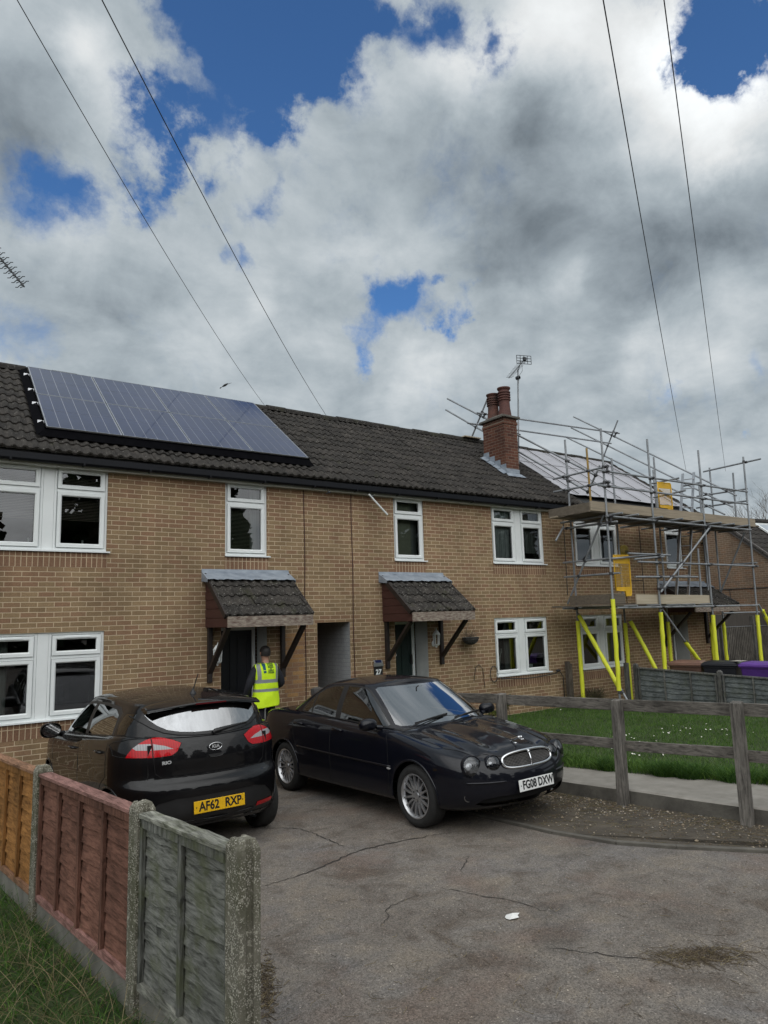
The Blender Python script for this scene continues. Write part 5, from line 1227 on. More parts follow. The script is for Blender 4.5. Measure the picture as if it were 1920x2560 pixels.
# ================================================================ wheelie bins
def bin_(x,y,rot,mb_,ml,label,z=.13):
    t=thing('wheelie_bin',label,'bin',(x,y,z),'wheelie bins behind the garden fence',rot)
    m=MB(); lv=[(.0,.20,.24,.0),(.05,.225,.27,.01),(.86,.275,.345,.03),(.90,.29,.36,.03)]; V=[]
    for zz,w,d,o in lv: V+=[(-w,-d+o,zz),(w,-d+o,zz),(w,d+o,zz),(-w,d+o,zz)]
    m.add(V,[(0,3,2,1),(12,13,14,15)]+[(4*i+k,4*i+(k+1)%4,4*i+4+(k+1)%4,4*i+4+k) for i in range(3) for k in range(4)]); m.build('body',mb_,t,local=True,bevel=.02)
    m=MB(); lv=[(.90,.30,.37,.03),(.935,.31,.385,.03),(.945,.295,.37,.03),(.965,.295,.37,.03),(.975,.28,.355,.03),(1.005,.24,.31,.03),(1.02,.13,.2,.03)]; V=[]
    for zz,w,d,o in lv: V+=[(-w,-d+o,zz),(w,-d+o,zz),(w,d+o,zz),(-w,d+o,zz)]
    m.add(V,[(0,3,2,1),tuple(range(len(V)-4,len(V)))]+[(4*i+k,4*i+(k+1)%4,4*i+4+(k+1)%4,4*i+4+k) for i in range(len(lv)-1) for k in range(4)])
    m.tube([(-.2,.40,.93),(-.2,.46,.95),(.2,.46,.95),(.2,.40,.93)],.015,8); m.build('lid',ml,t,local=True,bevel=.012)
    for s in (-1,1): m=MB(); m.lathe((s*.20,.24,.10),[(.001,-.025),(.10,-.025),(.10,.025),(.001,.025)],18,(1,0,0)); m.build('wheel',BLKP,t,local=True)
    return t
BN=mat('brown_bin',(.085,.045,.032),.45,var=.1); BNL=mat('brown_lid',(.17,.095,.07),.45,var=.12); BB=mat('black_bin',(.010,.011,.015),.4,var=.1); PU=mat('purple_bin',(.065,.022,.16),.4,var=.1); PUL=mat('purple_lid',(.10,.035,.24),.4,var=.1)
rr=math.atan2(-1.75,.45)+PI/2
bin_(12.42,-1.78,rr+.06,BN,BNL,'brown wheelie bin, first in the row behind the garden fence'); bin_(12.62,-2.50,rr,BB,BB,'black wheelie bin between the brown and the purple one'); bin_(12.80,-3.28,rr-.05,PU,PUL,'purple wheelie bin behind the garden fence')
pp=MB(); pp.box(12.45,12.75,-2.98,-2.75,1.155,1.16); tag(pp.build('cardboard_sheet',mat('card',(.36,.34,.30),.8)),'pale flat sheet lying on the black bin lid','cardboard')
# ================================================================ small things on the walls
lantern(1.60,1.78,'white lantern in the shade of the doorway behind the hatchback'); lantern(6.25,1.86,'white lantern right of the green door under the tiled canopy')
hb=thing('hanging_basket','half-round wire hanging basket with dead twigs on the brick wall','hanging basket',(7.12,-.17,1.86))
m=MB(); c=Vector((7.12,-.17,1.865))
for k in range(12): a=PI*k/12; m.tube([c+Vector((.20*math.cos(f)*math.cos(a),.14*math.cos(f)*math.sin(a),-.15*math.sin(f))) for f in np.linspace(0,PI,14)],.004,4)
for f in (0,.35,.7,1.05): m.tube([c+Vector((.20*math.cos(f)*math.cos(a),.14*math.cos(f)*math.sin(a),-.15*math.sin(f))) for a in np.linspace(0,2*PI,25)],.006 if f==0 else .004,4)
m.build('wire_frame',DKM,hb)
m=MB(); m.lathe(c,[(.185,-.005),(.17,-.06),(.12,-.115),(.05,-.14),(.001,-.142)],20); m.lathe(c,[(.001,-.01),(.185,-.005)],20); m.v=[(x,c.y+(y-c.y)*.7,z) for x,y,z in m.v]; m.build('liner',mat('coir_liner',(.03,.025,.02),.95,c2=(.12,.11,.10),scale=40),hb)
m=MB(); m.tube([(7.10,-.01,2.22),(7.10,-.20,2.24)],.007,6); 
for s in (-1,1): m.tube([(7.10,-.20,2.24),c+Vector((s*.17,0,0))],.003,4)
m.build('bracket',DKM,hb)
m=MB(); random.seed(5)
for _ in range(46):
    a=random.uniform(0,2*PI); p=c+Vector((.13*math.cos(a)*random.random(),.08*math.sin(a)*random.random(),-.01)); q=p+Vector((random.gauss(0,.09),random.gauss(0,.04),random.uniform(.04,.16))); m.tube([p,p.lerp(q,.5)+Vector((0,0,.02)),q],.0025,3)
m.build('dead_plant',TW,hb)
sg=thing('house_number_sign','solar-lit black house number sign reading 27 on the brick wall','sign',(4.87,-.02,1.3))
m=MB(); m.box(4.77,4.97,-.02,0,1.18,1.40); m.build('plate',BLK,sg,bevel=.004); m=MB(); m.box(4.76,4.98,-.035,0,1.40,1.435); m.add([(4.77,-.03,1.46),(4.97,-.03,1.46),(4.97,0,1.52),(4.77,0,1.52)],[(0,1,2,3)]); m.box(4.765,4.975,-.03,0,1.435,1.462); m.build('solar_cap',ALU,sg)
m=MB(); m.quad((4.80,-.032,1.468),(4.94,-.032,1.468),(4.94,-.006,1.518),(4.80,-.006,1.518)); m.build('solar_cell',CELL,sg)
o=word('27',.13,Matrix.Translation((4.87,-.0215,1.29))@FRONT,UPVC,None,'numeral',bold=.004); attach(o,sg); 
wp=MB(); wp.tube([(4.63,-.20,4.73),(5.06,-.20,4.35)],.018,8); tag(wp.build('plastic_pipe',UPVC,smooth=True,auto=40),'white plastic pipe hanging askew below the gutter','pipe')
for x,l in ((3.72,'small black wire bracket under the gutter above the blank wall'),(4.70,'small black wire bracket under the gutter beside the white pipe')):
    m=MB(); m.tube([(x-.10,-.24,4.84),(x,-.20,4.70),(x+.02,-.10,4.70)],.007,5); m.tube([(x,-.2,4.70),(x-.06,-.22,4.66)],.007,5); m.ball((x+.02,-.2,4.70),.028,.02,.022,8); tag(m.build('wire_bracket',DKM),l,'bracket')
hs_=MB(); 
pts=[(7.45+.0*i,-.02,1.0) for i in range(1)]
hs_.tube([(7.30,-.02,.95),(7.36,-.02,1.22),(7.46,-.02,1.28),(7.56,-.02,1.18),(7.60,-.02,.78)],.006,5); hs_.tube([(7.88+.11*math.cos(a),-.025,1.05+.17*math.sin(a)) for a in np.linspace(.3,6.4,22)],.008,5); tag(hs_.build('coiled_cable',WIR,smooth=True),'loose black cable coiled on the wall left of the lower window','cable')
cb=MB(); cb.tube([(8.0+1.75*s,-.10,.95-.05*math.sin(s*PI)) for s in np.linspace(0,1,12)]+[(9.9,-.06,1.0),(10.02,-.06,.85),(10.04,-.05,.3)],.012,6); cb.ball((9.86,-.07,1.0),.07,.05,.03,10); tag(cb.build('sill_cable',WIR,smooth=True),'black cable sagging under the lower window sill to the old post','cable')
# plants along the wall
def shrub(name,label,c,r,h,n,mats,lw=.012):
    t=thing(name,label,'plant',c); st=MB(); lf=MB(); c=Vector(c)
    for _ in range(n):
        a=random.uniform(0,2*PI); q=c+Vector((math.cos(a)*r*random.random(),math.sin(a)*r*random.random()*.6,h*random.uniform(.5,1))); mid=c.lerp(q,.5)+Vector((random.gauss(0,.03),random.gauss(0,.03),.05)); st.tube([c+Vector((random.gauss(0,.06),random.gauss(0,.04),0)),mid,q],.004,4,cap=False)
        for _ in range(7):
            p=mid.lerp(q,random.random()); d=Vector((random.gauss(0,1),random.gauss(0,1),random.gauss(.3,.6))).normalized(); e=d.cross(Vector((random.gauss(0,1),.3,.2))).normalized(); L=lw*random.uniform(1.5,3.4); lf.quad(p,p+d*L*.5+e*lw*.5,p+d*L,p+d*L*.5-e*lw*.5,random.randrange(len(mats)))
    st.build('stem',TW,t); lf.build('leaves',mats,t); return t
shrub('shrub','straggly grey-green shrub against the wall under the scaffold',(10.75,-.32,.15),.42,.42,150,[leafm('sage',(.10,.11,.06)),DRY,leafm('olive',(.06,.07,.035))],.011)
shrub('rose_bush','small dark rose bush with few leaves below the lower window',(7.98,-.25,.15),.2,.5,12,[leafm('dark_red_leaf',(.07,.025,.02)),G3],.022)
shrub('flowering_plant','low plant with pale yellow leaves at the foot of the wall',(7.55,-.25,.15),.25,.18,40,[leafm('yellow_leaf',(.30,.30,.08)),G3],.018)
shrub('weed_clump','weeds growing on the rail by the third fence post',(*lp(-1.9,.25),.25),.3,.6,30,[G1,G3],.016)
# ================================================================ cars
import bmesh
from mathutils.bvhtree import BVHTree
def curve(pts):
    xs=np.array([p[0] for p in pts],float); ys=np.array([p[1] for p in pts],float); i=np.argsort(xs); xs,ys=xs[i],ys[i]
    d=np.diff(ys)/np.diff(xs); m=np.zeros(len(xs)); m[0],m[-1]=d[0],d[-1]
    for k in range(1,len(xs)-1): m[k]=0 if d[k-1]*d[k]<=0 else 2*d[k-1]*d[k]/(d[k-1]+d[k])
    def f(x):
        x=min(max(x,xs[0]),xs[-1]); k=min(max(int(np.searchsorted(xs,x))-1,0),len(xs)-2); h=xs[k+1]-xs[k]; t=(x-xs[k])/h
        return (2*t**3-3*t*t+1)*ys[k]+(t**3-2*t*t+t)*h*m[k]+(-2*t**3+3*t*t)*ys[k+1]+(t**3-t*t)*h*m[k+1]
    return f
def sr(p,q,ph):
    c,s=max(math.cos(ph),1e-9),max(math.sin(ph),1e-9); lo,hi=.5,1.5
    for _ in range(40):
        r=(lo+hi)/2
        if (r*c)**p+(r*s)**q>1: hi=r
        else: lo=r
    return r*c,r*s
def plan(W,xf,x1,pf,xr,x2,prr,q=2.1,nf=26,ns=64,nr=26):
    P=[]
    for i in range(nf): c,s=sr(pf,q,PI/2*i/nf); P.append((x1+(xf-x1)*c,W*s if i else 0.))
    for i in range(ns): P.append((x1+(x2-x1)*i/ns,W))
    for i in range(nr+1): c,s=sr(prr,q,PI/2*(1-i/nr)); P.append((x2+(xr-x2)*c,W*s if i<nr else 0.))
    return P
def crom(rows,n):
    """Catmull-Rom through rows of points, n steps between each pair"""
    out=[]; R=[np.array(r,float) for r in rows]
    for k in range(len(R)-1):
        p0=R[max(k-1,0)];p1=R[k];p2=R[k+1];p3=R[min(k+2,len(R)-1)]
        for i in range(n):
            t=i/n; out.append(.5*((2*p1)+(-p0+p2)*t+(2*p0-5*p1+4*p2-p3)*t*t+(-p0+3*p1-3*p2+p3)*t**3))
    out.append(R[-1]); return out
class Shell:
    def __init__(s): s.bm=bmesh.new(); s.L=s.bm.faces.layers.int.new('part'); s.keys=['body']; 
    def grid(s,rows,part='body'):
        V=[[s.bm.verts.new(tuple(p)) for p in r] for r in rows]
        for a,b in zip(V,V[1:]):
            for i in range(len(a)-1):
                q=[a[i],a[i+1],b[i+1],b[i]]; co=[tuple(np.round(v.co,6)) for v in q]; u=[]
                for v,c in zip(q,co):
                    if c not in [tuple(np.round(w.co,6)) for w in u]: u.append(v)
                if len(u)>=3:
                    try: f=s.bm.faces.new(u); f[s.L]=s.k(part)
                    except ValueError: pass
        return V
    def k(s,n):
        if n not in s.keys: s.keys.append(n)
        return s.keys.index(n)
    def cut(s,poly,ax,name,filt=None,frm=None):
        """cut the shell along a polygon seen along one axis and give the faces inside it to a named part (None deletes them)"""
        a,b=ax; xs=[p[0] for p in poly]; ys=[p[1] for p in poly]; x0,x1,y0,y1=min(xs),max(xs),min(ys),max(ys); n=len(poly)
        from_ids=None if frm is None else {s.k(f) for f in frm}
        def near(f):
            if from_ids is not None and f[s.L] not in from_ids: return False
            A=[v.co[a] for v in f.verts]; B=[v.co[b] for v in f.verts]
            return max(A)>=x0-.02 and min(A)<=x1+.02 and max(B)>=y0-.02 and min(B)<=y1+.02 and (filt is None or filt(f.calc_center_median(),f.normal))
        s.bm.normal_update()
        for i in range(n):
            p,q=poly[i],poly[(i+1)%n]; d=(q[0]-p[0],q[1]-p[1]); no=[0,0,0]; no[a],no[b]=-d[1],d[0]; co=[0,0,0]; co[a],co[b]=p
            if math.hypot(*d)<1e-6: continue
            ex0,ex1=min(p[0],q[0])-.03,max(p[0],q[0])+.03; ey0,ey1=min(p[1],q[1])-.03,max(p[1],q[1])+.03
            F=[f for f in s.bm.faces if near(f) and max(v.co[a] for v in f.verts)>=ex0 and min(v.co[a] for v in f.verts)<=ex1 and max(v.co[b] for v in f.verts)>=ey0 and min(v.co[b] for v in f.verts)<=ey1]
            if not F: continue
            g=set(F)
            for f in F: g.update(f.verts); g.update(f.edges)
            bmesh.ops.bisect_plane(s.bm,geom=list(g),plane_co=co,plane_no=no,dist=1e-5)
        D=[]
        for f in s.bm.faces:
            if near(f):
                c=f.calc_center_median()
                if pip(c[a],c[b],poly):
                    if name is None: D.append(f)
                    else: f[s.L]=s.k(name)
        if D: bmesh.ops.delete(s.bm,geom=D,context='FACES')
    def finish(s):
        bmesh.ops.remove_doubles(s.bm,verts=s.bm.verts[:],dist=2e-5); bmesh.ops.recalc_face_normals(s.bm,faces=s.bm.faces[:])
        c=sum((f.normal.y*f.calc_area() for f in s.bm.faces))
        if c<0: bmesh.ops.reverse_faces(s.bm,faces=s.bm.faces[:])
        s.bm.normal_update(); s.tree=BVHTree.FromBMesh(s.bm)
    def part(s,name,side,mt,obj,parent,off=0.,flat=None):
        """side: 1 left, -1 right, 0 both halves as one mesh"""
        k=s.k(name); F=[f for f in s.bm.faces if f[s.L]==k]
        if not F: return None
        V=[];N=[];fs=[]
        for sg in ((1,-1) if side==0 else (side,)):
            mpv={}
            for f in F:
                ids=[]
                for v in f.verts:
                    if v.index not in mpv:
                        mpv[v.index]=len(V); n=v.normal.copy()
                        if abs(v.co.y)<1e-4: n.y=0; n.normalize()
                        p=v.co+n*off; V.append((p.x,p.y*sg,p.z)); N.append((n.x,n.y*sg,n.z))
                    ids.append(mpv[v.index])
                fs.append(ids if sg>0 else ids[::-1])
        me=bpy.data.meshes.new(obj); me.from_pydata(V,[],fs); me.materials.append(mt); me.polygons.foreach_set('use_smooth',[True]*len(me.polygons)); me.update()
        me.normals_split_custom_set_from_vertices(N)
        o=bpy.data.objects.new(obj,me); COL.objects.link(o); o.parent=parent; return o
    def hit(s,o,d):
        o=Vector(o); d=Vector(d).normalized(); f=o.y<0 and abs(d.y)<1e-6
        if f: o.y=-o.y
        r=s.tree.ray_cast(o,d)
        if r[0] is None: return None,None
        return (Vector((r[0].x,-r[0].y,r[0].z)),Vector((r[1].x,-r[1].y,r[1].z))) if f else (r[0],r[1])
    def on_side(s,x,z,y=1.5): return s.hit((x,y,z),(0,-1,0))
    def line(s,pts,o,d,r=.0028,closed=False,n=8,off=0.):
        """points dropped on the shell along direction d; o(p) gives each ray origin"""
        P=[]; Q=list(pts)+([pts[0]] if closed else [])
        for a,b in zip(Q,Q[1:]):
            for i in range(n): P.append((a[0]+(b[0]-a[0])*i/n,a[1]+(b[1]-a[1])*i/n))
        P.append(Q[-1]); out=[]
        for p in P:
            h,nn=s.hit(o(p),d)
            if h is not None: out.append(h+nn*off)
        return out
def paint(name,c,rough=.22,fl=0):
    m,t,b,o=nt(name); v=oc(t); b.inputs['Base Color'].default_value=(*c,1); b.inputs['Roughness'].default_value=rough; b.inputs['Specular IOR Level'].default_value=.5
    b.inputs['Coat Weight'].default_value=.8; b.inputs['Coat Roughness'].default_value=.025; b.inputs['Coat IOR'].default_value=1.45
    b.inputs['Specular IOR Level'].default_value=.1; b.inputs['Roughness'].default_value=.45
    d=ramp(t,noise(t,v,3.,6,.7),[(.45,0.),(.8,.02)]); t.links.new(mth(t,'ADD',d,.012),b.inputs['Coat Roughness'])
    bm=nd(t,'ShaderNodeBump'); bm.inputs['Strength'].default_value=.035; bm.inputs['Distance'].default_value=.02; t.links.new(noise(t,v,5,2,.5),bm.inputs['Height']); t.links.new(bm.outputs[0],b.inputs['Coat Normal']); return m
PBLK=paint('black_paint',(.0035,.0035,.0045)); PNAV=paint('blue_black_paint',(.003,.0036,.0075))
TRIM=mat('black_trim',(.012,.012,.013),.5,var=.15); RUB=mat('tyre_rubber',(.014,.014,.014),.8,var=.2,scale=20); CGL=glass('car_glass',(.20,.24,.23),.0,1.6,.03); CWS=glass('windscreen_glass',(.50,.56,.54),.0,1.7,.22); CGD=glass('privacy_glass',(.26,.30,.29),.0,1.7,.03)
ALLOY=mat('alloy',(.50,.505,.52),.32,.85,.08); ALLOYD=mat('brake_disc',(.12,.115,.11),.45,.8,.15); INT=mat('seat_fabric',(.045,.042,.04),.85,var=.2); INTL=mat('seat_beige',(.24,.21,.17),.75,var=.1); DASH=mat('dashboard',(.02,.02,.021),.7)
GAP=mat('panel_gap',(.0015,.0015,.002),.9); REDL=bpy.data.materials.new('red_lens')
def lens(name,c,rough=.08,rib=180,tr=.0):
    m,t,b,o=nt(name); v=oc(t); w=nd(t,'ShaderNodeTexWave'); w.inputs['Scale'].default_value=rib/12; w.bands_direction='Y'; t.links.new(v,w.inputs['Vector'])
    t.links.new(mix(t,w.outputs['Fac'],tuple(x*.8 for x in c),tuple(min(1,x*1.1) for x in c)),b.inputs['Base Color']); b.inputs['Roughness'].default_value=.25; b.inputs['Specular IOR Level'].default_value=.15; b.inputs['Coat Weight'].default_value=.45; b.inputs['Coat Roughness'].default_value=rough; return m
REDL=lens('red_lens',(.42,.003,.008)); REDD=lens('dark_red_lens',(.10,.004,.008)); CLRL=lens('clear_lens',(.34,.34,.35)); CLG=glass('lamp_glass',(.93,.94,.95),.0,1.,.02)
def dtube(pts,r,name,mt,parent,n=5):
    if len(pts)<2: return None
    return MB().tube(pts,r,n).build(name,mt,parent,local=True,smooth=True)
def mirror(P): return [Vector((p[0],-p[1],p[2])) for p in P]
def wheel(car,x,y,r,rim,spokes,side,name='wheel',w=.21):
    t=MB(); s=side; ax=(0,s,0); c=(x,y,r)
    k=w/2
    t.lathe(c,[(rim+.002,-k*.9),(rim+.03,-k),(r-.045,-k*1.02),(r-.012,-k*.84),(r,-k*.6),(r,k*.6),(r-.012,k*.84),(r-.045,k*1.02),(rim+.03,k),(rim+.002,k*.9)],48,ax)
    for q in (-.35,0,.35): t.lathe(c,[(r+.0005,q*k-.006),(r-.006,q*k),(r+.0005,q*k+.006)],48,ax)
    o=t.build(name,RUB,car,smooth=True,auto=40,local=True)
    m=MB(); m.lathe(c,[(rim-.006,-k*.9),(rim+.004,k*.86),(rim+.006,k*.93),(rim-.004,k*.95),(rim-.014,k*.80),(rim-.022,k*.55)],48,ax)
    cv=Vector(c); A=Vector(ax)
    for i in range(spokes):
        a=2*PI*i/spokes; d=Vector((math.cos(a),0,math.sin(a))); e=Vector((-math.sin(a),0,math.cos(a)))
        p0=cv+d*.045+A*k*.62; p1=cv+d*(rim*.6)+A*k*.74; p2=cv+d*(rim-.010)+A*k*.74
        for P,Q,wa,wb in ((p0,p1,.017,.0125),(p1,p2,.0125,.0105)):
            m.add([P-e*wa-A*.02,P+e*wa-A*.02,P+e*wa*.7+A*.004,P-e*wa*.7+A*.004,Q-e*wb-A*.02,Q+e*wb-A*.02,Q+e*wb*.7+A*.004,Q-e*wb*.7+A*.004],[(0,1,2,3),(4,7,6,5),(2,1,5,6),(3,2,6,7),(0,3,7,4)])
    m.lathe(c,[(.078,k*.45),(.074,k*.62),(.060,k*.68),(.036,k*.66),(.034,k*.73),(.001,k*.75)],24,ax)
    m.build('rim',ALLOY,o,smooth=True,auto=35)
    b=MB(); b.lathe(c,[(.13,k*.12),(.13,k*.2),(.05,k*.2)],32,ax); b.build('brake_disc',ALLOYD,o,smooth=True,auto=40)
    b=MB(); b.lathe(c,[(.001,-k*.3),(rim-.01,-k*.3)],32,ax)
    for i in range(5): a=2*PI*i/5; b.lathe(cv+Vector((math.cos(a)*.054,0,math.sin(a)*.054))+A*k*.64,[(.010,0),(.010,.006),(.001,.007)],8,ax)
    b.build('hub',TRIM,o)
    return o
def seat(car,x,y,zb=.42,mt=INT,h=.62,name='seat'):
    m=MB(); m.obox((x,y,zb),(.25,0,.03),(0,.24,0),(0,0,.09)); m.obox((x-.28,y,zb+.34),(.07,0,.02),(0,.23,0),(-.12,0,.34)); m.obox((x-.42,y,zb+.79),(.05,0,0),(0,.13,0),(-.02,0,.09)); m.tube([(x-.40,y-.06,zb+.62),(x-.41,y-.06,zb+.75)],.008,6); m.tube([(x-.40,y+.06,zb+.62),(x-.41,y+.06,zb+.75)],.008,6)
    return m.build(name,mt,car,local=True,bevel=.05)
def steering(car,x,y,z):
    m=MB(); c=Vector((x,y,z)); u=Vector((0,1,0)); v=Vector((-.38,0,.92)); m.tube([c+u*.18*math.cos(a)+v*.18*math.sin(a) for a in np.linspace(0,2*PI,30)],.015,8); 
    for a in (0.1,PI-.1,-PI/2): m.beam(c,c+u*.17*math.cos(a)+v*.17*math.sin(a),.03,.02)
    m.ball(c,.04,.06,.05,10); return m.build('steering_wheel',DASH,car,local=True,smooth=True)
def plate(car,M,txt,bg,name='number_plate'):
    m=MB(); w,h=.26,.0555; m.box(-w,w,-h,h,-.003,.003); o=m.build(name,bg,car,bevel=.004); o.matrix_local=M
    a,b=txt.split(' ')
    for s,x in ((a,-.108 if len(a)==4 else -.1),(b,.137)): word(s,.112,Matrix.Translation((x,-.001,.0034)),BLK,o,'lettering',bold=.0034,sx=.84)
    for x in (-.235,.235): q=MB(); q.lathe((x,0,.003),[(.006,0),(.005,.003),(.001,.004)],10); q.build('screw_cap',BLK if x>0 else BLK,o)
    return o
BOWL=mat('lamp_bowl',(.60,.61,.63),.3,.15,.08); SILV=mat('silver_letter',(.55,.56,.57),.35,.4,.03); YPL=mat('yellow_plate',(.72,.42,.008),.35,var=.04); WPL=mat('white_plate',(.74,.75,.74),.35,var=.03)
def car_root(name,label,pose):
    x,y,h=pose; t=bpy.data.objects.new(name,None); COL.objects.link(t)
    n=Vector((0,SL,1)).normalized(); f=Vector((math.cos(h),math.sin(h),0)); f=(f-n*f.dot(n)).normalized(); l=n.cross(f)
    t.matrix_world=Matrix(((f.x,l.x,n.x,x),(f.y,l.y,n.y,y),(f.z,l.z,n.z,zg(y)),(0,0,0,1)))
    return tag(t,label,'car')
def arch_liner(car,xc,r,y1,y0=.50,z0=.12,rz=None):
    m=MB(); N=24; rz=rz or r
    for s in (1,-1):
        for i in range(N):
            a,b=[-.05+(PI+.1)*k/N for k in (i,i+1)]
            P=lambda t,y,q=1.:(xc+r*q*math.cos(t),s*y,rz_c+rz*q*math.sin(t))
            rz_c=wr_[0]
            m.quad(P(a,y1),P(b,y1),P(b,y0),P(a,y0)); m.add([P(a,y0),P(b,y0),(xc,s*y0,rz_c)],[(0,1,2)])
    return m.build('wheel_arch',TRIM,car,local=True)
wr_=[.31]
def body_rows(levels,n=5):
    """levels: list of (zfun, W, xf, x1, pf, xr, x2, pr)"""
    rows=[]
    for zf,W,xf,x1,pf,xr,x2,pr_ in levels:
        P=plan(W,xf,x1,pf,xr,x2,pr_); rows.append([(x,y,zf(x)) for x,y in P])
    return crom(rows,n)
def top_rows(edge,zc,n=14,k=2.2,cre=None,wlim=.45):
    rows=[]
    for i in range(n+1):
        s=i/n; s=s**1.0; r=[]
        for x,y,z in edge:
            yy=y*(1-s); dz=(zc(x)-z)*min(1.,y/wlim); zz=z+dz*(1-(1-s)**k)
            if cre: zz+=cre(x,yy,y)
            r.append((x,yy,zz))
        rows.append(r)
    return rows
def greenhouse(sh,base,roof,zb,zr,zc,bulge=.02,n=14,nc=12,kr=2.4):
    B=plan(*base,nf=24,ns=60,nr=24); R=plan(*roof,nf=24,ns=60,nr=24); rows=[]
    for j in range(n+1):
        w=j/n; r=[]
        for (bx,by),(rx,ry) in zip(B,R):
            z0,z1=zb(bx),zr(rx); o=bulge*math.sin(PI*w); L=math.hypot(bx*.3,by)+1e-6
            r.append((bx+(rx-bx)*w,by+(ry-by)*w+o*min(1,by/.3),z0+(z1-z0)*w+(0 if by>.2 else 0)))
        rows.append(r)
    cap=[]
    for j in range(nc+1):
        s=j/nc; r=[]
        for rx,ry in R: r.append((rx,ry*(1-s),zr(rx)+(zc(rx)-zr(rx))*min(1,ry/.30)*(1-(1-s)**kr)))
        cap.append(r)
    sh.grid(rows,'cabin'); sh.grid(cap,'roof'); return B,R,rows
# ---------------------------------------------------------------- dark saloon
def saloon():
    car=car_root('saloon_car','blue-black saloon car with four round headlamps and chrome grille, facing the camera',(2.547,-3.92,math.radians(-86.85)))
    sh=Shell(); wr_[0]=.316
    zt=curve([(2.2,.66),(2.1,.695),(1.9,.745),(1.6,.815),(1.3,.87),(.95,.925),(.4,.955),(0,.975),(-.6,1.005),(-1.2,1.03),(-1.7,1.035),(-2.1,.985),(-2.45,.88)])
    c_=lambda v:(lambda x:v); mixz=lambda a,k:(lambda x:a+(zt(x)-a)*k)
    lo=curve([(-2.5,.30),(-2.0,.23),(-1.7,.20),(1.6,.20),(2.0,.215),(2.3,.235)]); l2=lambda d:(lambda x:lo(x)+d)
    lev=[(lo,.78,2.08,1.1,3.6,-2.25,-1.4,3.6),(l2(.05),.865,2.20,1.15,4.0,-2.38,-1.4,3.8),(l2(.15),.885,2.245,1.2,4.2,-2.43,-1.4,4.0),(c_(.47),.890,2.25,1.2,4.3,-2.44,-1.4,4.0),(c_(.56),.894,2.235,1.2,4.5,-2.44,-1.4,4.0),
         (mixz(.58,.40),.886,2.205,1.2,4.8,-2.42,-1.4,4.0),(mixz(.58,.72),.868,2.18,1.2,4.8,-2.40,-1.4,4.0),(mixz(.58,.92),.835,2.155,1.2,4.8,-2.375,-1.4,4.0),(zt,.785,2.135,1.2,4.6,-2.35,-1.4,4.0)]
    rows=body_rows(lev,4); sh.grid(rows)
    zc=curve([(2.2,.72),(2.13,.745),(2.0,.79),(1.8,.835),(1.5,.885),(1.2,.925),(1.0,.950),(.5,.96),(-1.2,1.06),(-1.6,1.065),(-2.0,1.035),(-2.36,.945)])
    def cre(x,y,ye):
        if x<.9 or ye<.3: return 0
        t=min(1,(x-.9)/.5)*min(1,max(0,(ye-.3)/.15)); f=(x-.9)/1.2; g=lambda y0,w,h:h*math.exp(-((y-y0)/w)**2)
        e=min(1,(ye-y)/.06)
        return t*e*(g(.40+.05*f,.085,.016+.012*f)+g(.62+.03*f,.06,.006+.014*f)-g(.515+.04*f,.035,.004+.012*f)+g(0.0,.10,.012)-g(.26,.07,.006))
    top=top_rows(rows[-1],zc,18,2.0,cre); sh.grid(top,'top')
    zb=lambda x:min(zt(x)+.0,zc(x))+.003 if x<.9 else zc(x)-.012
    zb=curve([(1.06,.945),(.9,.945),(.6,.955),(0,.982),(-.6,1.012),(-1.2,1.04),(-1.6,1.06)])
    zr=curve([(.4,1.375),(.2,1.39),(-.2,1.405),(-.6,1.385),(-.95,1.33)]); zrc=curve([(.4,1.415),(.25,1.437),(0,1.46),(-.3,1.467),(-.6,1.45),(-.95,1.385)])
    B,R,grows=greenhouse(sh,(.765,1.045,.2,8.,-1.62,-.75,4.5),(.580,.345,-.3,11.,-.93,-.35,7.),zb,zr,zrc,.022)
    sh.finish()
    # cabin opening in the top patch
    inner=[(x*.985,y-.02) for x,y in B]; poly=[(x,y) for x,y in B[::2] if y>=0]; poly=[(x,max(y-.015,-.01)) for x,y in poly]
    ids=[f for f in sh.bm.faces if f[sh.L]==sh.k('top') and pip(f.calc_center_median().x,f.calc_center_median().y,[(1.0,-.1)]+poly+[(-1.55,-.1)])]
    bmesh.ops.delete(sh.bm,geom=ids,context='FACES')
    # bonnet and boot lid
    sh.cut([(.93,-.1),(.98,.62),(.99,.70),(1.3,.735),(1.7,.715),(1.95,.60),(2.06,.42),(2.105,.25),(2.12,-.1)],(0,1),'bonnet',lambda c,n:n.z>.3,['top'])
    sh.cut([(-1.64,-.1),(-1.66,.60),(-1.75,.68),(-2.2,.62),(-2.5,.5),(-2.5,-.1)],(0,1),'boot',lambda c,n:n.z>.5,['top'])
    # glass
    front=lambda c,n:n.x>.25; rear=lambda c,n:n.x<-.2
    def by(name,fn,src='cabin'):
        for f in sh.bm.faces:
            if f[sh.L]==sh.k(src) and fn(f.calc_center_median(),f.normal): f[sh.L]=sh.k(name)
    sh.cut([(-.1,.965),(.64,.965),(.675,.985),(.60,1.19),(.545,1.345),(.50,1.365),(-.1,1.367)],(1,2),'windscreen',front,['cabin'])
    sh.cut([(-.1,1.085),(.60,1.085),(.62,1.10),(.53,1.28),(.48,1.297),(-.1,1.30)],(1,2),'rear_screen',rear,['cabin'])
    side=lambda c,n:n.y>.4
    fw=[(.775,.967),(.79,.985),(.50,1.185),(.285,1.315),(.20,1.350),(.08,1.364),(-.165,1.374),(-.155,1.0)]
    rw=[(-.265,1.006),(-.275,1.374),(-.50,1.360),(-.68,1.322),(-.79,1.272),(-.80,1.035)]
    qw=[(-.835,1.037),(-.825,1.252),(-.93,1.165),(-1.02,1.090),(-1.035,1.062),(-1.01,1.048)]
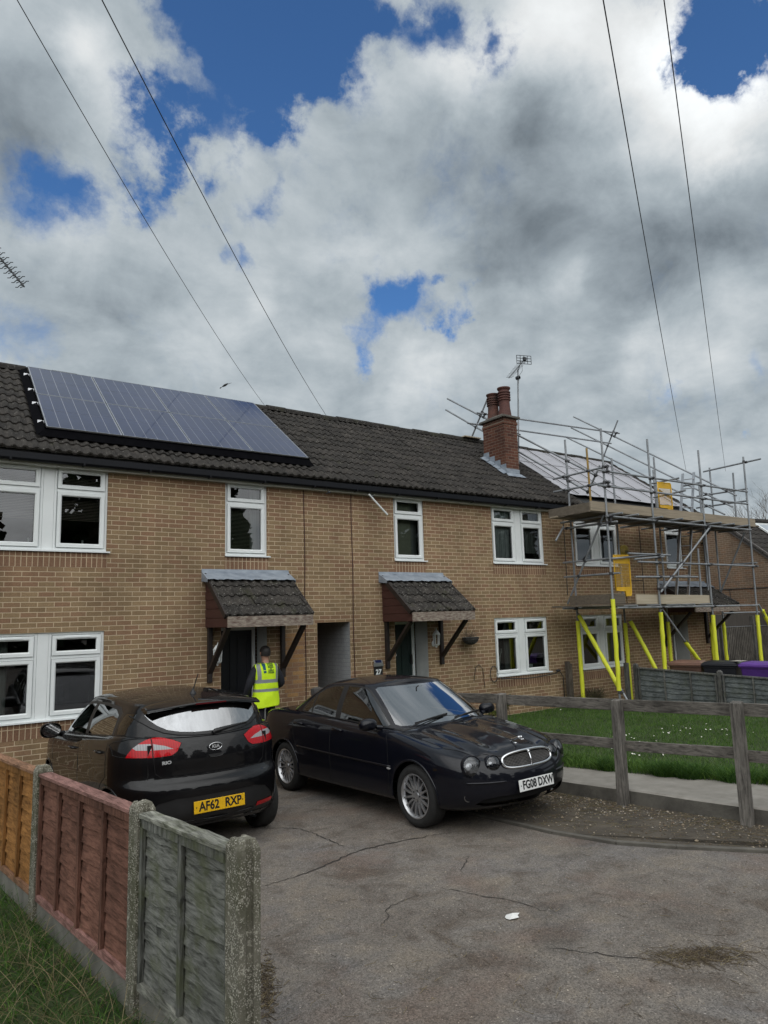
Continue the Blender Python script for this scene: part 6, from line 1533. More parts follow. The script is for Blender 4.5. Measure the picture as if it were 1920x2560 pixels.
    sh.cut([(.84,.958),(.50,1.208),(.28,1.338),(.19,1.371),(.05,1.384),(-.2,1.392),(-.50,1.378),(-.70,1.340),(-.84,1.272),(-.98,1.155),(-1.06,1.085),(-1.07,1.055),(-1.02,1.034),(-.2,.988),(.5,.955)],(0,2),'window_trim',side,['cabin'])
    for nm,p in (('front_window',fw),('rear_window',rw),('quarter_window',qw)): sh.cut(p,(0,2),nm,side,['window_trim'])
    low=lambda c,n:c.y>.45
    for xc in (1.355,-1.355): sh.cut([(xc+.352*math.cos(a),.316+.352*math.sin(a)) for a in np.linspace(-.5,PI+.5,40)]+[(xc-.3,.05),(xc+.3,.05)],(0,2),None,low,['body'])
    sd=lambda c,n:n.y>.5
    fd=[(.86,.93),(.93,.80),(.955,.60),(.945,.36),(.90,.29),(-.16,.275),(-.205,.33),(-.215,.6),(-.21,.99),(.4,.962)]
    rd=[(-.222,.985),(-.222,.33),(-.25,.275),(-.80,.275),(-.90,.36),(-1.0,.55),(-1.09,.70),(-1.13,.85),(-1.12,1.03)]
    sh.cut(fd,(0,2),'front_door',sd,['body']); sh.cut(rd,(0,2),'rear_door',sd,['body'])
    fb=lambda c,n:c.x>1.6
    sh.cut([(1.66,.10),(1.70,.52),(1.78,.575),(2.05,.60),(2.3,.605),(2.3,.1)],(0,2),'bumper',fb,['body'])
    sh.cut([(-1.70,.10),(-1.72,.50),(-1.8,.56),(-2.6,.58),(-2.6,.1)],(0,2),'rear_bumper',lambda c,n:c.x<-1.6,['body'])
    sh.cut([(-.1,.262),(.56,.275),(.66,.30),(.60,.345),(.45,.36),(-.1,.352)],(1,2),'intake',lambda c,n:n.x>.5,['bumper'])
    sh.cut([(-2.5,.76),(-2.1,.80),(-2.12,.90),(-2.3,.93),(-2.5,.92)],(0,2),'tail_lamp',lambda c,n:c.y>.35,['body'])
    bmesh.ops.recalc_face_normals(sh.bm,faces=[]); sh.bm.verts.index_update(); sh.bm.verts.ensure_lookup_table(); sh.bm.normal_update()
    # parts
    body=None
    for nm in ('top','cabin','roof'):
        for f in sh.bm.faces:
            if f[sh.L]==sh.k(nm): f[sh.L]=sh.k('body')
    body=sh.part('body',0,PNAV,'body',car)
    sh.part('bonnet',0,PNAV,'bonnet',car,.0012); sh.part('boot',0,PNAV,'boot_lid',car,.0012); sh.part('bumper',0,PNAV,'bumper',car,.001); sh.part('rear_bumper',0,PNAV,'bumper',car,.001)
    inn=sh.part('intake',0,GAP,'air_intake',car,-.03)
    sh.part('windscreen',0,CWS,'windscreen',car); sh.part('rear_screen',0,CGL,'rear_window',car)
    for sg in (1,-1):
        for nm,ob in (('front_door','door'),('rear_door','door')):
            d=sh.part(nm,sg,PNAV,ob,car,.0012)
            y=.0
            hx,hz=(-.06,.885) if nm=='front_door' else (-.97,.905)
            h,n=sh.on_side(hx,hz)
            if h is not None:
                m=MB(); s=sg; m.tube([(hx+.10,s*(h.y+.002),hz-.008),(hx+.08,s*(h.y+.03),hz),(hx-.08,s*(h.y+.03),hz+.004),(hx-.10,s*(h.y+.002),hz)],.012,8); m.build('handle',PNAV,d,smooth=True)
        sh.part('window_trim',sg,TRIM,'window_trim',car); 
        for nm in ('front_window','rear_window','quarter_window'): sh.part(nm,sg,CGL,'side_window',car)
        sh.part('tail_lamp',sg,REDL,'tail_lamp',car,.002)
        for poly in (fd,rd):
            P=sh.line(poly,lambda p:(p[0],1.5,p[1]),(0,-1,0),closed=True,n=6); P=[p for p in P if p.y>.7]
            if sg<0: P=mirror(P)
            dtube(P,.0032,'door_seam',GAP,body)
        P=sh.line([(.93,.0),(.955,.35),(.985,.66),(1.3,.735),(1.7,.715),(1.95,.60),(2.06,.42),(2.105,.25),(2.12,.01)],lambda p:(p[0],p[1],2.),(0,0,-1),n=6)
        if sg<0: P=mirror(P)
        dtube(P,.0035,'bonnet_seam',GAP,body)
        # waist highlight strip, rubbing strip
        P=sh.line([(1.0,.575),(.3,.585),(-.4,.60),(-1.0,.615)],lambda p:(p[0],1.5,p[1]),(0,-1,0),n=8,off=.004)
        if sg<0: P=mirror(P)
        dtube(P,.011,'rubbing_strip',PNAV,car,8)
        P=sh.line([(2.0,.495),(1.75,.50)],lambda p:(p[0],1.5,p[1]),(0,-1,0),n=8,off=.002)
        # arch lips
        for xc in (1.355,-1.355):
            P=[]
            for a in np.linspace(-.12,PI+.12,40):
                h,n=sh.on_side(xc+.360*math.cos(a),.316+.360*math.sin(a))
                if h is not None: P.append(h)
            if sg<0: P=mirror(P)
            dtube(P,.012,'arch_lip',PNAV,car,8)
        # side repeater, mirrors
        h,n=sh.on_side(.955,.545); m=MB(); m.ball((.965,sg*(h.y+.004),.556),.038,.010,.016,12); m.build('side_repeater',CLRL,car,local=True,smooth=True)
        mr=MB(); rows=[]
        c=Vector((.69,sg*.95,1.0))
        for i,(dx,ry,rz) in enumerate(((.075,.03,.026),(.066,.072,.046),(.035,.100,.062),(0,.108,.068),(-.035,.106,.066),(-.05,.098,.062))):
            for k in range(16): a=2*PI*k/16; ca,sa=math.cos(a),math.sin(a); rows.append((c.x+dx,c.y+ry*math.copysign(abs(ca)**.75,ca),c.z+rz*math.copysign(abs(sa)**.8,sa)))
        mr.add(rows,[(i*16+k,i*16+(k+1)%16,(i+1)*16+(k+1)%16,(i+1)*16+k) for i in range(5) for k in range(16)]+[tuple(range(16))[::-1]])
        mr.tube([(.74,sg*.79,.955),(.72,sg*.86,.965)],.026,8)
        mo=mr.build('wing_mirror',PNAV,car,local=True,smooth=True,auto=50); g=MB(); g.add([(c.x-.046,c.y+.095*math.cos(2*PI*k/16),c.z+.064*math.sin(2*PI*k/16)) for k in range(16)],[tuple(range(16))]); g.build('mirror_glass',CHR,mo)
        # headlamps: bezel, bowl, lens
        for (lx,ly,lz,r) in ((2.05,.665,.655,.098),(2.135,.452,.655,.084)):
            h,n=sh.hit((3.,ly,lz),(-1,0,0)); ax=Vector((.94,.26 if ly>.5 else .14,.20)); ax=Vector((ax.x,sg*ax.y,ax.z)).normalized(); c=Vector((h.x-.012,sg*ly,lz))
            lm=MB(); lm.lathe(c,[(r*1.10,-.05),(r*1.12,.004),(r*1.05,.014),(r*.99,.010),(r*.97,-.01)],28,ax); lo_=lm.build('headlamp',PNAV,car,local=True,smooth=True,auto=50)
            b=MB(); b.lathe(c,[(r*.985,.006),(r*.93,-.012),(r*.62,-.045),(r*.001,-.05)],28,ax); b.build('reflector',BOWL,lo_,smooth=True)
            b=MB(); q=c+ax*-.03; a2=Vector((0,1,0)); b.lathe(q+a2*(r*.32*-1),[(r*.36,0),(r*.40,.018),(r*.30,.026),(r*.001,.032)],18,ax); b.lathe(q+a2*(r*.42),[(r*.30,0),(r*.32,.012),(r*.001,.02)],16,ax); b.build('bulb_bowl',BOWL,lo_,smooth=True)
            b=MB(); b.lathe(c,[(r*.99,.008),(r*.85,.022),(r*.55,.034),(r*.2,.039),(.001,.040)],28,ax); b.build('lens',CLG,lo_,smooth=True)
        # fog lamp
        h,n=sh.hit((3.,.72,.365),(-1,0,0)); m=MB(); m.lathe((h.x-.012,sg*.72,.365),[(.040,0),(.036,.004),(.026,-.01),(.001,-.012)],18,(1,sg*.5,0)); m.build('fog_lamp',ALLOYD,car,local=True,smooth=True)
        # front bumper strip and washer jets
        P=sh.line([(.74,.505),(.60,.500),(.38,.495)],lambda p:(3.,p[0],p[1]),(-1,0,0),n=8,off=.003); 
        if sg<0: P=mirror(P)
        dtube(P,.010,'bumper_strip',PNAV,car,8)
        # wipers
    for p,q in (((1.03,-.62,.955),(.93,-.02,1.022)),((1.06,-.02,.965),(.94,.50,1.015))):
        p,q=Vector(p),Vector(q); m=MB(); m.tube([p+Vector((0,0,.005)),p.lerp(q,.5)+Vector((.01,0,.028)),q+Vector((.01,0,.016))],.007,6); m.beam(p.lerp(q,.18)+Vector((-.02,0,.02)),q+Vector((-.005,.06,.012)),.010,.020); m.build('wiper',TRIM,car,local=True)
    # grille
    gx=lambda y,z:2.205-.30*y*y-.30*(z-.60)
    def gp_(a,k=1.):
        c,s=math.cos(a),math.sin(a); y=.365*k*math.copysign(abs(c)**.55,c); z=.668+.068*k*math.copysign(abs(s)**.6,s)+(.016 if s>0 else 0)*k*(1-(y/.36)**2)
        return Vector((gx(y,z)+.012,y,z))
    N=60; m=MB(); m.tube([gp_(2*PI*i/N) for i in range(N+1)],.014,8); gr=m.build('grille',CHR,car,local=True,smooth=True)
    m=MB(); m.tube([Vector((gx(0,.75)+.02,0,.752)),Vector((gx(0,.66)+.024,0,.665)),Vector((gx(0,.6)+.018,0,.607))],.008,8); m.ball((gx(0,.735)+.026,0,.728),.008,.020,.022,12); m.build('centre_bar',CHR,gr,smooth=True)
    m=MB()
    for i in range(38):
        y=-.35+.70*i/37; hh=.058*(1-abs(y/.362)**2.6)**.5
        m.tube([(gx(y,.66-hh)+.004,y,.668-hh),(gx(y,.668+hh)+.004,y,.668+hh)],.0028,4,cap=False)
    for j in range(9):
        z=.612+.0135*j; ww=.35*(1-abs((z-.668)/.064)**2.4)**.42 if abs(z-.668)<.064 else 0
        if ww>.05: m.tube([(gx(y,z)+.005,y,z) for y in np.linspace(-ww,ww,12)],.0022,4,cap=False)
    m.build('mesh',ALLOYD,gr)
    m=MB(); m.add([tuple(gp_(2*PI*i/N,.97)-Vector((.014,0,0))) for i in range(N)],[tuple(range(N))]); m.build('backing',GAP,gr)
    # leaping cat ornament
    m=MB(); b0=Vector((2.00,0,.805)); m.ball((2.0,0,.800),.035,.014,.010,10)
    m.tube([b0+Vector((-.06,0,.012)),b0+Vector((-.03,0,.03)),b0+Vector((.02,0,.042)),b0+Vector((.06,0,.056)),b0+Vector((.085,0,.062))],.012,8,rs=[.010,.015,.012,.015,.012]); m.ball(b0+Vector((.095,0,.064)),.020,.012,.013,8)
    for s in (-1,1): m.tube([b0+Vector((.06,s*.008,.05)),b0+Vector((.10,s*.010,.04)),b0+Vector((.125,s*.010,.042))],.005,6); m.tube([b0+Vector((-.05,s*.008,.012)),b0+Vector((-.03,s*.01,-.003)),b0+Vector((-.06,s*.01,-.012))],.006,6)
    m.tube([b0+Vector((-.06,0,.012)),b0+Vector((-.10,0,.016)),b0+Vector((-.13,0,.010))],.004,6); m.build('bonnet_ornament',CHR,car,local=True,smooth=True)
    h,_=sh.hit((3.,0,.42),(-1,0,0))
    plate(car,Matrix(((0,-.10,.995,h.x+.012),(1,0,0,0),(0,.995,.10,.435),(0,0,0,1))),'FG08 DXW',WPL)
    # wheels, floor, cabin
    for x in (1.355,-1.355):
        for s in (1,-1): wheel(car,x,s*.772,.316,.218,15,s)
        arch_liner(car,x,.350,.80)
    f=MB(); f.box(-1.9,1.6,-.60,.60,.22,.23); f.box(-1.5,1.02,-.72,.72,.36,.38); f.box(.92,.95,-.75,.75,.3,.93); f.box(-1.62,-1.58,-.7,.7,.3,1.02); f.build('floor_pan',GAP,car,local=True)
    d=MB(); d.prism([(.5,.78),(.52,.90),(.70,.945),(1.02,.945),(1.02,.6),(.6,.6)],-.72,.72,lambda u,w,dd:(u,dd,w)); d.build('dashboard',DASH,car,local=True,bevel=.02)
    d=MB(); d.box(-1.58,-1.15,-.66,.66,.98,1.01); d.build('parcel_shelf',DASH,car,local=True)
    for y in (-.36,.36): seat(car,-.02,y); seat(car,-.80,y)
    seat(car,-.82,0,.42); steering(car,.42,-.36,.88)
    m=MB(); m.obox((.40,0,1.31),(.01,0,.0),(0,.12,0),(0,0,.03)); m.tube([(.47,0,1.35),(.40,0,1.31)],.008,6); m.build('rear_view_mirror',TRIM,car,local=True)
    return car
JAG=saloon()
# ---------------------------------------------------------------- black hatchback, seen from behind
def hatchback():
    car=car_root('hatchback_car','black hatchback with red tail lamps and a yellow rear plate, parked facing the house',(-.222,-2.775,math.radians(92.8)))
    sh=Shell(); wr_[0]=.305
    zt=curve([(2.15,.68),(2.0,.76),(1.8,.835),(1.5,.92),(1.2,.975),(.8,1.0),(0,1.04),(-.8,1.088),(-1.4,1.125),(-1.7,1.105),(-1.95,1.05)])
    c_=lambda v:(lambda x:v); mixz=lambda a,k:(lambda x:a+(zt(x)-a)*k)
    lo=curve([(-2,.31),(-1.7,.24),(-1.4,.19),(1.5,.19),(2.1,.22)]); l2=lambda d:(lambda x:lo(x)+d)
    stp=curve([(-2,.735),(-1.3,.74),(2.2,.68)])
    lev=[(lo,.77,1.95,1.0,3.2,-1.82,-1.1,3.0),(l2(.06),.835,2.07,1.0,3.4,-1.89,-1.1,3.2),(c_(.40),.852,2.10,1.0,3.6,-1.93,-1.1,3.3),(c_(.53),.858,2.11,1.0,3.6,-1.943,-1.1,3.3),(c_(.655),.862,2.09,1.0,3.6,-1.948,-1.1,3.3),
         (stp,.860,2.06,1.0,3.6,-1.868,-1.1,3.2),(mixz(.74,.45),.858,2.04,1.0,3.6,-1.872,-1.1,3.2),(mixz(.74,.75),.845,2.02,1.0,3.6,-1.852,-1.1,3.2),(mixz(.74,.93),.822,2.0,1.0,3.6,-1.83,-1.1,3.2),(zt,.79,1.98,1.0,3.6,-1.81,-1.1,3.2)]
    rows=body_rows(lev,4); sh.grid(rows)
    zc=curve([(2.0,.78),(1.8,.86),(1.5,.94),(1.25,.99),(.9,1.0),(-1.5,1.12),(-1.85,1.08)])
    top=top_rows(rows[-1],zc,12,2.2,None); sh.grid(top,'top')
    zb=curve([(1.25,.985),(1.0,.995),(.8,1.002),(0,1.042),(-.8,1.09),(-1.4,1.127),(-1.7,1.107),(-1.85,1.082)])
    zr=curve([(.45,1.40),(.1,1.435),(-.5,1.445),(-1.1,1.42),(-1.67,1.37)]); zrc=curve([(.45,1.445),(.2,1.49),(-.2,1.515),(-.7,1.508),(-1.2,1.478),(-1.67,1.425)])
    B,R,_=greenhouse(sh,(.772,1.225,.35,5.,-1.80,-1.05,3.2),(.605,.43,-.25,8.,-1.665,-1.1,4.0),zb,zr,zrc,.024)
    sh.finish()
    poly=[(x,max(y-.015,-.01)) for x,y in B[::2]]
    ids=[f for f in sh.bm.faces if f[sh.L]==sh.k('top') and pip(f.calc_center_median().x,f.calc_center_median().y,[(1.19,-.1)]+poly+[(-1.77,-.1)])]
    bmesh.ops.delete(sh.bm,geom=ids,context='FACES')
    side=lambda c,n:n.y>.35; front=lambda c,n:n.x>.3; rear=lambda c,n:n.x<-.3
    sh.cut([(-.1,1.0),(.66,1.0),(.68,1.03),(.60,1.30),(.55,1.372),(-.1,1.378)],(1,2),'windscreen',front,['cabin'])
    sh.cut([(-.1,1.100),(.18,1.106),(.34,1.122),(.46,1.150),(.56,1.200),(.64,1.265),(.685,1.325),(.66,1.345),(-.1,1.362)],(1,2),'rear_frit',rear,['cabin'])
    sh.cut([(-.1,1.128),(.18,1.133),(.32,1.148),(.43,1.176),(.50,1.215),(.56,1.27),(.585,1.315),(.57,1.332),(-.1,1.345)],(1,2),'rear_screen',rear,['rear_frit'])
    sh.cut([(1.02,1.008),(.96,1.06),(.42,1.335),(.28,1.378),(0,1.395),(-.5,1.398),(-.95,1.375),(-1.13,1.325),(-1.155,1.20),(-1.14,1.118),(-.5,1.08),(0,1.05)],(0,2),'window_trim',side,['cabin'])
    fw=[(.90,1.022),(.88,1.045),(.44,1.285),(.30,1.335),(.10,1.362),(-.06,1.368),(-.085,1.055)]
    rw=[(-.205,1.068),(-.18,1.370),(-.55,1.368),(-.88,1.345),(-1.04,1.30),(-1.085,1.22),(-1.085,1.13),(-1.06,1.117)]
    qw=[(-1.235,1.135),(-1.205,1.22),(-1.215,1.295),(-1.26,1.325),(-1.42,1.328),(-1.44,1.31),(-1.40,1.20),(-1.385,1.14)]
    for nm,p,src in (('front_window',fw,'window_trim'),('rear_window',rw,'window_trim'),('quarter_window',qw,'cabin')): sh.cut(p,(0,2),nm,side,[src])
    low=lambda c,n:c.y>.45
    for xc in (1.285,-1.285): sh.cut([(xc+.342*math.cos(a),.305+.342*math.sin(a)) for a in np.linspace(-.5,PI+.5,40)]+[(xc-.3,.05),(xc+.3,.05)],(0,2),None,low,['body'])
    lampp=[(.325,1.050),(.40,1.085),(.50,1.112),(.60,1.122),(.75,1.105),(.84,1.07),(.90,1.03),(.90,.965),(.80,.947),(.57,.938),(.42,.945),(.37,.975)]
    sh.cut(lampp,(1,2),'tail_lamp',lambda c,n:c.x<-1.50,['body','top','cabin'])
    # the lamp stops on the flank at a raked edge
    sh.cut([(-1.545,.93),(-1.60,1.03),(-1.66,1.10),(-1.70,1.15),(-1.2,1.15),(-1.2,.93)],(0,2),'body',None,['tail_lamp'])
    for pc in ([(.40,1.004),(.47,1.036),(.568,1.060),(.568,1.004)],[(.586,1.004),(.586,1.062),(.70,1.064),(.75,1.050),(.70,1.010)]): sh.cut(pc,(1,2),'clear_lens',lambda c,n:c.x<-1.5,['tail_lamp'])
    sh.cut([(.571,1.2),(.580,1.2),(.580,.9),(.571,.9)],(1,2),'lamp_split',lambda c,n:c.x<-1.5,['tail_lamp','clear_lens'])
    sh.cut([(-.1,.29),(.62,.29),(.70,.33),(.66,.44),(.55,.53),(.40,.562),(-.1,.565)],(1,2),'lower_bumper',lambda c,n:c.x<-1.5,['body'])
    sh.cut([(.43,.350),(.66,.352),(.68,.372),(.66,.392),(.44,.392)],(1,2),'reflector',lambda c,n:c.x<-1.5,['lower_bumper'])
    sh.cut([(-1.2,.1),(-1.53,.60),(-1.60,.735),(-2.1,.738),(-2.1,.1)],(0,2),'bumper',lambda c,n:c.x<-1.2,['body'])
    sd=lambda c,n:n.y>.5
    fd=[(1.02,.99),(1.06,.85),(1.04,.40),(.97,.28),(-.10,.27),(-.14,.34),(-.135,1.04)]; rd=[(-.15,1.05),(-.15,.34),(-.19,.27),(-.70,.27),(-.83,.37),(-.92,.52),(-1.04,.66),(-1.18,.74),(-1.19,1.11)]
    sh.cut(fd,(0,2),'front_door',sd,['body']); sh.cut(rd,(0,2),'rear_door',sd,['body'])
    # tailgate
    sh.cut([(-.1,.742),(.50,.742),(.565,.80),(.575,.94),(.575,1.124),(.70,1.30),(.72,1.40),(-.1,1.45)],(1,2),'tailgate',lambda c,n:n.x<-.3 and c.x<-1.5,['body','cabin','top'])
    sh.bm.verts.index_update(); sh.bm.verts.ensure_lookup_table(); sh.bm.normal_update()
    for nm in ('top','cabin','roof'):
        for f in sh.bm.faces:
            if f[sh.L]==sh.k(nm): f[sh.L]=sh.k('body')
    body=sh.part('body',0,PBLK,'body',car); sh.part('bumper',0,PBLK,'bumper',car,.001); tg=sh.part('tailgate',0,PBLK,'tailgate',car,.0012)
    sh.part('lower_bumper',0,TRIM,'bumper_insert',car,-.004); sh.part('windscreen',0,CGL,'windscreen',car); rwn=sh.part('rear_screen',0,CRS,'rear_window',car,.003); sh.part('rear_frit',0,FRIT,'glass_border',rwn,.003)
    for sg in (1,-1):
        for nm in ('front_door','rear_door'):
            d=sh.part(nm,sg,PBLK,'door',car,.0012); hx,hz=(.10,.905) if nm=='front_door' else (-.95,.955); h,n=sh.on_side(hx,hz)
            if h is not None:
                m=MB(); s=sg; m.tube([(hx+.10,s*(h.y+.0),hz-.006),(hx+.08,s*(h.y+.03),hz),(hx-.08,s*(h.y+.03),hz+.004),(hx-.10,s*(h.y+.0),hz)],.012,8); m.build('handle',PBLK,d,smooth=True)
        sh.part('window_trim',sg,TRIM,'window_trim',car)
        for nm in ('front_window','rear_window','quarter_window'): sh.part(nm,sg,CGL,'side_window',car)
        tl=sh.part('tail_lamp',sg,REDL,'tail_lamp',car,.005); c=sh.part('clear_lens',sg,CLRL,'clear_lens',tl,.005); sh.part('reflector',sg,REDL,'reflector',car,.002)
        sh.part('lamp_split',sg,GAP,'lamp_split',tl,.0045)
        P=sh.line(lampp[:7]+lampp[7:],lambda p:(-3.,min(p[0],.84),p[1]),(1,0,0),closed=True,n=4,off=.002); P=mirror(P) if sg<0 else P; dtube(P,.004,'lamp_seal',GAP,tl)
        for po in (fd,rd):
            P=[p for p in sh.line(po,lambda p:(p[0],1.5,p[1]),(0,-1,0),closed=True,n=6) if p.y>.7]; P=mirror(P) if sg<0 else P; dtube(P,.0032,'door_seam',GAP,body)
        P=sh.line([(0.,.744),(.50,.744),(.558,.79),(.575,.94)],lambda p:(-3.,p[0],p[1]),(1,0,0),n=8); P=mirror(P) if sg<0 else P; dtube(P,.004,'tailgate_seam',GAP,body)
        P=sh.line([(0,1.098),(.18,1.104),(.34,1.120),(.46,1.148),(.56,1.198),(.64,1.263),(.69,1.33)],lambda p:(-3.,p[0],p[1]),(1,0,0),n=6,off=.001); P=mirror(P) if sg<0 else P; dtube(P,.006,'glass_seal',GAP,body)
        for xc in (1.285,-1.285):
            P=[]
            for a in np.linspace(-.12,PI+.12,40):
                h,n=sh.on_side(xc+.350*math.cos(a),.305+.350*math.sin(a))
                if h is not None: P.append(h)
            P=mirror(P) if sg<0 else P; dtube(P,.010,'arch_lip',PBLK,car,8)
        mr=MB(); c=Vector((.80,sg*.945,1.045)); rows=[]
        for dx,ry,rz in ((.10,.03,.03),(.088,.085,.055),(.05,.112,.078),(0,.120,.088),(-.03,.118,.087),(-.04,.112,.082)):
            for k in range(16): a=2*PI*k/16; ca,sa=math.cos(a),math.sin(a); rows.append((c.x+dx,c.y+ry*math.copysign(abs(ca)**.75,ca),c.z+rz*math.copysign(abs(sa)**.8,sa)))
        mr.add(rows,[(i*16+k,i*16+(k+1)%16,(i+1)*16+(k+1)%16,(i+1)*16+k) for i in range(5) for k in range(16)]+[tuple(range(16))[::-1]]); mr.tube([(.86,sg*.78,.995),(.83,sg*.86,1.0)],.028,8)
        mo=mr.build('wing_mirror',PBLK,car,local=True,smooth=True,auto=50); g=MB(); g.add([(c.x-.042,c.y+.104*math.cos(2*PI*k/16),c.z+.074*math.sin(2*PI*k/16)) for k in range(16)],[tuple(range(16))[::-1]]); g.build('mirror_glass',MIRG,mo)
    # roof spoiler with brake light
    m=MB(); ys=np.linspace(-.60,.60,33); V=[]
    for y in ys:
        k=(y/.64)**2; h,_=sh.hit((-1.46+.03*k,max(-.56,min(.56,y)),2.5),(0,0,-1)); z0=(h.z if h is not None else 1.4)-max(0,abs(y)-.56)*.6
        V+=[(-1.46+.03*k,y,z0+.001),(-1.60+.06*k,y,1.437-.058*k),(-1.745+.13*k,y,1.412-.062*k),(-1.752+.13*k,y,1.400-.062*k),(-1.735+.13*k,y,1.385-.055*k),(-1.62+.10*k,y,1.372-.045*k)]
    m.add(V,[(i*6+k,i*6+k+1,(i+1)*6+k+1,(i+1)*6+k) for i in range(len(ys)-1) for k in range(5)]+[tuple(range(6))[::-1],tuple(range(len(V)-6,len(V)))]); sp_=m.build('spoiler',PBLK,car,local=True,smooth=True,auto=38)
    m=MB(); 
    for y0,y1 in ((-.16,-.05),(-.05,.05),(.05,.16)): m.quad((-1.7555,y0,1.389),(-1.7555,y1,1.389),(-1.7575,y1,1.403),(-1.7575,y0,1.403)); m.quad((-1.7555,y0,1.389),(-1.7555,y1,1.389),(-1.70,y1,1.377),(-1.70,y0,1.377))
    m.build('brake_light',REDD,sp_)
    # wiper
    a,_=sh.hit((-3.,-.02,1.125),(1,0,0)); b,_=sh.hit((-3.,-.40,1.165),(1,0,0)); a=a+Vector((-.02,0,0)); b=b+Vector((-.014,0,0)); m=MB()
    m.tube([a+Vector((0,.02,-.012)),a,a.lerp(b,.25),a.lerp(b,.6),b],.016,8,rs=[.018,.022,.020,.014,.006]); m.beam(a.lerp(b,.1)+Vector((.004,0,-.014)),b+Vector((.004,0,-.012)),.010,.014); m.tube([a+Vector((-.02,.005,0)),a+Vector((-.022,-.07,.012))],.004,6); m.build('wiper',TRIM,car,local=True,smooth=True,auto=50)
    # badge, name and plate: rear facing lettering reads along -Y
    RF=lambda x,y,z,lean=0.:Matrix(((0,-lean,-1,x),(-1,0,0,y),(0,1,-lean,z),(0,0,0,1)))
    h,_=sh.hit((-3.,0,.985),(1,0,0)); bd=MB(); N=36; bd.tube([(h.x-.006,.066*math.cos(2*PI*i/N),.985+.034*math.sin(2*PI*i/N)) for i in range(N+1)],.0042,6); bg=bd.build('badge',CHR,car,local=True,smooth=True)
    m=MB(); m.add([(h.x-.005,.063*math.cos(2*PI*i/N),.985+.031*math.sin(2*PI*i/N)) for i in range(N)],[tuple(range(N))]); m.build('badge_ground',BLK,bg); word('KIA',.044,RF(h.x-.008,0,.985),SILV,bg,'lettering',bold=.0012,sx=1.15)
    h2,_=sh.hit((-3.,.47,.885),(1,0,0)); word('RIO',.040,RF(h2.x-.016,.47,.885),SILV,tg,'lettering',bold=.002,sx=1.35)
    m=MB(); hh,_=sh.hit((-3.,0,.90),(1,0,0)); m.tube([(hh.x-.001,.075,.915),(hh.x-.004,.06,.895),(hh.x-.006,0,.890),(hh.x-.004,-.06,.895),(hh.x-.001,-.075,.915)],.004,6); m.add([(hh.x-.0015,.07,.918),(hh.x-.0015,-.07,.918),(hh.x-.003,-.06,.897),(hh.x-.003,.06,.897)],[(0,1,2,3)]); m.build('tailgate_handle',TRIM,tg)
    h,_=sh.hit((-3.,0,.46),(1,0,0)); plate(car,RF(h.x-.012,0,.462,-.06),'AF62 RXP',YPL)
    P=sh.line([(-.40,.345),(-.3,.335),(.3,.335),(.40,.345)],lambda p:(-3.,abs(p[0]),p[1]),(1,0,0),n=8,off=.006); 
    for p,y in zip(P,np.linspace(-.4,.4,len(P))): p.y=y
    dtube(P,.008,'bumper_lip',PBLK,car,8)
    # aerial
    h,_=sh.hit((-1.28,0.,3.),(0,0,-1)); m=MB(); m.lathe(h,[(.035,-.004),(.030,.012),(.016,.03),(.012,.045),(.001,.05)],14); m.tube([h+Vector((0,0,.03)),h+Vector((-.03,-.045,.20))],.0055,6,rs=[.007,.005]); m.build('roof_aerial',TRIM,car,local=True,smooth=True,auto=50)
    for x in (1.285,-1.285):
        for s in (1,-1): wheel(car,x,s*.745,.305,.205,10,s,w=.20)
        arch_liner(car,x,.340,.75)
    f=MB(); f.box(-1.5,1.5,-.55,.55,.24,.25); f.box(-1.6,1.1,-.72,.72,.34,.36); f.box(1.1,1.13,-.74,.74,.3,.98); f.box(-1.72,-1.70,-.62,.62,.3,1.05); f.build('floor_pan',GAP,car,local=True)
    d=MB(); d.prism([(.62,.80),(.64,.93),(.85,.985),(1.2,.985),(1.2,.6),(.7,.6)],-.70,.70,lambda u,w,dd:(u,dd,w)); d.build('dashboard',DASH,car,local=True,bevel=.02)
    for y in (-.35,.35): seat(car,.10,y,.44); seat(car,-.75,y,.46)
    d=MB(); d.box(-1.68,-1.1,-.6,.6,1.03,1.05); d.build('parcel_shelf',DASH,car,local=True)
    steering(car,.55,-.35,.90)
    return car
FRIT=paint('black_frit',(.004,.004,.005)); CRS=glass('rear_glass',(.36,.40,.39),.0,1.7,.25); MIRG=mat('mirror',(.8,.8,.8),.02,1.,.01)
KIA=hatchback()
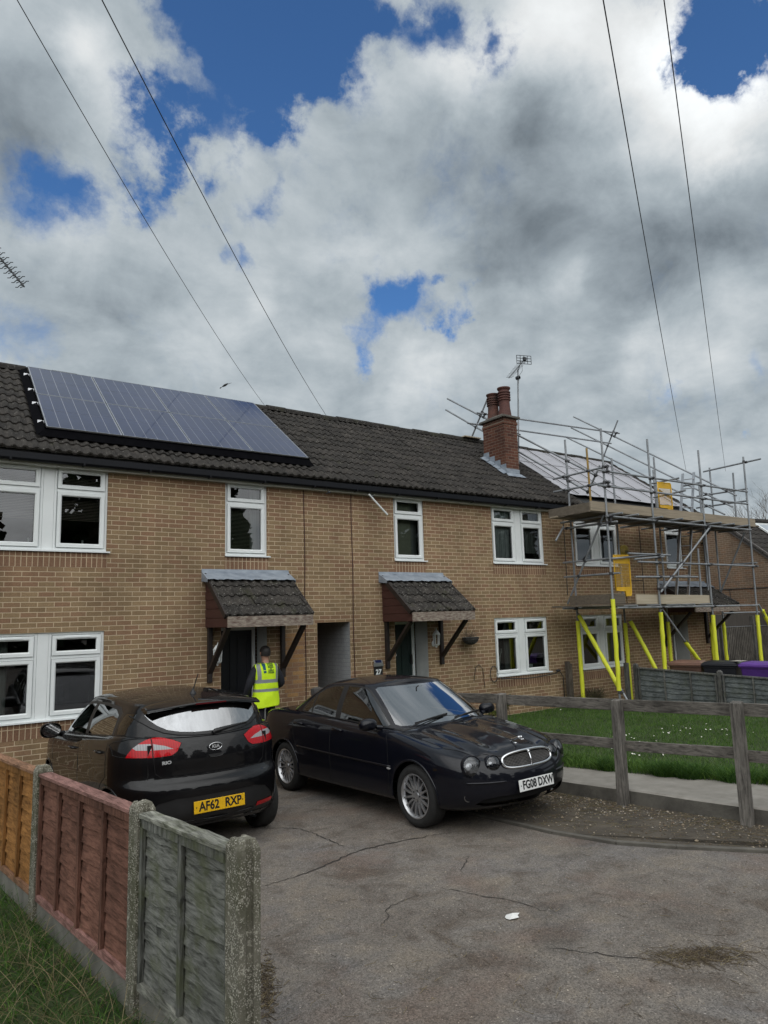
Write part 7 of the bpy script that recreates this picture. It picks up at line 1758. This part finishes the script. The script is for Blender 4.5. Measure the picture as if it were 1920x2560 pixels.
# ================================================================ person at the left-hand door
def person():
    px,py,z0=2.235,-.60,.13
    SKIN=mat('skin',(.42,.235,.165),.55,var=.06,spec=.4); HAIR=mat('dark_hair',(.012,.010,.009),.6,var=.3,scale=60,bmp=.5,bscale=120); JKT=mat('dark_jacket',(.010,.011,.018),.8,var=.25,scale=12,bmp=.3,bscale=18,bdist=.02); TRS=mat('dark_trousers',(.012,.013,.019),.85,var=.2,scale=14,bmp=.3,bscale=14,bdist=.02); SHO=mat('black_boot',(.008,.008,.008),.5)
    HV=mat('hi_vis_yellow',(.60,.85,.01),.75,var=.06,scale=5,bmp=.35,bscale=9,bdist=.03); REF=mat('reflective_band',(.23,.25,.26),.45,var=.08); TEAL=mat('teal_print',(.004,.09,.14),.7); GRN=mat('green_print',(.03,.12,.02),.7)
    t=thing('person','person in yellow hi-vis vest and dark clothes, back turned, at the doorway','person',(px,py,z0))
    def skinmesh(name,nodes,edges,mt,root=0,sub=2,parent=t):
        bm=bmesh.new(); L=bm.verts.layers.skin.verify(); V=[]
        for i,(p,r) in enumerate(nodes):
            v=bm.verts.new((px+p[0],py+p[1],z0+p[2])); rr=r if isinstance(r,tuple) else (r,r); v[L].radius=rr; v[L].use_root=(i==root); V.append(v)
        for a,b in edges: bm.edges.new((V[a],V[b]))
        me=bpy.data.meshes.new(name); bm.to_mesh(me); bm.free(); me.materials.append(mt)
        o=bpy.data.objects.new(name,me); COL.objects.link(o); attach(o,parent)
        m=o.modifiers.new('skin','SKIN'); m.use_smooth_shade=True; m.branch_smoothing=.6
        s=o.modifiers.new('round','SUBSURF'); s.levels=sub; s.render_levels=sub
        return o
    # joints relative to the point between the feet; the figure faces +y, weight on both feet, right arm bent forward
    hipL,hipR=(-.095,0,.93),(.095,0,.93); J={'pel':(0,0,.96),'sp1':(0,.0,1.10),'sp2':(0,-.01,1.27),'ch':(0,-.015,1.40),'nk':(0,-.0,1.50),'nk2':(0,.012,1.565),'shL':(-.185,-.005,1.435),'shR':(.185,-.005,1.43),'elL':(-.285,.02,1.16),'wrL':(-.29,.17,.93),'elR':(.305,.0,1.155),'wrR':(.255,.24,1.08),'knL':(-.10,.02,.50),'anL':(-.105,-.01,.09),'toL':(-.13,.16,.035),'knR':(.10,.03,.50),'anR':(.105,-.005,.09),'toR':(.135,.17,.035)}
    nod=[(J['pel'],(.115,.085)),(J['sp1'],(.11,.085)),(J['sp2'],(.115,.09)),(J['ch'],(.13,.09)),(J['nk'],.062),(J['nk2'],.058),(hipL,.078),(J['knL'],.062),(J['anL'],.045),(J['toL'],.035),(hipR,.078),(J['knR'],.062),(J['anR'],.045),(J['toR'],.035),(J['shL'],.062),(J['elL'],.045),(J['wrL'],.030),(J['shR'],.062),(J['elR'],.045),(J['wrR'],.030),((0,.015,1.62),(.068,.085)),((0,.018,1.69),(.078,.096)),((0,.012,1.745),(.066,.078))]
    ed=[(0,1),(1,2),(2,3),(3,4),(4,5),(0,6),(6,7),(7,8),(8,9),(0,10),(10,11),(11,12),(12,13),(3,14),(14,15),(15,16),(3,17),(17,18),(18,19),(5,20),(20,21),(21,22)]
    # hands: palm and five bent fingers grown from each wrist
    def hand(w,wi,dirv,side):
        d=Vector(dirv).normalized(); s=d.cross(Vector((0,0,1))).normalized()*side; n=d.cross(s); w=Vector(w)
        base=len(nod); nod.append((tuple(w+d*.045),(.030,.018))); ed.append((wi,base))
        for k,(o,l) in enumerate(((-.028,.060),(-.010,.072),(.010,.068),(.028,.054))):
            a=len(nod); p=w+d*.085+s*o; nod.append((tuple(p),.0105)); nod.append((tuple(p+d*l*.55-n*.012),.0092)); nod.append((tuple(p+d*l*.85-n*.040),.0080)); ed.extend([(base,a),(a,a+1),(a+1,a+2)])
        a=len(nod); nod.append((tuple(w+d*.045-s*.034),.012)); nod.append((tuple(w+d*.080-s*.052-n*.01),.0105)); nod.append((tuple(w+d*.105-s*.050-n*.02),.009)); ed.extend([(base,a),(a,a+1),(a+1,a+2)])
    hand(J['wrL'],16,(.05,.45,-.9),1); hand(J['wrR'],19,(-.35,.85,-.2),-1)
    skinmesh('body',nod,ed,SKIN)
    f=MB()
    for s in (-1,1):
        c=Vector((px+s*.079,py+.008,z0+1.675)); f.ball(c,.012,.022,.034,10); f.ball(c+Vector((s*.004,-.004,-.004)),.010,.012,.020,8)
    f.ball((px,py+.105,z0+1.665),.014,.024,.020,8); f.ball((px,py+.094,z0+1.632),.026,.010,.007,8)
    for s in (-1,1): f.ball((px+s*.032,py+.088,z0+1.690),.013,.010,.008,8)
    f.build('ears_and_face',SKIN,t,smooth=True)
    h=MB(); N=26; M=14
    for i in range(M+1):
        ph=PI*.62*i/M
        for k in range(N):
            a=2*PI*k/N; r=1+.03*math.sin(a*9+i)+.02*random.random(); x,y,z=math.sin(ph)*math.cos(a),math.sin(ph)*math.sin(a),math.cos(ph)
            low=1. if y<.25 else max(.0,1-(y-.25)*1.2)
            zz=1.700+.094*z*r if z>0 else 1.700+.094*z*(2.1 if y<.15 else .25)
            h.v.append((px+.0865*x*r,py+.008+.104*y*r*(1 if y<.5 else .97),z0+zz))
    for i in range(M):
        for k in range(N): h.f.append((i*N+k,i*N+(k+1)%N,(i+1)*N+(k+1)%N,(i+1)*N+k)); h.m.append(0)
    h.build('hair',HAIR,t,smooth=True)
    g=lambda n,k=1.12,a=.008:[(p,tuple(x*k+a for x in r) if isinstance(r,tuple) else r*k+a) for p,r in n]
    jn=[(J['sp1'],(.125,.095)),(J['sp2'],(.130,.10)),(J['ch'],(.145,.105)),((0,-.002,1.475),(.095,.085)),((0,.008,1.545),.072),(J['shL'],.084),(J['elL'],.066),((-.289,.15,.965),.045),(J['shR'],.084),(J['elR'],.068),((.262,.21,1.09),.046),((0,0,.93),(.135,.10))]
    skinmesh('jacket',jn,[(0,1),(1,2),(2,3),(3,4),(2,5),(5,6),(6,7),(2,8),(8,9),(9,10),(0,11)],JKT)
    tn=[(J['pel'],(.125,.095)),(hipL,.088),(J['knL'],.078),((-.105,-.005,.10),.074),(hipR,.088),(J['knR'],.078),((.105,0,.10),.074)]
    skinmesh('trousers',tn,[(0,1),(1,2),(2,3),(0,4),(4,5),(5,6)],TRS)
    for s in ('L','R'):
        m=MB(); a,b=Vector(J['an'+s]),Vector(J['to'+s]); o=Vector((px,py,z0)); a.z=.045
        d=(b-a); d.z=0; d.normalize(); pts=[o+a-d*.09+Vector((0,0,.0)),o+a-d*.05,o+a+d*.06,o+a+d*.14+Vector((0,0,-.008)),o+a+d*.19+Vector((0,0,-.018))]; m.tube(pts,.05,12,rs=[.030,.046,.048,.044,.022]); m.build('boot',SHO,t,smooth=True)
    # hi-vis vest: rows of a sleeveless shell, columns set at the edges of the reflective bands
    rows=[.815,.83,.90,.97,1.03,1.059,1.105,1.15,1.198,1.255,1.30,1.345,1.39,1.43,1.465,1.495,1.515]
    fr=[0,.12,.25,.36,.47,.60,.74,.86,.93,1.0]
    hw=curve([(.81,.238),(.95,.232),(1.06,.218),(1.2,.208),(1.26,.207),(1.35,.212),(1.43,.218),(1.49,.222),(1.52,.20)]); dp=curve([(.81,.165),(.95,.155),(1.1,.142),(1.25,.146),(1.38,.142),(1.45,.118),(1.50,.075),(1.52,.050)])
    def back(x,z,s=-1):
        w=hw(z); q=min(1,abs(x)/w); d=dp(z); drop=.0
        y=s*d*(1-q**2.4)**.5 if q<1 else 0
        fold=.006*math.sin(z*34+x*9)*math.exp(-((z-1.12)/.14)**2)+.005*math.sin(x*28+z*13)*(1 if z<1.05 else .35)+.006*math.sin(z*22-x*30)*math.exp(-((z-.9)/.1)**2)
        return y-.010*s*0+s*fold-.008
    m=MB()
    for s in (-1,1):
        for sx in (-1,1):
            for i in range(len(rows)-1):
                for j in range(len(fr)-1):
                    z1,z2=rows[i],rows[i+1]; f1,f2=fr[j],fr[j+1]
                    if z1>=1.345 and f1>=.93: continue
                    if z1>=1.465 and f1>=.86 and 0: continue
                    P=lambda f,z:(px+sx*f*hw(z),py+back(f*hw(z)*.9995,z,s),z0+z-.018*(f**2)*(1 if z>1.4 else .2)-(.02*(sx*f) if z<.9 else 0)*-1*(1 if z<.9 else 0))
                    strap=.60<=f1<.86 and z1>=1.255; band=(1.198<=z1<1.255) or (1.059<=z1<1.105)
                    q=[P(f1,z1),P(f2,z1),P(f2,z2),P(f1,z2)]; 
                    if (s<0)!=(sx>0): q=q[::-1]
                    m.add(q,[(0,1,2,3)],1 if strap or band else 0)
    v=m.build('hi_vis_vest',[HV,REF],t,smooth=True)
    v.data.set_sharp_from_angle(angle=math.radians(70))
    mod=v.modifiers.new('weld','WELD'); mod.merge_threshold=.0008; mod=v.modifiers.new('thick','SOLIDIFY'); mod.thickness=.004; mod.offset=-1
    def onvest(me,cx,cz,mt,name):
        for q in me.vertices:
            x,z=cx+q.co.x,cz+q.co.y; q.co=(px+x,py+back(x,z,-1)-.006-q.co.z*.5,z0+z)
        me.materials.clear(); me.materials.append(mt); o=bpy.data.objects.new(name,me); COL.objects.link(o); o.parent=v
    def rect(w0,w1,h,n=6):
        b=MB()
        for i in range(n):
            for j in range(2):
                f=lambda u:w0+(w1-w0)*u
                a,c=i/n,(i+1)/n; b.quad((f(a)*(j-1),h*a-h/2,0),(f(a)*j,h*a-h/2,0),(f(c)*j,h*c-h/2,0),(f(c)*(j-1),h*c-h/2,0))
        me=bpy.data.meshes.new('print'); me.from_pydata(b.v,[],b.f); me.update(); return me
    onvest(rect(.022,.030,.105),-.077,1.458,TEAL,'exclamation_mark'); onvest(rect(.021,.023,.035,2),-.073,1.376,TEAL,'exclamation_mark')
    for txt,cz,sz,sx in (("WE'RE",1.497,.036,1.05),('SAFER',1.466,.038,1.0),('STRIVING',1.440,.024,.95),('FOR',1.421,.016,1.0),('ZERO',1.395,.040,1.08),('HARM',1.362,.038,1.0)):
        onvest(wordmesh(txt,sz,'lettering',bold=.0012,sx=sx,ext=0),.035,cz,GRN,'lettering')
    return t
person()
st=MB(); st.box(1.55,2.75,-.78,-.004,-.05,.13); tag(st.build('door_step',CONC,bevel=.01),'concrete step below the left-hand front door','step')
st=MB(); st.box(5.2,6.3,-.78,-.004,-.05,.13); tag(st.build('door_step',CONC,bevel=.01),'concrete step below the green front door','step')
# ================================================================ what stands across the road, behind the viewer (seen in glass and paint)
random.seed(21)
EVG=[leafm('evergreen',(.018,.032,.014)),leafm('evergreen_light',(.030,.048,.018)),leafm('brown_leaf',(.045,.035,.02))]
def leafy(name,label,cat,blobs,n,size,trunk=None,group=None):
    t=thing(name,label,cat,(blobs[0][0],blobs[0][1],.4),group); m=MB()
    W=[b[3]*b[4]*b[5] for b in blobs]
    for _ in range(n):
        bx,by,bz,rx,ry,rz=random.choices(blobs,W)[0]; u=Vector((random.gauss(0,1),random.gauss(0,1),random.gauss(0,1))).normalized()*random.random()**.33
        p=Vector((bx+u.x*rx,by+u.y*ry,bz+u.z*rz)); a=Vector((random.gauss(0,1),random.gauss(0,1),random.gauss(0,1))).normalized(); b=a.cross(Vector((random.gauss(0,1),random.gauss(0,1),1))).normalized(); s=size*random.uniform(.6,1.4)
        m.quad(p-a*s-b*s*.4,p+a*s-b*s*.5,p+a*s*.9+b*s*.5,p-a*s*.9+b*s*.4,random.randrange(3))
    m.build('crown',EVG,t)
    if trunk: k=MB(); k.tube([(blobs[0][0],blobs[0][1],.3),(blobs[0][0]+.1,blobs[0][1],trunk)],.22,8); k.build('trunk',BARK,t)
    return t
leafy('hedge','long dark hedge across the road behind the viewer','hedge',[(x,-27,1.7,3.2,1.2,1.6) for x in range(-36,40,4)],5200,.30)
for i,(x,y,h) in enumerate(((-24,-29,10),(-16,-31,14),(-8,-30,11),(-2,-33,15),(6,-31,12),(13,-33,16),(21,-31,12),(30,-33,14),(40,-32,12))):
    leafy('evergreen_tree','tall dark evergreen across the road behind the viewer, number of its height %s metres'%h if 0 else 'dark evergreen tree across the road behind the viewer','tree',[(x,y,h*.55,2.6,2.4,h*.42),(x+1.6,y,h*.45,1.9,1.8,h*.3),(x-1.6,y+.4,h*.40,2.1,1.9,h*.28)],1700,.42,h*.6,'evergreens across the road')
